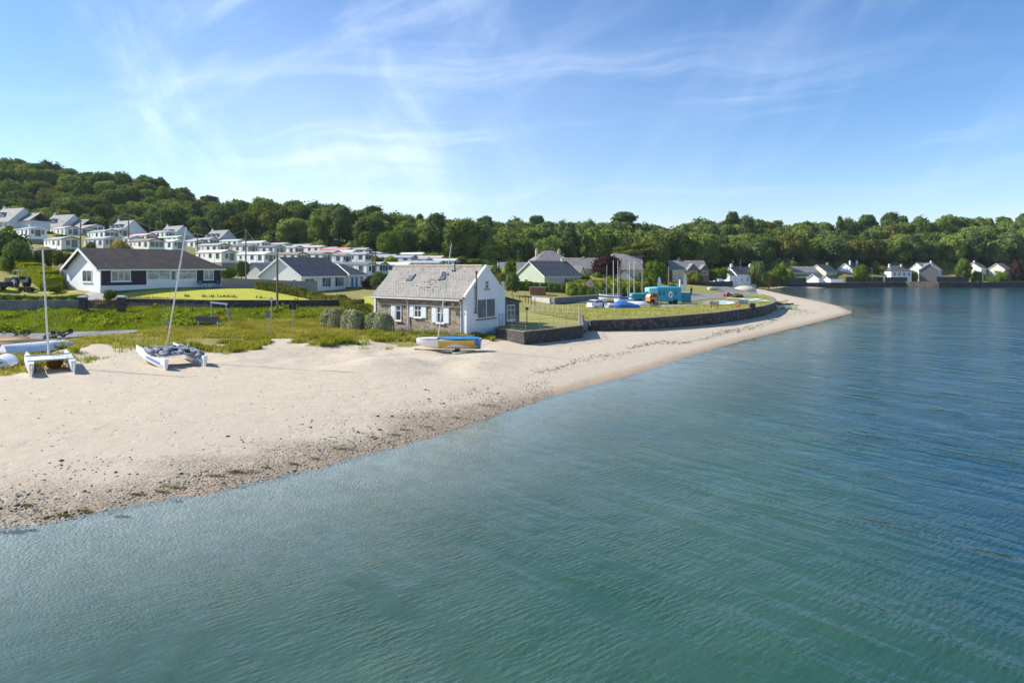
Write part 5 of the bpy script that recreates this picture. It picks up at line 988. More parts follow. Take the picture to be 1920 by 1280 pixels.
# ---------------------------------------------------------------- walls, fences, gate
def polywall(name,label,P,zb,zt,th,mat,cap=None,cat='wall',out=1,capm=None,step=2.5):
    """wall along a line; zb/zt numbers or functions of (x,y)"""
    Q=[]
    for i in range(len(P)-1):
        a,b=Vector(P[i][:2]),Vector(P[i+1][:2]); k=max(1,int((b-a).length/step)); Q+=[a.lerp(b,j/k) for j in range(k)]
    Q.append(Vector(P[-1][:2])); nrm=[]
    for i in range(len(Q)):
        d=(Q[min(i+1,len(Q)-1)]-Q[max(i-1,0)]).normalized(); nrm.append(Vector((d.y,-d.x))*out)
    fz=lambda f,q:f(q.x,q.y) if callable(f) else f
    def body(o0,o1,f0,f1):
        b=MB(); v=[]
        for q,n in zip(Q,nrm):
            i_=q+n*o0; o_=q+n*o1; z0=fz(f0,q); z1=fz(f1,q); v+=[(i_.x,i_.y,z0),(o_.x,o_.y,z0),(o_.x,o_.y,z1),(i_.x,i_.y,z1)]
        f=[(4*i+j,4*i+(j+1)%4,4*i+4+(j+1)%4,4*i+4+j) for i in range(len(Q)-1) for j in range(4)]+[(0,1,2,3),(4*len(Q)-1,4*len(Q)-2,4*len(Q)-3,4*len(Q)-4)]
        return b.add(v,f)
    if not cap:
        o=body(0,th,zb,zt).build(name,mat); return tag(o,label,cat)
    e=empty(name,(0,0,0),0,label,cat); body(0,th,zb,zt).build('stonework',mat,e); body(-.03,th+.05,lambda x,y:(zt(x,y) if callable(zt) else zt)+.002,lambda x,y:(zt(x,y) if callable(zt) else zt)+cap).build('coping',capm,e); return e
SEAST=stone('sea_wall_stone',[(.055,.048,.042),(.12,.10,.08),(.085,.07,.058),(.16,.135,.10),(.10,.085,.07)],(.05,.044,.038),2.0,.05,1.6)
COP=plain('coping_stone',(.20,.175,.14),.9,.3,1.5,.02); CONC=plain('grey_block_wall',(.19,.185,.175),.9,.4,1.0,.02); CONCL=plain('pale_block_wall',(.42,.41,.39),.9,.2,1.2,.01)
polywall('sea_wall','dark stone retaining wall curving round the grass terrace above the beach',TER_F+[TER_B[0],TER_B[1],TER_B[2]],-.3,TZ+.01,.45,SEAST,.10,'sea wall',capm=COP)
polywall('path_kerb','pale low edging wall at the left end of the grass terrace',[Wz(1086,606,1.75),Wz(1103,602,1.95)],.6,1.97,.3,CONCL,.0,'wall')
polywall('yard_wall','dark stone wall round the small lawn beside the cottage',YARD[:4],-.2,2.02,.4,DARKST,.07,'wall',capm=COP)
# far sea wall and roadside walls
polywall('far_sea_wall','long dark sea wall of the coast road round the bay',[(55,232),(70,237),(86,241),(103,243.5),(120,246),(136,255),(150,261)]+[Wz(a,531.5,1.3) for a in (1760,1920)]+[(330,292)],-.4,lambda x,y:1.72,.6,SEAST,.12,'sea wall',capm=CONC)
polywall('roadside_wall','dark roadside wall in front of the brown stone house',[W(1265,0,185)[:2],W(1320,0,188)[:2],W(1372,0,200)[:2]],.5,3.3,.4,DARKST,0,'wall')
polywall('garden_wall','dark garden wall right of the white cottage across the bay',[W(1420,0,232)[:2],W(1510,0,246)[:2]],1.0,3.6,.4,DARKST,0,'wall')
polywall('boathouse_wall','white painted wall joined to the right of the boathouse',[W(1557,0,249)[:2],W(1581,0,248)[:2]],.3,3.0,.4,_mc['brilliant_white'],0,'wall')
for a0,a1,Y,z,lb in [(1585,1655,262,3.6,'dark garden wall below the two-chimney house'),(1658,1700,266,3.4,'dark garden wall below the hipped white bungalow'),(1755,1815,272,3.5,'long dark garden wall below the dormer house')]:
    polywall('garden_wall',lb,[W(a0,0,Y)[:2],W(a1,0,Y+2)[:2]],1.,z,.4,DARKST,0,'wall')
strip('far_road',[(88,250),(104,253)]+[Wz(a,530.8,1.9) for a in (1500,1640,1920)]+[(330,296)],[(88,256),(106,258)]+[(x_+1,y_+5) for x_,y_ in [Wz(a,530.8,1.9) for a in (1500,1640,1920)]]+[(331,302)],ASPH,.1,50,3)
# garden walls on the left
polywall('garden_wall','low grey wall under the clipped hedge at the left edge',[Wz(a,577.5,3.1) for a in (-90,40,152)],1.5,lambda x,y:3.95,.35,CONC,.0,'wall')
WT_=[(-38.9+0,0)]
LW=[Wz(236,573,3.1),Wz(400,576,3.1),Wz(560,576,3.0),Wz(682,573,3.0)]
polywall('lawn_wall','long dark stone wall retaining the bright lawn above the bank',LW,1.5,lambda x,y:3.88-.2*ss(-38,-10,x),.4,DARKST,.05,'wall',capm=COP)
# lawn raised behind it
polywall('boundary_wall','grey rendered garden wall between the two bungalows',[G(415,540)[:2],(-33.5,100),(-31.0,108)],3.,lambda x,y:6.1-.9*ss(84,108,y),.25,plain('tan_render',(.33,.29,.25),.9,.2,.8),.05,'wall',capm=COP)
polywall('court_wall','grey block wall behind the parked car, below the ball court',[W(1037,0,98)[:2],W(1110,0,106)[:2],W(1190,0,116)[:2]],1.2,3.05,.3,CONC,.06,'wall',capm=CONCL)
polywall('court_wall','pale block wall left of the darker one below the ball court',[W(1000,0,104)[:2],W(1034,0,99)[:2]],1.2,2.95,.3,CONCL,0,'wall')
# gate with pillars
def pillar(px,py,lb):
    x,y=Wz(px,py,3.15); e=empty('gate_pillar',(x,y,2.5),R(6),lb,'gate pillar','pillars of the wooden gate')
    b=MB(); b.box(-.32,.32,-.32,.32,-.8,1.75); b.build('shaft',DARKST,e); b=MB(); b.box(-.42,.42,-.42,.42,1.752,1.86); b.ext([(-.36,-.36,1.861),(.36,-.36,1.861),(.36,.36,1.861),(-.36,.36,1.861)],(0,0,.06)); b.build('cap',TRIM,e); return x,y
x0,y0=pillar(156,577,'dark stone gate pillar with pale cap at the end of the clipped hedge'); x1,y1=pillar(228,577,'dark stone gate pillar with white cap beside the lawn wall')
e=empty('driveway_gate',(x0+.4,y0,3.0),math.atan2(y1-y0,x1-x0),'brown slatted wooden double gate between two stone pillars','gate')
gl_=math.hypot(x1-x0,y1-y0)-.8; GW_=plain('dark_gate_wood',(.10,.065,.045),.7,.3,3)
for h_ in (0,1):
    a=h_*gl_/2+.02; c=a+gl_/2-.04; b=MB(); n=11
    for i in range(n): x=a+(c-a)*(i+.5)/n; s=abs(i-(n-1 if h_==0 else 0))/n; b.box(x-.045,x+.045,-.02,.02,.05,1.0)
    b.box(a,c,-.045,-.021,.2,.3); b.box(a,c,-.045,-.021,.75,.85); b.obox(((a+c)/2,-.05,.52),(math.hypot(c-a,.5),.02,.07),0,(-1 if h_ else 1)*math.atan2(.5,c-a)); b.build('gate_leaf',GW_,e)
# ---------------------------------------------------------------- poles, signs, benches
def pole(name,px,pyb,Y,pyt,r,mat,label,cat='pole',arm=0,group=None,z=None,extra=None,rtop=None):
    X,_,z0=W(px,pyb,Y); z0=gz(X,Y) if z is None else z; zt=HC-(pyt-HZ)/F*Y; e=empty(name,(X,Y,z0),0,label,cat,group)
    b=MB(); b.tube([(0,0,-.3),(0,0,zt-z0)],r,8,rtop or r*.8); b.build('shaft',mat,e)
    if arm: b=MB(); b.box(-arm,arm,-.05,.05,zt-z0-.35,zt-z0-.25); [b.tube([(s*arm*.8,0,zt-z0-.25),(s*arm*.8,0,zt-z0-.05)],.05,6) for s in (-1,0,1)]; b.build('crossarm',mat,e)
    e['top']=[X,Y,zt]; return e
tp=lambda e:Vector(e['top'])
P1=pole('telegraph_pole',241,467,158,408,.16,WOODP,'tall wooden telegraph pole among the caravans, above the middle of the black roof','telegraph pole',0)
P2=pole('telegraph_pole',151,470,140,417,.15,WOODP,'dark wooden pole at the left gable end of the black roof','telegraph pole',0)
P3=pole('telegraph_pole',281,440,200,420,.13,WOODP,'short far pole between the third and fourth dormer houses','telegraph pole',.5)
P4=pole('telegraph_pole',370,478,150,438,.14,WOODP,'wooden pole with crossarm above the right half of the black roof','telegraph pole',1.1)
P5=pole('telegraph_pole',461,521,112,430,.14,WOODP,'tall wooden pole right of the clipped dark conifer','telegraph pole',0)
P6=pole('telegraph_pole',520,578,72,474,.13,WOODP,'weathered wooden pole in front of the slate-roofed bungalow','telegraph pole',0)
P7=pole('telegraph_pole',704,525,118,471,.12,WOODP,'thin wooden pole between the bay bungalow and the stone cottage','telegraph pole',0)
P8=pole('telegraph_pole',934,533,125,492,.16,plain('pale_pole',(.42,.40,.37),.8),'pale pole behind the right slope of the cottage gable','telegraph pole',0)
P9=pole('telegraph_pole',929,533,128,500,.10,METG,'thin grey pole left of the pale pole behind the cottage','pole',0)
P10=pole('telegraph_pole',1254,548,128,500,.17,WOODP,'brown wooden pole behind the turquoise trailer','telegraph pole',0)
P11=pole('telegraph_pole',1272,548,132,508,.14,WOODP,'short brown pole right of the trailer between the two flags','telegraph pole',0)
P12=pole('telegraph_pole',1205,556,112,505,.13,WOODP,'brown pole between the flagpoles and the light green tree','telegraph pole',0)
P13=pole('telegraph_pole',1163,556,110,500,.12,WOODP,'leaning brown pole standing among the four white flagpoles','telegraph pole',0)
def wire(a,b,sag,lb,r=.02):
    pts=[a.lerp(b,t_/12)-Vector((0,0,sag*4*(t_/12)*(1-t_/12))) for t_ in range(13)]; o=MB().tube(pts,r,4).build('overhead_wire',plain('cable_grey',(.12,.12,.12))); tag(o,lb,'wire')
wire(Vector(W(-40,414,150)),tp(P1),.8,'overhead wire from the left edge to the tallest pole in the caravan park',.03); wire(tp(P1),tp(P3),.6,'overhead wire running back from the tallest caravan park pole',.03); wire(tp(P1),tp(P4),1.2,'overhead wire between the two poles above the black roof',.025); wire(tp(P4),tp(P5),1.,'overhead wire from the crossarm pole to the pole by the clipped conifer',.02)
wire(tp(P5),tp(P6),.8,'overhead wire from the conifer pole down to the roadside pole',.015); wire(tp(P6),tp(P7),.8,'overhead wire crossing the roof of the slate-roofed bungalow',.012)
for i,(px,Y) in enumerate([(1150,104),(1158.5,105),(1180,107),(1189,108)]):
    e=pole('flagpole',px,560,Y,488+i%2,.042,plain('white_pole_paint',(.80,.80,.78),.4,.05),'slim white flagpole, %s of the four beside the ball court'%['first from the left','second from the left','third from the left','rightmost'][i],'flagpole',0,'white flagpoles by the ball court')
for px,Y,pt,lb in [(1635,262,503,'white lamp post on the sea wall road, leftmost of three'),(1723,266,501,'white lamp post on the sea wall road, middle of three'),(1843,272,497,'tall white lamp post on the sea wall road, rightmost of three')]:
    e=pole('lamp_post',px,528,Y,pt,.11,METG,lb,'lamp post',0); zt=tp(e).z-e.location.z; b=MB(); b.box(-.8,.1,-.12,.12,zt-.02,zt+.12); b.build('lamp_head',METG,e)
for px,Y,pt,lb in [(1374,245,488,'thin pale mast behind the white cottage, left of two'),(1388,245,486,'thin pale mast behind the white cottage, right of two')]: pole('mast_pole',px,516,Y,pt,.16,METG,lb,'pole')
e=pole('banner_post',1275,548,124,524,.22,plain('banner_white',(.75,.76,.78)),'short white post right of the trailer','post'); 
def flatsign(name,px,pyb,Y,pyt,w_,h_,pm,fm,label,round_=False,n=1,z=None,rz=0):
    X,_,_z=W(px,pyb,Y); z0=gz(X,Y) if z is None else z; zt=HC-(pyt-HZ)/F*Y-z0; e=empty(name,(X,Y,z0),rz,label,'sign')
    b=MB(); b.tube([(0,0,-.3),(0,0,zt-.05)],.035,8); b.build('post',pm,e); b=MB()
    if round_: b.tube([(0,-.06,zt-h_/2),(0,-.04,zt-h_/2)],w_/2,20)
    else:
        for i in range(n): x=(i-(n-1)/2)*(w_/n+.02*(n>1)); b.box(x-w_/n/2,x+w_/n/2,-.06,-.04,zt-h_,zt)
    b.build('panel',fm,e); return e
flatsign('round_sign',509,590,66,556,.42,.5,METG,plain('sign_back_white',(.75,.74,.74)),'small white round sign seen from behind, left of the roadside pole',True)
flatsign('beach_sign',503,612,59,582,.40,.62,METG,plain('sign_back_grey',(.16,.20,.27),.5),'grey-blue rectangular sign on a post in the dune grass')
flatsign('double_sign',549,601,63.5,568,.62,.62,METG,plain('sign_back_black',(.015,.018,.02),.5),'black double panel sign on a post in the grass bank',n=2)
flatsign('marker_sign',315,614,58.5,602,.30,.36,WOODP,plain('marker_face',(.32,.33,.33)),'small grey marker sign in front of the bank')
flatsign('reed_marker',431,598,64,577,.13,.9,METG,plain('grey_slat',(.25,.28,.30)),'thin grey post leaning beside the white bar frame')
flatsign('notice_sign',765,625,62,611,.5,.28,METG,plain('sign_white_pink',(.80,.66,.64)),'small white and pink notice in front of the cottage fence')
e=flatsign('yard_sign',988,613,66,576,.30,.26,BLACK,plain('sign_dark',(.07,.06,.06)),'dark post with a small box at the yard beside the cottage',z=1.93)
# height bar over the path
X0,Y0,_=G(397,602); X1,Y1,_=G(428,600); zt=HC-(567-HZ)/F*Y0
e=empty('height_barrier',(X0,Y0,gz(X0,Y0)),0,'white bar carried on two grey posts behind the navy bench','barrier'); z=zt-e.location.z
b=MB(); b.tube([(0,0,-.3),(-.05,0,z)],.05,6); b.build('post',METG,e); b=MB(); b.tube([(X1-X0+.1,Y1-Y0,-.3),(X1-X0-.25,Y1-Y0,z-.22)],.05,6); b.build('post',METG,e); b=MB(); b.obox(((X1-X0)/2-.1,(Y1-Y0)/2-.02,z-.08),(X1-X0+.1,.12,.17),math.atan2(Y1-Y0,X1-X0),.13); b.build('crossbar',TRIM,e)
def bench(name,loc,rz,L,mat,fm,label,zs=.45):
    e=empty(name,loc,rz,label,'bench'); b=MB()
    for i in range(3): b.box(-L/2,L/2,-.2+i*.15,-.09+i*.15,zs-.02,zs+.03)
    b.build('seat',mat,e); b=MB()
    for i in range(3): b.box(-L/2,L/2,.27+i*.02,.31+i*.02,zs+.12+i*.15,zs+.24+i*.15)
    b.build('backrest',mat,e)
    for s in (-1,1): b=MB(); x=s*(L/2-.2); b.box(x-.03,x+.03,-.2,-.14,-.05,zs-.02); b.box(x-.03,x+.03,.24,.30,-.05,zs+.5); b.box(x-.05,x+.05,-.1,.2,zs-.12,zs-.025); b.build('leg',fm,e)
    return e
NAVY=plain('navy_paint',(.02,.035,.10),.5)
X,Y,_=G(392,613); bench('park_bench',(X,Y,gz(X,Y)),R(176),2.3,NAVY,TRIM,'navy blue bench with white legs in the dune grass, seen from behind')
X,Y=Wz(1229.5,582,TZ); bench('park_bench',(X,Y,TZ),R(-12),1.35,plain('bench_dark',(.06,.065,.06)),TRIM,'dark bench with white legs on the terrace in front of the trailer')
X,Y=Wz(1340,579,TZ); e=bench('metal_seat',(X,Y,TZ),R(160),1.15,plain('bench_grey',(.13,.13,.12)),plain('bench_grey',(.13,.13,.12)),'grey double chair-like bench at the edge of the terrace')
def picnic(px,py,label,s=1):
    X,Y=Wz(px,py,TZ); e=empty('picnic_table',(X,Y,gz(X,Y)),R(20),label,'picnic table','picnic tables on the spit'); e.scale=(s,s,s); m_=plain('picnic_wood',(.075,.06,.05))
    b=MB(); b.box(-.9,.9,-.4,.4,.7,.76); b.build('tabletop',m_,e)
    for q in (-1,1): b=MB(); b.box(-.9,.9,q*.75-.14,q*.75+.14,.42,.47); b.build('seat',m_,e)
    for q in (-1,1): b=MB(); b.box(q*.6-.04,q*.6+.04,-.8,.8,.34,.42); b.obox((q*.6+.08,-.35,.34),(.08,.08,.85),0,0,.5); b.obox((q*.6+.08,.35,.34),(.08,.08,.85),0,0,-.5); b.build('leg',m_,e)
picnic(1412,548,'dark wooden picnic table by the sand mound, the farther of two'); picnic(1428,555,'dark wooden picnic table on the spit, the nearer of two')
# fences of the yard, garden and ball court
def fence(name,label,P,h,sp,mat,mesh_=True,z=None,pr=.03,wires=4,cat='fence',meshm=None):
    e=empty(name,(0,0,0),0,label,cat); Q=[]
    for i in range(len(P)-1):
        a,b_=Vector(P[i][:2]),Vector(P[i+1][:2]); k=max(1,round((b_-a).length/sp)); Q+=[a.lerp(b_,j/k) for j in range(k)]
    Q.append(Vector(P[-1][:2])); zq=[gz(q.x,q.y) if z is None else z for q in Q]
    for q,z_ in zip(Q,zq): b=MB(); b.tube([(q.x,q.y,z_-.2),(q.x,q.y,z_+h)],pr,6); b.build('post',mat,e)
    b=MB()
    for j in range(wires):
        hh=h*(j+.6)/(wires)
        for i in range(len(Q)-1): b.tube([(Q[i].x,Q[i].y,zq[i]+hh),(Q[i+1].x,Q[i+1].y,zq[i+1]+hh)],.009,3,cap=False)
    if mesh_:
        for i in range(len(Q)-1):
            n=max(1,int((Q[i+1]-Q[i]).length/.22))
            for k in range(n): q=Q[i].lerp(Q[i+1],k/n); z_=zq[i]+(zq[i+1]-zq[i])*k/n; b.tube([(q.x,q.y,z_+.03),(q.x,q.y,z_+h*.95)],.006,3,cap=False)
    b.build('wire_mesh',meshm or mat,e); return e
GPOST=plain('green_fence_post',(.10,.14,.11)); WPOST=plain('concrete_post_white',(.62,.60,.56))
fence('yard_fence','thin wire fence on the stone wall of the cottage yard',[YARD[0],YARD[1],YARD[2]],1.25,1.9,plain('fence_grey',(.20,.21,.21)),True,2.08,.025,5)
e=fence('yard_fence','pale slatted fence closing the right side of the cottage yard',[YARD[2],YARD[3],(2.,83)],1.1,.75,WPOST,True,1.95,.035,2)
fence('garden_fence','low mesh fence in front of the stone cottage wall',[Wz(708,622,1.55),Wz(765,626,1.5)],.75,.9,METG,True,None,.03,5)
fence('garden_fence','thin post fence between the cottage windows and the beach',[Wz(768,628,1.5),Wz(850,634,1.4)],1.1,1.5,METG,False,None,.03,3)
fence('court_fence','tall green mesh fence of the ball court',[W(1030,0,108)[:2],W(1110,0,108)[:2],W(1165,0,110)[:2]],3.4,3.4,GPOST,True,2.2,.045,12,meshm=plain('green_mesh',(.07,.12,.10)))
fence('rail_fence','dark rail fence beside the footpath behind the cottage',[Wz(962,562,2.8),W(985,0,100)[:2],W(1003,0,94)[:2]],1.1,1.8,BLACK,False,None,.05,2)
X,Y,Z=W(949,541,120); e=empty('pale_gate',(X,Y,Z),R(5),'pale slatted panel gate beside the dark clipped tree','gate'); b=MB()
for i in range(7): b.box(-.8+i*.23,-.62+i*.23,-.03,.03,-.6,1.25)
b.build('slats',TRIM,e); b=MB(); b.box(-.85,.85,.031,.06,.1,.2); b.box(-.85,.85,.031,.06,.9,1.); b.build('rail',TRIM,e)
X,Y,Z=W(1009,561,113); RB=plain('brick_red_boards',(.36,.14,.09),.85,.2,2); e=empty('red_shed',(X,Y,gz(X,Y)),0,'low brick-red shed wall at the left end of the ball court','shed'); b=MB(); b.box(-1.35,1.3,0,2.2,-.5,1.25); b.build('wall',RB,e); b=MB(); b.box(-1.45,1.4,-.1,2.3,1.252,1.32); b.build('roof',CONC,e)
# basketball board and goal
X,Y,_=W(1106,560,113); e=empty('basketball_hoop',(X,Y,2.3),0,'round-cornered orange and white backboard on a post above the court hedge','basketball hoop'); zc=HC-(532-HZ)/F*Y-2.3
b=MB(); b.tube([(0,.2,-.2),(0,.2,zc)],.06,8); b.build('post',METG,e); b=MB(); b.ball((0,0,zc),(.60,.03,.48),16,8); b.build('backboard',plain('backboard_pink',(.78,.66,.60)),e); b=MB(); b.ball((.02,-.03,zc),(.33,.015,.27),14,6); b.build('target',plain('backboard_orange',(.80,.28,.12)),e)
b=MB(); b.tube([(.22*math.cos(a_),-.3+.22*math.sin(a_),zc-.3) for a_ in np.linspace(0,6.28,12)],.015,4); b.build('ring',plain('backboard_orange',(.80,.28,.12)),e)
X,Y,_=W(1128,560,108); e=empty('goal_frame',(X,Y,2.1),0,'small grey goal frame against the court wall','goal'); b=MB(); b.box(-.35,-.3,0,.05,0,1.6); b.box(.3,.35,0,.05,0,1.6); b.box(-.35,.35,0,.05,1.6,1.66); b.build('frame',METG,e); b=MB()
for i in range(5): b.box(-.3+i*.14,-.29+i*.14,.5,.51,0,1.5)
b.build('net',plain('net_white',(.6,.6,.6)),e)
# ---------------------------------------------------------------- boats
def hullmb(L,B,D,stern=.7,rise=.6,n=18,m=10,p=1.6,sheer=.08,deck=True,full=2.2):
    b=MB(); V=[]
    for i in range(n+1):
        t_=i/n; w_=B/2*(stern+(1-stern)*math.sin(min(1,t_/.45)*math.pi/2)) if t_<.45 else B/2*max(.02,1-((t_-.45)/.55)**full)
        kz=D*rise*max(0,(t_-.62)/.38)**2; g=D*(1+sheer*(t_*2-1)**2)
        V.append([(L*t_,w_*math.sin(a)*(1.0) if True else 0,kz+(g-kz)*(1-abs(math.cos(a))**p)) for a in np.linspace(-math.pi/2,math.pi/2,m+1)])
    v=[q for r_ in V for q in r_]; c=m+1; f=[(i*c+j,(i+1)*c+j,(i+1)*c+j+1,i*c+j+1) for i in range(n) for j in range(m)]; f.append(tuple(range(c))); f.append(tuple(range(n*c,n*c+c))[::-1])
    if deck: f+=[(i*c,i*c+m,(i+1)*c+m,(i+1)*c) for i in range(n)]
    return b.add(v,f)
HW=plain('hull_white',(.80,.80,.79),.3,.06,1.5,0,0,.5); HBL=plain('hull_blue',(.03,.16,.45),.35); SAIL=plain('grey_boat_cover',(.20,.22,.25),.9,.3,3,.05,bs=4); TAN=plain('tan_hull',(.62,.40,.20),.6,.12,2); TARPB=plain('blue_tarp',(.03,.13,.42),.6,.2,2,.05,bs=3)
def catamaran(name,loc,rz,L,sep,mh,label,pitch,cover,stripe,rud,lean):
    e=empty(name,loc,rz,label,'catamaran'); e.rotation_euler=(0,-pitch,rz)
    for s in (-1,1):
        b=hullmb(L,.42,.54,.6,.5,p=1.2,sheer=.3,full=2.6); b.xf(Matrix.Translation((0,s*sep/2,0))); h=b.build('hull',HW,e,smooth=False)
        if stripe: q=MB(); [q.ext([(x,s*sep/2+o_*.232*1.0,.34),(x+.5,s*sep/2+o_*.232,.34),(x+.5,s*sep/2+o_*.238,.44),(x,s*sep/2+o_*.238,.44)],(0,o_*.01,0)) for x in (.4,.9,1.4,1.9,2.4) for o_ in (-1,1)]; q.build('hull_stripe',HBL,h)
        b=MB(); b.ext([(-.28,s*sep/2-.02,.55),(-.02,s*sep/2-.02,.62),(-.05,s*sep/2-.02,.25),(-.35,s*sep/2-.02,-.12),(-.5,s*sep/2-.02,-.05)],(0,.04,0)); 
        if rud: b.build('rudder',HW,e)
    for x in (L*.22,L*.62): b=MB(); b.tube([(x,-sep/2-.15,.68),(x,sep/2+.15,.68)],.045,8); b.build('crossbeam',ALU,e)
    b=MB(); b.box(L*.24,L*.60,-sep/2+.18,sep/2-.18,.63,.655); b.build('trampoline',SAIL if cover else HW,e)
    b=MB(); rk,ly=lean; b.tube([(L*.62,0,.68),(L*.62-rk*.03,ly*.03,.9),(L*.62-rk,ly,mh)],.065,8,.045); mo=b.build('mast',ALU,e)
    for q in ((L*.5,-sep/2,.7),(L*.5,sep/2,.7),(L*.92,0,.7)):
        b=MB(); b.tube([q,(L*.62-rk*.75,ly*.75,mh*.78)],.006,3); b.build('stay',METG,e)
    b=MB(); b.tube([(L*.92,0,.7),(L*.93,-sep/2,.72)],.006,3); b.tube([(L*.92,0,.7),(L*.93,sep/2,.72)],.006,3); b.build('bridle',METG,e)
    return e
Z=gz(-20,42.2)
c2=catamaran('beach_catamaran',(-20.0,41.9,Z-.02),math.atan2(.70,-.71),5.6,2.3,8.6,'grounded white catamaran with blue stripes, grey bundled cover and tall leaning mast',R(4.5),True,True,False,(.75,-.75))
for s in (-1,1): b=hullmb(.8,.29,.60,.95,0,6,8,1.2,0); b.xf(Matrix.Translation((.5,s*1.15,-.01))); b.build('blue_panel',plain('hull_bright_blue',(.03,.22,.60),.35),c2)
b=MB()
for i in range(26): b.ball((random.uniform(1.1,3.5),random.uniform(-1.1,1.3),.72+random.uniform(0,.16)),(random.uniform(.2,.6),random.uniform(.12,.3),random.uniform(.06,.17)),8,5,.2)
for i in range(14): b.ball((random.uniform(.6,2.0),-1.15+random.uniform(-.12,.2),.62+random.uniform(0,.12)),(.32,.2,.14),8,5,.2)
b.build('bundled_cover',SAIL,c2,smooth=True)
b=MB(); b.tube([(1.2,-.9,.95),(3.2,1.1,1.0)],.05,6); b.build('boom',ALU,c2)
Z=gz(-27,41)
c1=catamaran('beach_catamaran',(-26.1,38.8,Z-.05),math.atan2(.79,-.62),4.7,2.0,7.0,'small bare white catamaran with raised rudders at the left edge of the beach',R(3),False,False,True,(-.25,.30))
b=MB(); b.tube([(4.7*.62+.25,.9,7.0),(4.7*.62+.25,-.45,7.05)],.03,5); b.build('masthead_bar',ALU,c1)
# sailing dinghy on its trolley by the cottage
X,Y=Wz(901,655,1.15); Z=gz(X-2,Y); dn=empty('sailing_dinghy',(X,Y,Z+.38),R(180-4),'sailing dinghy with yellow and white side, blue deck cover and a tall mast','dinghy')
b=hullmb(5.0,1.8,.72,.78,.55,20,12,1.7,.10); hd=b.build('hull',HW,dn)
b=MB(); n_=10; 
hb=hullmb(5.0,1.83,.73,.78,.55,90,40,1.7,.10,False); keep=[]
for f_ in hb.f[:-2]:
    c=sum((Vector(hb.v[i]) for i in f_),Vector())/4
    if .1<c.x<3.15 and (c.z>.34+abs(c.x-1.9)*-.22+ .12 if c.x<1.9 else c.z>.46-(c.x-1.9)*.30): keep.append(f_)
b=MB(); b.v=hb.v; b.f=keep; b.build('yellow_side',plain('hull_yellow',(.60,.40,.08),.4),hd)
b=MB(); b.v=hb.v=[tuple(Vector(p)*1.004+Vector((-.005,0,.002))) for p in hb.v]; b.f=[f_ for f_ in hb.f[:-2] if sum(hb.v[i][0] for i in f_)/4<.38]+[hb.f[-2]]; b.build('blue_transom',HBL,hd)
b=hullmb(3.3,1.55,.16,.8,0,12,8,1.5,0); b.xf(Matrix.Translation((.15,0,.70))@Matrix.Rotation(0,4,'X')); b.build('deck_cover',plain('cover_bright_blue',(.03,.25,.55),.6,.2,2,.03,bs=4),dn)
b=hullmb(1.6,1.2,.14,.9,0,8,8,1.5,0); b.xf(Matrix.Translation((3.3,0,.70))); b.build('foredeck',HW,dn)
b=MB(); b.tube([(3.3,0,.75),(2.25,0,8.1)],.05,8,.03); b.build('mast',ALU,dn); b=MB(); b.tube([(3.25,0,1.15),(.6,.1,1.0)],.045,6); b.build('boom',plain('tan_boom',(.5,.35,.12)),dn)
for q in ((2.8,-.85,.75),(2.8,.85,.75),(4.9,0,.8)): b=MB(); b.tube([q,(2.5,0,6.4)],.006,3); b.build('stay',METG,dn)
tr_=empty('launching_trolley',(X,Y,Z),R(176),'low launching trolley with wheels under the sailing dinghy','trolley')
b=MB(); b.tube([(.4,0,.26),(4.6,0,.30),(5.15,0,.35)],.04,6); b.tube([(1.9,-.7,.28),(1.9,.7,.28)],.04,6); b.tube([(5.1,0,.36),(5.1,0,.02)],.035,6); b.tube([(4.95,0,.3),(4.95,0,.0)],.03,6); b.build('frame',plain('rusty_frame',(.13,.10,.08)),tr_)
for s in (-1,1): b=MB(); b.wheel((1.9,s*.72,.2),.2,.12); b.build('wheel',RUBBER,tr_)
o=hullmb(1.1,.5,.2,.6,.3,10,8).build('fender_float',HW,None,(X-3.0+.9,Y-.75,Z+.03),R(10)); tag(o,'small white and blue float lying under the stern of the dinghy','float')
# upturned boats at the left edge
def upturned(name,label,px,py,zg,rz,L,B,D,mat,stern=.75,roll=0,ribs=None,marks=False):
    X,Y=Wz(px,py,zg); Z=gz(X,Y)+.12; e=empty(name,(X,Y,Z),rz,label,'boat'); e.rotation_euler=(R(roll),0,rz)
    b=hullmb(L,B,D,stern,.5,20,14,1.8,.08); b.xf(Matrix.Translation((-L/2,0,D*1.02))@Matrix.Scale(-1,4,(0,0,1))); b.build('hull',mat,e,smooth=False)
    if ribs:
        q=MB()
        for a in (-.9,-.55,-.2,.2,.55,.9):
            pts=[]
            for i in range(2,17): t_=i/20; w_=B/2*(stern+(1-stern)*math.sin(min(1,t_/.45)*math.pi/2)) if t_<.45 else B/2*(1-((t_-.45)/.55)**2.2); kz=D*.5*max(0,(t_-.62)/.38)**2; g_h=D; zz_=kz+(g_h-kz)*(1-math.cos(a*1.2)**1.8); pts.append((L*t_-L/2,w_*math.sin(a*1.2),D*1.02-zz_+.012))
            q.tube(pts,.022,4)
        q.build('rubbing_strips',ribs,e)
    if marks:
        q=MB(); 
        for s in (-1,0,1): q.box(-L/2-.02,-L/2-.002,s*.22-.07,s*.22+.07,D*.40-(0.1 if s==0 else 0),D*.55)
        q.build('transom_fitting',BLACK,e)
    return e
upturned('upturned_boat','large tan upturned boat with ribs at the left edge of the beach',8,651,1.6,R(20),5.4,2.3,.75,TAN,ribs=plain('tan_rib',(.42,.24,.10)))
upturned('covered_dinghy','upturned dinghy under a pale sheet behind the small catamaran',76,658,1.55,R(58),4.6,1.7,.6,plain('pale_cover',(.70,.73,.77),.7,.1,1.5,.03,bs=3))
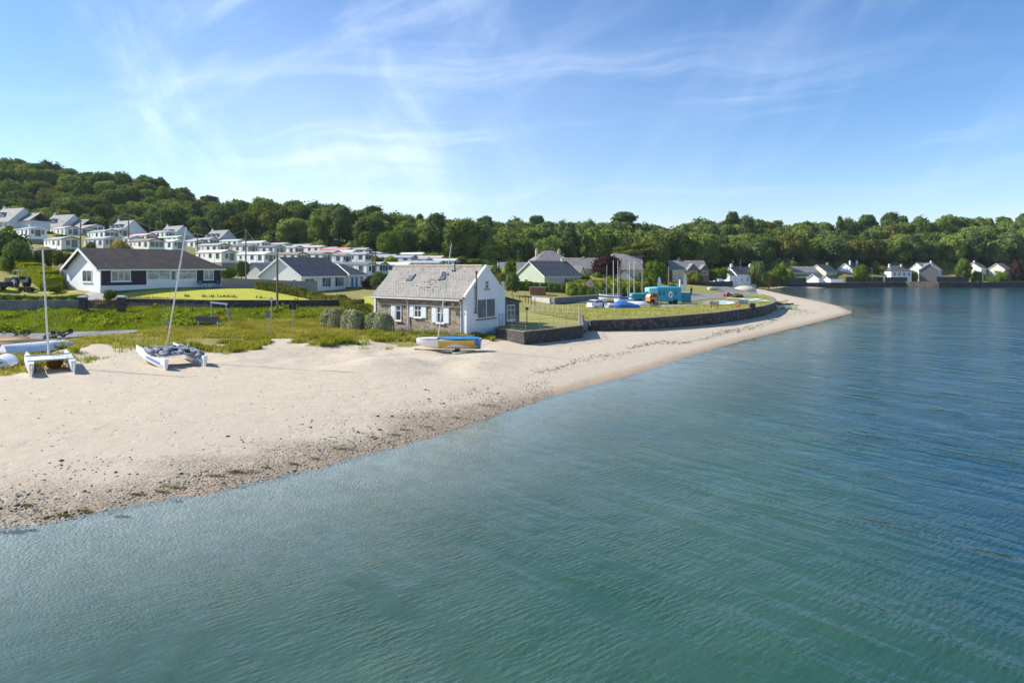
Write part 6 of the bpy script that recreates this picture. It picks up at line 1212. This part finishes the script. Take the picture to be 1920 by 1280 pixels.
upturned('upturned_boat','white upturned boat with black transom fittings at the left edge',8,686,1.45,R(115),3.6,1.6,.5,HW,.85,marks=True)
upturned('small_hull','slim pale blue hull lying between the tan and the white boat',4,663,1.55,R(20),2.6,.7,.3,plain('pale_blue_hull',(.38,.55,.62),.4))
for px,py,lb,s in [(115,637,'folded black launching trolley at the roadside, right of the group',1.),(97,640,'black launching trolley in the middle of the roadside group',.8),(40,637,'row of small trolley wheels behind the tan boat',.8)]:
    X,Y=Wz(px,py,1.65); e=empty('boat_trolley',(X,Y,gz(X,Y)),R(random.uniform(-20,20)),lb,'trolley','launching trolleys by the road'); e.scale=(s,s,s)
    b=MB(); b.tube([(-.9,0,.15),(.9,0,.5)],.05,6); b.tube([(-.2,-.5,.3),(-.2,.5,.3)],.05,6); b.tube([(.2,-.3,.3),(.9,0,.5),(.2,.3,.3)],.04,6); b.tube([(-.8,-.2,.35),(.6,.3,.6)],.05,6); b.build('frame',BLACK,e)
    for q in ((-.2,-.55,.25),(-.2,.55,.25),(.6,.2,.62),(-.7,.1,.45)): b=MB(); b.wheel(q,.2,.13,(.3,1,.1)); b.build('wheel',RUBBER,e)
# ---------------------------------------------------------------- car, trailer, terrace things
def car(name,loc,rz,body,label,L=3.9,decal=None,cat='car'):
    e=empty(name,loc,rz,label,cat); W_=1.7
    pr=[(0,.30),(.02,.75),(.25,.88),(.95,.98),(1.65,1.42),(2.6,1.47),(3.45,1.38),(3.8,.95),(3.9,.85),(3.9,.32),(3.4,.25),(.5,.25)]
    secs=[(0,.86),(.12,1.0),(.5,1.0),(.88,1.0),(1,.86)]; n=len(pr); V=[]
    for f_,s in secs:
        for x,z in pr:
            tuck=1-(.16 if z>1.1 else 0); y=(f_-.5)*W_*tuck; V.append(((x-1.95)*s+1.95-1.95,y,z if f_ not in(0,1) else .3+(z-.3)*.96))
    fs=[(i*n+j,i*n+(j+1)%n,(i+1)*n+(j+1)%n,(i+1)*n+j) for i in range(4) for j in range(n)]+[tuple(range(n)),tuple(range(4*n,5*n))[::-1]]
    b=MB().add(V,fs); bo=b.build('body',body,e,smooth=False)
    for s in (-1,1):
        y=s*.735
        for a in ([(1.1,1.0),(1.72,1.36),(2.25,1.40),(2.25,1.0)],[(2.33,1.0),(2.33,1.40),(3.2,1.34),(3.45,1.02)]): b=MB(); b.ext([(x-1.95,s*.80 if z<1.1 else y,z) for x,z in a],(0,s*.02,0)); b.build('window',GLASS,e)
        for x in (.75,3.15):
            b=MB(); b.wheel((x-1.95,s*.75,.30),.31,.2); w_=b.build('wheel',RUBBER,e); b=MB(); b.wheel((x-1.95,s*.86,.30),.19,.02); b.build('rim',METG,w_)
        b=MB(); b.box(-1.97,-1.9,s*.6-.16,s*.6+.16,.62,.76); b.build('headlight',GLASSL,e)
        b=MB(); b.box(1.88,1.97,s*.62-.12,s*.62+.12,.7,.9); b.build('tail_light',plain('tail_red',(.4,.02,.02),.3),e)
        if decal: b=MB(); b.ext([(-1.7,s*.862,.45),(-.2,s*.862,.45),(-.5,s*.865,.95),(-1.3,s*.865,.85)],(0,s*.01,0)); b.build('side_stripe',decal,bo)
    b=MB(); b.ext([(1.0-1.95,-.62,1.03),(1.0-1.95,.62,1.03),(1.62-1.95,.55,1.41),(1.62-1.95,-.55,1.41)],(-.03,0,.02)); b.build('windscreen',GLASS,e)
    b=MB(); b.ext([(3.52-1.95,-.6,1.36),(3.52-1.95,.6,1.36),(3.8-1.95,.6,1.0),(3.8-1.95,-.6,1.0)],(.03,0,.02)); b.build('rear_window',GLASS,e)
    return e
CARP=plain('car_paint_white',(.78,.79,.80),.25,.04,1,0,0,.6)
X,Y=Wz(1120,576,TZ); cr_=car('parked_car',(X,Y,gz(X,Y)-.12),R(222),CARP,'white hatchback with a blue front stripe parked at the court wall',3.9,plain('car_blue',(.02,.06,.30),.3)); cr_.scale=(.84,.84,.84)
X,Y,_=G(74,485); car('parked_car',(X,Y,gz(X,Y)),R(12),plain('car_silver',(.62,.66,.72),.3),'silver car half hidden by garden shrubs left of the black roof')
def covered(name,label,px0,px1,py,zt,mat,w_=2.2,peak=.4,hh=1.1,rz=0,cat='boat'):
    X0,Y0=Wz(px0,py,TZ); X1,Y1=Wz(px1,py,TZ); L=X1-X0; e=empty(name,(X0,Y0,TZ),rz,label,cat); b=MB(); n=10;m=8;V=[]
    for i in range(n+1):
        t_=i/n; h_=hh*(math.sin(math.pi*min(1,t_/peak)/2) if t_<peak else 1-((t_-peak)/(1-peak))**1.3*.8)+.15; ww=w_/2*(1-abs(2*t_-1)**3*.6)
        V+=[(L*t_,ww*math.cos(math.pi*j/m),h_*math.sin(math.pi*j/m)**.8+random.uniform(-.02,.02)) for j in range(m+1)]
    c=m+1; b.add(V,[(i*c+j,(i+1)*c+j,(i+1)*c+j+1,i*c+j+1) for i in range(n) for j in range(m)]+[tuple(range(c)),tuple(range(n*c,n*c+c))[::-1]]); b.build('cover',mat,e); 
    b=hullmb(L,w_*.8,.5,.8); b.xf(Matrix.Translation((0,0,-.02))@Matrix.Scale(.98,4)); b.build('hull',HW,e); return e
covered('covered_boat','boat under a bright blue tarpaulin right of the white car',1140,1199,577,0,TARPB,2.3,.40,.85)
covered('covered_boat','low grey-white nose of a boat sticking out left of the blue tarpaulin',1134,1150,577,0,plain('grey_cover',(.45,.50,.55),.7),1.2,.6,.5)
X,Y=Wz(1196,574,TZ); e=upturned('upturned_boat','long white upturned hull between the blue tarpaulin and the orange cab',1196,573,TZ,R(-8),3.1,.9,.55,HW,.5)
TURQ=plain('turquoise_paint',(.02,.32,.46),.4,.12,1.5); TURQL=plain('turquoise_roof_paint',(.22,.60,.70),.45,.08,1.5); TURD=plain('dark_turquoise_paint',(.015,.19,.30),.5,.1); ORG=plain('orange_paint',(.80,.22,.04),.4,.1)
# catering truck: box body with rounded roof over an orange cab
X,Y=Wz(1214,571,TZ); tk=empty('catering_truck',(X,Y,TZ),R(8),'turquoise box-bodied catering truck with a cream-white nose over an orange cab','truck')
x0_=1.55
def prof(x,y0,y1,h,r=.45,z0=.45):
    return [(x,y0,z0),(x,y0,h-r)]+[(x,y0+r-r*math.cos(a),h-r+r*math.sin(a)) for a in (.4,.8,1.2)]+[(x,y0+r,h),(x,y1-r,h)]+[(x,y1-r+r*math.sin(a),h-r+r*math.cos(a)) for a in (.4,.8,1.2)]+[(x,y1,h-r),(x,y1,z0)]
b=MB(); b.ext(prof(x0_,0,2.1,2.55,.28),(3.6,0,0)); b.build('box_body',TURQ,tk)
b=MB(); pr=prof(x0_-1.25,.05,2.05,2.45,.3,1.75); p2=prof(x0_-.02,.02,2.08,2.53,.3,1.62); nn=len(pr); b.add(pr+p2,[(i,(i+1)%nn,nn+(i+1)%nn,nn+i) for i in range(nn)]+[tuple(range(nn))]); b.ball((x0_-1.2,1.05,2.08),(.25,.95,.34),12,8); b.build('luton_nose',TURQL,tk)
b=MB(); b.box(x0_-1.15,x0_-.03,.12,1.98,.45,1.05); b.box(x0_-.75,x0_-.03,.15,1.95,1.052,1.6); b.build('cab',ORG,tk)
b=MB(); b.ext([(x0_-1.15,.2,1.06),(x0_-1.15,1.9,1.06),(x0_-.77,1.85,1.6),(x0_-.77,.25,1.6)],(-.04,0,.03)); b.build('windscreen',plain('pale_windscreen',(.55,.57,.55),.3),tk)
b=MB(); b.box(x0_-.68,x0_-.15,.11,.145,1.1,1.5); b.build('cab_window',GLASS,tk)
for x in (x0_+.35,x0_+.95,x0_+2.75):
    b=MB(); b.box(x-.16,x+.16,-.04,-.002,1.35,1.95); w_=b.build('window',TURD,tk); 
    for dz in (0,.3): b=MB(); b.box(x-.12,x+.12,-.05,-.041,1.38+dz,1.63+dz); b.build('pane',GLASS,w_)
b=MB(); b.tube([(x0_+1.95,-.05,1.45),(x0_+1.95,-.003,1.45)],.34,24); b.xf(Matrix.Translation((x0_+1.95,0,1.45))@Matrix.Diagonal((.85,1,1.45,1))@Matrix.Translation((-(x0_+1.95),0,-1.45))); o=b.build('oval_emblem',TRIM,tk); b=MB(); b.tube([(x0_+1.95,-.07,1.45),(x0_+1.95,-.052,1.45)],.15,16); b.tube([(x0_+1.95,-.07,1.2),(x0_+1.95,-.052,1.2)],.07,10); b.build('emblem_mark',plain('emblem_dark',(.10,.05,.08)),o)
for i in range(5): 
    b=MB(); b.box(x0_+1.3+i*.42,x0_+1.33+i*.42,-.03,-.001,.5,1.05+.1*(i%2)); b.build('side_rail',TURD,tk)
for x,y in ((x0_-.75,.15),(x0_+2.7,.1),(x0_-.75,1.95),(x0_+2.7,2.0)):
    b=MB(); b.wheel((x,y,.38),.38,.24); b.build('wheel',RUBBER,tk)
X,Y=Wz(1284,568,TZ); e=empty('turquoise_locker',(X,Y,TZ),R(8),'turquoise box cabinet standing at the right end of the catering truck','cabinet'); b=MB(); b.box(-.55,1.0,0,1.4,.05,1.55); b.build('cabinet',TURD,e); b=MB(); b.box(-.58,1.03,-.03,1.43,1.552,1.6); b.build('top',TURQL,e); b=MB(); b.box(.2,.23,-.02,-.001,.1,1.5); b.build('door_edge',TURQ,e)
X,Y=Wz(1189,568,TZ); e=empty('small_trailer',(X,Y+1,TZ),R(5),'small turquoise box trailer behind the white upturned hull','trailer'); b=MB(); b.box(.1,2.2,0,1.2,.4,1.35); b.build('box',TURQ,e); b=MB(); b.ext([(.1,0,.45),(.1,1.2,.45),(.1,1.1,1.36),(.1,.1,1.36)],(-.3,0,0)); b.build('nose',TURQL,e); b=MB(); b.box(.05,2.25,-.04,1.24,1.352,1.40); b.build('lid',TURQL,e)
for s in (0,1.2): b=MB(); b.wheel((1.1,s,.3),.3,.2); b.build('wheel',RUBBER,e)
def feather(px,pyb,Y,pyt,lb,side,m_):
    X,_,_z=W(px,pyb,Y); zb=TZ; zt=HC-(pyt-HZ)/F*Y-zb; e=empty('feather_flag',(X,Y,zb),0,lb,'flag','feather flags by the catering truck')
    b=MB(); b.tube([(0,0,0),(0,0,zt*.85),(side*.15,0,zt)],.02,5); b.build('pole',METG,e); n=8; V=[]; 
    for i in range(n+1):
        t_=i/n; z_=zt*(1-.62*t_); wd=.12+.42*math.sin(math.pi*min(1,t_*.85+.1)); x_=side*(.14*(1-t_)**2)
        V+=[(x_,.0,z_),(x_+side*wd*.5,.04*math.sin(t_*9),z_-.05),(x_+side*wd,.0+.06*math.sin(t_*7),z_-.12)]
    b=MB(); b.add(V+[(a,b_+.012,c) for a,b_,c in V],[(3*i+j,3*i+j+1,3*i+4+j,3*i+3+j) for i in range(n) for j in (0,1)]+[(3*n+3+3*i+j,3*n+3+3*i+3+j,3*n+3+3*i+4+j,3*n+3+3*i+j+1) for i in range(n) for j in (0,1)]); b.build('sail',m_,e)
feather(1233,552,104,519,'white feather flag behind the nose of the catering truck',1,plain('flag_white',(.78,.78,.82),.8)); feather(1281,556,106,511,'yellow and white feather flag right of the catering truck',1,plain('flag_cream',(.80,.74,.62),.8))
def board(name,lb,px,py,z,rz,L,B,mats,tilt=0,th=.14,cat='paddleboard',zoff=0):
    X,Y=Wz(px,py,z); e=empty(name,(X,Y,(gz(X,Y) if z<1.9 else TZ)+zoff),rz,lb,cat); e.rotation_euler=(R(tilt),0,rz)
    b=hullmb(L,B,th,.45,.3,18,8,1.3,.2,full=2.4); b.xf(Matrix.Translation((-L/2,0,.02))); b.build('board',mats[0],e)
    b=hullmb(L*.5,B*.62,.02,.8,0,8,4,1.1,0); b.xf(Matrix.Translation((-L*.3,0,.02+th*1.02))); b.build('deck_pad',mats[1],e)
    return e
PALEB=plain('board_pale_blue',(.35,.55,.78),.5); BGREEN=plain('board_green',(.10,.50,.16),.4); LIME=plain('lime_green',(.22,.62,.06),.4)
board('paddleboard','white paddleboard with pale blue pad tilted up on the terrace',1357,571,TZ,R(-6),3.3,.85,(HW,PALEB),28,zoff=.15)
board('paddleboard','white paddleboard with green pad behind the terrace shrub',1408,562,TZ,R(-18),3.3,.8,(HW,BGREEN),14)
board('paddleboard','pale paddleboard lying at the end of the terrace nearest the beach',1424,565,TZ,R(-32),3.4,.8,(HW,BGREEN),10)
board('paddleboard','cream paddleboard between the red buggy and the striped crates',1380,561,TZ,R(-12),2.9,.7,(plain('cream_board',(.72,.68,.55)),PALEB),10)
X,Y=Wz(1468,578,.9)
for i,(dz,m_,lb,cat) in enumerate([(0.0,LIME,'lime green and white kayak, lowest of the stack on the sand','kayak'),(.30,HW,'white and pink kayak in the middle of the stack on the sand','kayak'),(.58,plain('kayak_navy',(.03,.035,.09)),'dark navy kayak on top of the stack on the sand','kayak')]):
    L=[3.6,3.0,2.6][i]; e=empty('kayak',(X-1.5+i*.35,Y+.0,gz(X,Y)+dz-.02),R(-14+i*9),lb,cat,'stacked kayaks on the sand'); b=hullmb(L,.72,.3,.3,.6,18,8,1.5,.25,full=2); b.build('hull',m_,e)
    b=MB(); 
    for x in ([.7,1.9,2.9][:3] if i==0 else [.9,1.8]): 
        q=hullmb(.5,.6,.04,.9,0,4,4,1.1,0); q.xf(Matrix.Translation((x,0,.28))); b.add(q.v,q.f)
    b.build('seat_patch',HW if i==0 else (plain('kayak_pink',(.65,.15,.25)) if i==1 else TRIM),e)
    if i==0:
        for x in (.5,1.55,2.6):
            hb=hullmb(L,.735,.305,.3,.6,18,8,1.5,.25,False,full=2); q=MB(); q.v=hb.v; q.f=[f_ for f_ in hb.f[:-2] if x<sum(hb.v[k_][0] for k_ in f_)/4<x+.5]; q.build('white_band',HW,e)
o=MB().tube([(0,0,0),(2.6,.3,.45)],.035,6); o.add(*(lambda t:(t.v,t.f))(MB().box(2.4,2.8,.2,.45,.38,.5))); X,Y=Wz(1449,572,1.2); o=o.build('kayak_paddle',BLACK,None,(X-.2,Y,gz(X,Y)+.55)); tag(o,'long black paddle lying across the stacked kayaks','paddle')
# buggy, shrub, crates, post, person
X,Y=Wz(1365,556,TZ); e=empty('red_buggy',(X,Y,TZ),R(20),'small red buggy with a white sail frame beside the terrace shrub','buggy'); b=MB(); b.box(-.5,.5,-.3,.3,.25,.55); b.ext([(-.4,-.3,.552),(.2,-.3,.552),(.1,-.25,.8),(-.3,-.25,.8)],(0,.5,0)); b.build('body',plain('buggy_red',(.50,.03,.04),.4),e)
for x in (-.45,.45):
    for y in (-.42,.42): b=MB(); b.wheel((x,y,.22),.22,.12); b.build('wheel',RUBBER,e)
b=MB(); b.tube([(-.6,0,.7),(-.9,0,.9),(-.95,0,1.2)],.03,5); b.build('handlebar',METG,e)
X,Y=Wz(1388,559,TZ); e=make_tree('terrace_shrub','olive-brown shrub on the terrace behind the crates','shrub',COV,TKB,(X,Y+2,TZ-.2),1); e.scale=(.75,.5,.30)
X,Y=Wz(1385,570,TZ)
for i,(dx,mc,lb) in enumerate([(0.,plain('crate_navy',(.07,.09,.16)),'dark striped crate behind the orange kit on the terrace'),(.75,plain('crate_grey',(.22,.24,.28)),'grey striped crate right of the dark one on the terrace')]):
    e=empty('storage_crate',(X+dx,Y,TZ),R(-10),lb,'crate','crates on the terrace'); b=MB(); b.box(0,.65,0,.5,0,.55); b.build('box',mc,e); b=MB(); [b.box(.05+k*.13,.09+k*.13,-.012,-.001,.03,.52) for k in range(5)]; b.build('stripes',TRIM,e)
X,Y=Wz(1382,575,TZ); e=empty('life_jackets',(X,Y,TZ),0,'heap of orange and red buoyancy aids on the terrace grass','life jackets'); b=MB()
for k in range(6): b.ball((random.uniform(-.3,.5),random.uniform(-.2,.2),.12+.05*k),(.22,.18,.1),8,5,.15)
b.build('vests',plain('vest_orange',(.65,.14,.04),.6),e)
X,Y=Wz(1411,578,TZ); e=empty('stone_pier',(X,Y,TZ),0,'short dark square pillar on the sea wall near its right end','pillar'); b=MB(); b.box(-.35,.35,-.1,.5,-.3,.62); b.build('shaft',DARKST,e); b=MB(); b.box(-.4,.4,-.15,.55,.622,.70); b.build('cap',CONC,e)
X,Y=Wz(1389,541,1.7); o=MB(); o.ball((0,0,-.2),(3.0,2.6,1.35),28,12,.02); o=o.build('sand_mound',plain('mound_sand',(.55,.46,.35),.95,.12,1,.03),None,(X,Y-3,gz(X,Y)),smooth=True); o['kind']='structure'
# standing figure by the truck
def person(name,loc,rz,lb,shirt,trouser,hair,skin=(.45,.28,.20),h=1.72):
    e=empty(name,loc,rz,lb,'person'); s=h/1.75
    J=dict(p=(0,0,.95),c=(0,.0,1.25),n=(0,0,1.46),h0=(0,-.01,1.55),h1=(0,-.015,1.70),ls=(-.18,0,1.40),le=(-.25,.02,1.13),lh=(-.24,-.08,.90),lf=(-.24,-.12,.80),rs=(.18,0,1.40),re=(.26,.03,1.14),rh=(.22,-.12,.93),rf=(.20,-.17,.84),lp=(-.09,0,.92),lk=(-.10,-.02,.50),la=(-.11,.02,.08),lt=(-.12,-.14,.04),rp=(.09,0,.92),rk=(.11,-.03,.50),ra=(.13,.05,.08),rt=(.14,-.11,.04))
    E=['pc','cn','n-h0','h0-h1','n-ls','ls-le','le-lh','lh-lf','n-rs','rs-re','re-rh','rh-rf','p-lp','lp-lk','lk-la','la-lt','p-rp','rp-rk','rk-ra','ra-rt']
    E=[('p','c'),('c','n')]+[tuple(q.split('-')) for q in E[2:]]; k=list(J); rad=dict(p=.15,c=.15,n=.065,h0=.085,h1=.095,ls=.07,le=.045,lh=.033,lf=.03,rs=.07,re=.045,rh=.033,rf=.03,lp=.095,lk=.062,la=.042,lt=.035,rp=.095,rk=.062,ra=.042,rt=.035)
    m=bpy.data.meshes.new('body'); m.from_pydata([Vector(J[a])*s for a in k],[(k.index(a),k.index(b)) for a,b in E],[]); o=link('body',m,e); sk=o.modifiers.new('skin','SKIN')
    for i,a in enumerate(k): m.skin_vertices[0].data[i].radius=(rad[a]*s,rad[a]*s*.8)
    m.skin_vertices[0].data[0].use_root=True; o.modifiers.new('sub','SUBSURF').render_levels=2; m.materials.append(plain('skin_tone',skin,.6))
    b=MB(); b.tube([(0,0,.93),(0,0,1.2),(0,0,1.40),(0,0,1.47)],.165,10,.12); b.tube([(-.17,0,1.42),(-.25,.02,1.18)],.08,8); b.tube([(.17,0,1.42),(.26,.03,1.18)],.08,8); b.xf(Matrix.Diagonal((s*1.05,s*.85,s,1))); b.build('shirt',shirt,e)
    b=MB(); b.tube([(0,0,.98),(0,0,.88)],.165,10); b.tube([(-.09,0,.92),(-.10,-.02,.5),(-.11,.02,.12)],.11,8,.07); b.tube([(.09,0,.92),(.11,-.03,.5),(.13,.05,.12)],.11,8,.07); b.xf(Matrix.Scale(s,4)); b.build('trousers',trouser,e)
    b=MB(); b.ball((0,.015*s,1.70*s),(.10*s,.11*s,.10*s),10,8); b.build('hair',hair,e)
    b=MB(); b.ball((0,-.105*s,1.62*s),(.018,.022,.02),6,4); b.build('nose',plain('skin_tone',skin),e)
X,Y=Wz(1296,555,TZ); person('person',(X,Y,TZ+.1),R(200),'person in a dark jacket standing on the road right of the truck',plain('jacket_dark',(.05,.06,.10)),plain('trousers_dark',(.03,.03,.04)),plain('hair_dark',(.04,.03,.02)))
# boats and vehicles on the far quay
for px,py,lb in [(1344,527,'pale upturned boat on the slip by the white cottage, left one'),(1352,528,'pale upturned boat on the slip by the white cottage, right one')]:
    X,Y,Z=W(px,py,205); e=empty('slip_boat',(X,Y,max(Z,gz(X,Y))),R(20),lb,'boat'); b=hullmb(2.2,1.1,.8,.8); b.xf(Matrix.Translation((-1.1,0,.8))@Matrix.Scale(-1,4,(0,0,1))); b.build('hull',HW,e)
X,Y=Wz(1340,544,1.9); e=empty('shore_boat',(X,Y,gz(X,Y)),R(10),'low grey and white boat drawn up on the grass beyond the road','boat'); hullmb(3.2,1.2,.6,.8).xf(Matrix.Translation((-1.6,0,0))).build('hull',HW,e); b=MB(); b.box(-1.,.9,-.4,.4,.6,.75); b.build('thwart_cover',plain('grey_cover',(.45,.50,.55),.7),e)
# garden machinery at the left edge
X,Y,_=G(28,539); e=empty('garden_tractor',(X,Y,gz(X,Y)),R(-20),'dark green tractor parked against the bright hedge','tractor'); TG_=plain('tractor_green',(.02,.06,.045),.4)
b=MB(); b.box(-1.3,.4,-.35,.35,.6,1.15); b.build('bonnet',TG_,e); b=MB(); 
for x,y in ((.45,-.5),(1.4,-.5),(.45,.5),(1.4,.5)): b.tube([(x,y,.9),(x,y,2.0)],.04,5)
b.box(.4,1.45,-.55,.55,2.0,2.08); b.box(.4,1.45,-.55,.55,.6,.9); b.build('cab_frame',plain('pale_metal',(.5,.52,.52)),e); b=MB(); b.box(.7,1.2,-.25,.25,.92,1.3); b.build('seat',BLACK,e)
for x,y,r_ in ((1.0,-.7,.65),(1.0,.7,.65),(-.95,-.5,.38),(-.95,.5,.38)): b=MB(); b.wheel((x,y,r_-.02),r_,.28,n=20); w_=b.build('wheel',RUBBER,e); b=MB(); b.wheel((x,y+(.15 if y>0 else -.15),r_),r_*.5,.02); b.build('rim',METG,w_)
X,Y,_=G(50,547); e=empty('garden_roller',(X,Y,gz(X,Y)),R(-15),'low black wheeled garden machine on the grass right of the tractor','mower'); b=MB(); b.box(-.8,.7,-.3,.3,.3,.55); b.tube([(.7,0,.45),(1.3,0,.6)],.05,6); b.build('deck',BLACK,e)
for x in (-.55,.45): 
    for y in (-.35,.35): b=MB(); b.wheel((x,y,.24),.24,.14); b.build('wheel',RUBBER,e)
X,Y,_=G(3,545); e=empty('garden_trailer',(X,Y,gz(X,Y)),R(5),'dark blue trailer at the left edge beside the tractor','trailer'); b=MB(); b.box(-1.5,.9,-.6,.6,.45,1.0); b.build('box',plain('dark_blue_box',(.02,.03,.06)),e)
for y in (-.6,.6): b=MB(); b.wheel((-.2,y,.3),.3,.18); b.build('wheel',RUBBER,e)
# garden table set and planters by the dark-roofed bungalow
v_=B1.matrix_world if False else None
c,s=math.cos(R(57)),math.sin(R(57)); L0=B1.location
for lx,ly,lb in ((13.2,-1.1,'blue garden table set in front of the right window of the black-roofed bungalow'),):
    e=empty('garden_table',(L0.x+lx*c-ly*s,L0.y+lx*s+ly*c,L0.z-.02),R(57),lb,'garden table'); m_=plain('garden_blue',(.10,.18,.30)); b=MB(); b.box(-.7,.7,-.4,.4,.68,.72); b.build('tabletop',m_,e)
    for x in (-.6,.6):
        for y in (-.3,.3): b=MB(); b.tube([(x,y,0),(x,y,.68)],.03,6); b.build('leg',m_,e)
    for x in (-1.3,1.3): b=MB(); b.box(x-.25,x+.25,-.25,.25,.42,.46); b.box(x-.25,x+.25,.22,.27,.46,.95); [b.tube([(x+a,bb,0),(x+a,bb,.42)],.02,5) for a in (-.22,.22) for bb in (-.22,.22)]; b.build('chair',m_,e)

# ---------------------------------------------------------------- more of the boat park
for i,(px,py,rz,L,mh,cm,lb) in enumerate([(1172,569,R(30),3.4,5.2,TARPB,'dinghy under a blue cover with a thin mast, behind the upturned white hull'),(1143,568,R(150),3.6,5.6,plain('cover_pale',(.62,.64,.66),.8),'dinghy under a pale cover with a thin mast, behind the white car'),(1199,566,R(20),3.2,4.8,plain('cover_navy',(.05,.09,.22),.8),'dinghy under a navy cover with a thin mast, beside the small turquoise trailer')]):
    X,Y=Wz(px,py,TZ); e=empty('parked_dinghy',(X,Y,gz(X,Y)),rz,lb,'dinghy','covered dinghies in the boat park')
    b=hullmb(L,1.4,.55,.8); b.xf(Matrix.Translation((-L/2,0,.15))); b.build('hull',HW,e)
    b=hullmb(L*.96,1.38,.28,.8,0,12,8,1.4,0); b.xf(Matrix.Translation((-L*.48,0,.72))@Matrix.Scale(1,4)); b.v=[(x,y,z+.25*(1-abs(y)/.7)) for x,y,z in b.v]; b.build('cover',cm,e)
    b=MB(); b.tube([(L*.15,0,.7),(L*.12,0,mh)],.03,6); b.build('mast',ALU,e)

# ---------------------------------------------------------------- thin sea air round the whole scene
hz=bpy.data.materials.new('haze_air'); hz.use_nodes=True; hn=hz.node_tree.nodes; hn.clear(); ho=hn.new('ShaderNodeOutputMaterial'); pv=hn.new('ShaderNodeVolumePrincipled')
pv.inputs['Color'].default_value=(.80,.90,1,1); pv.inputs['Density'].default_value=.00008; pv.inputs['Anisotropy'].default_value=.1; hz.node_tree.links.new(pv.outputs[0],ho.inputs['Volume'])
b=MB(); b.box(-3600,3600,-90,4300,-4.5,85); o=b.build('haze',hz); o['kind']='stuff'
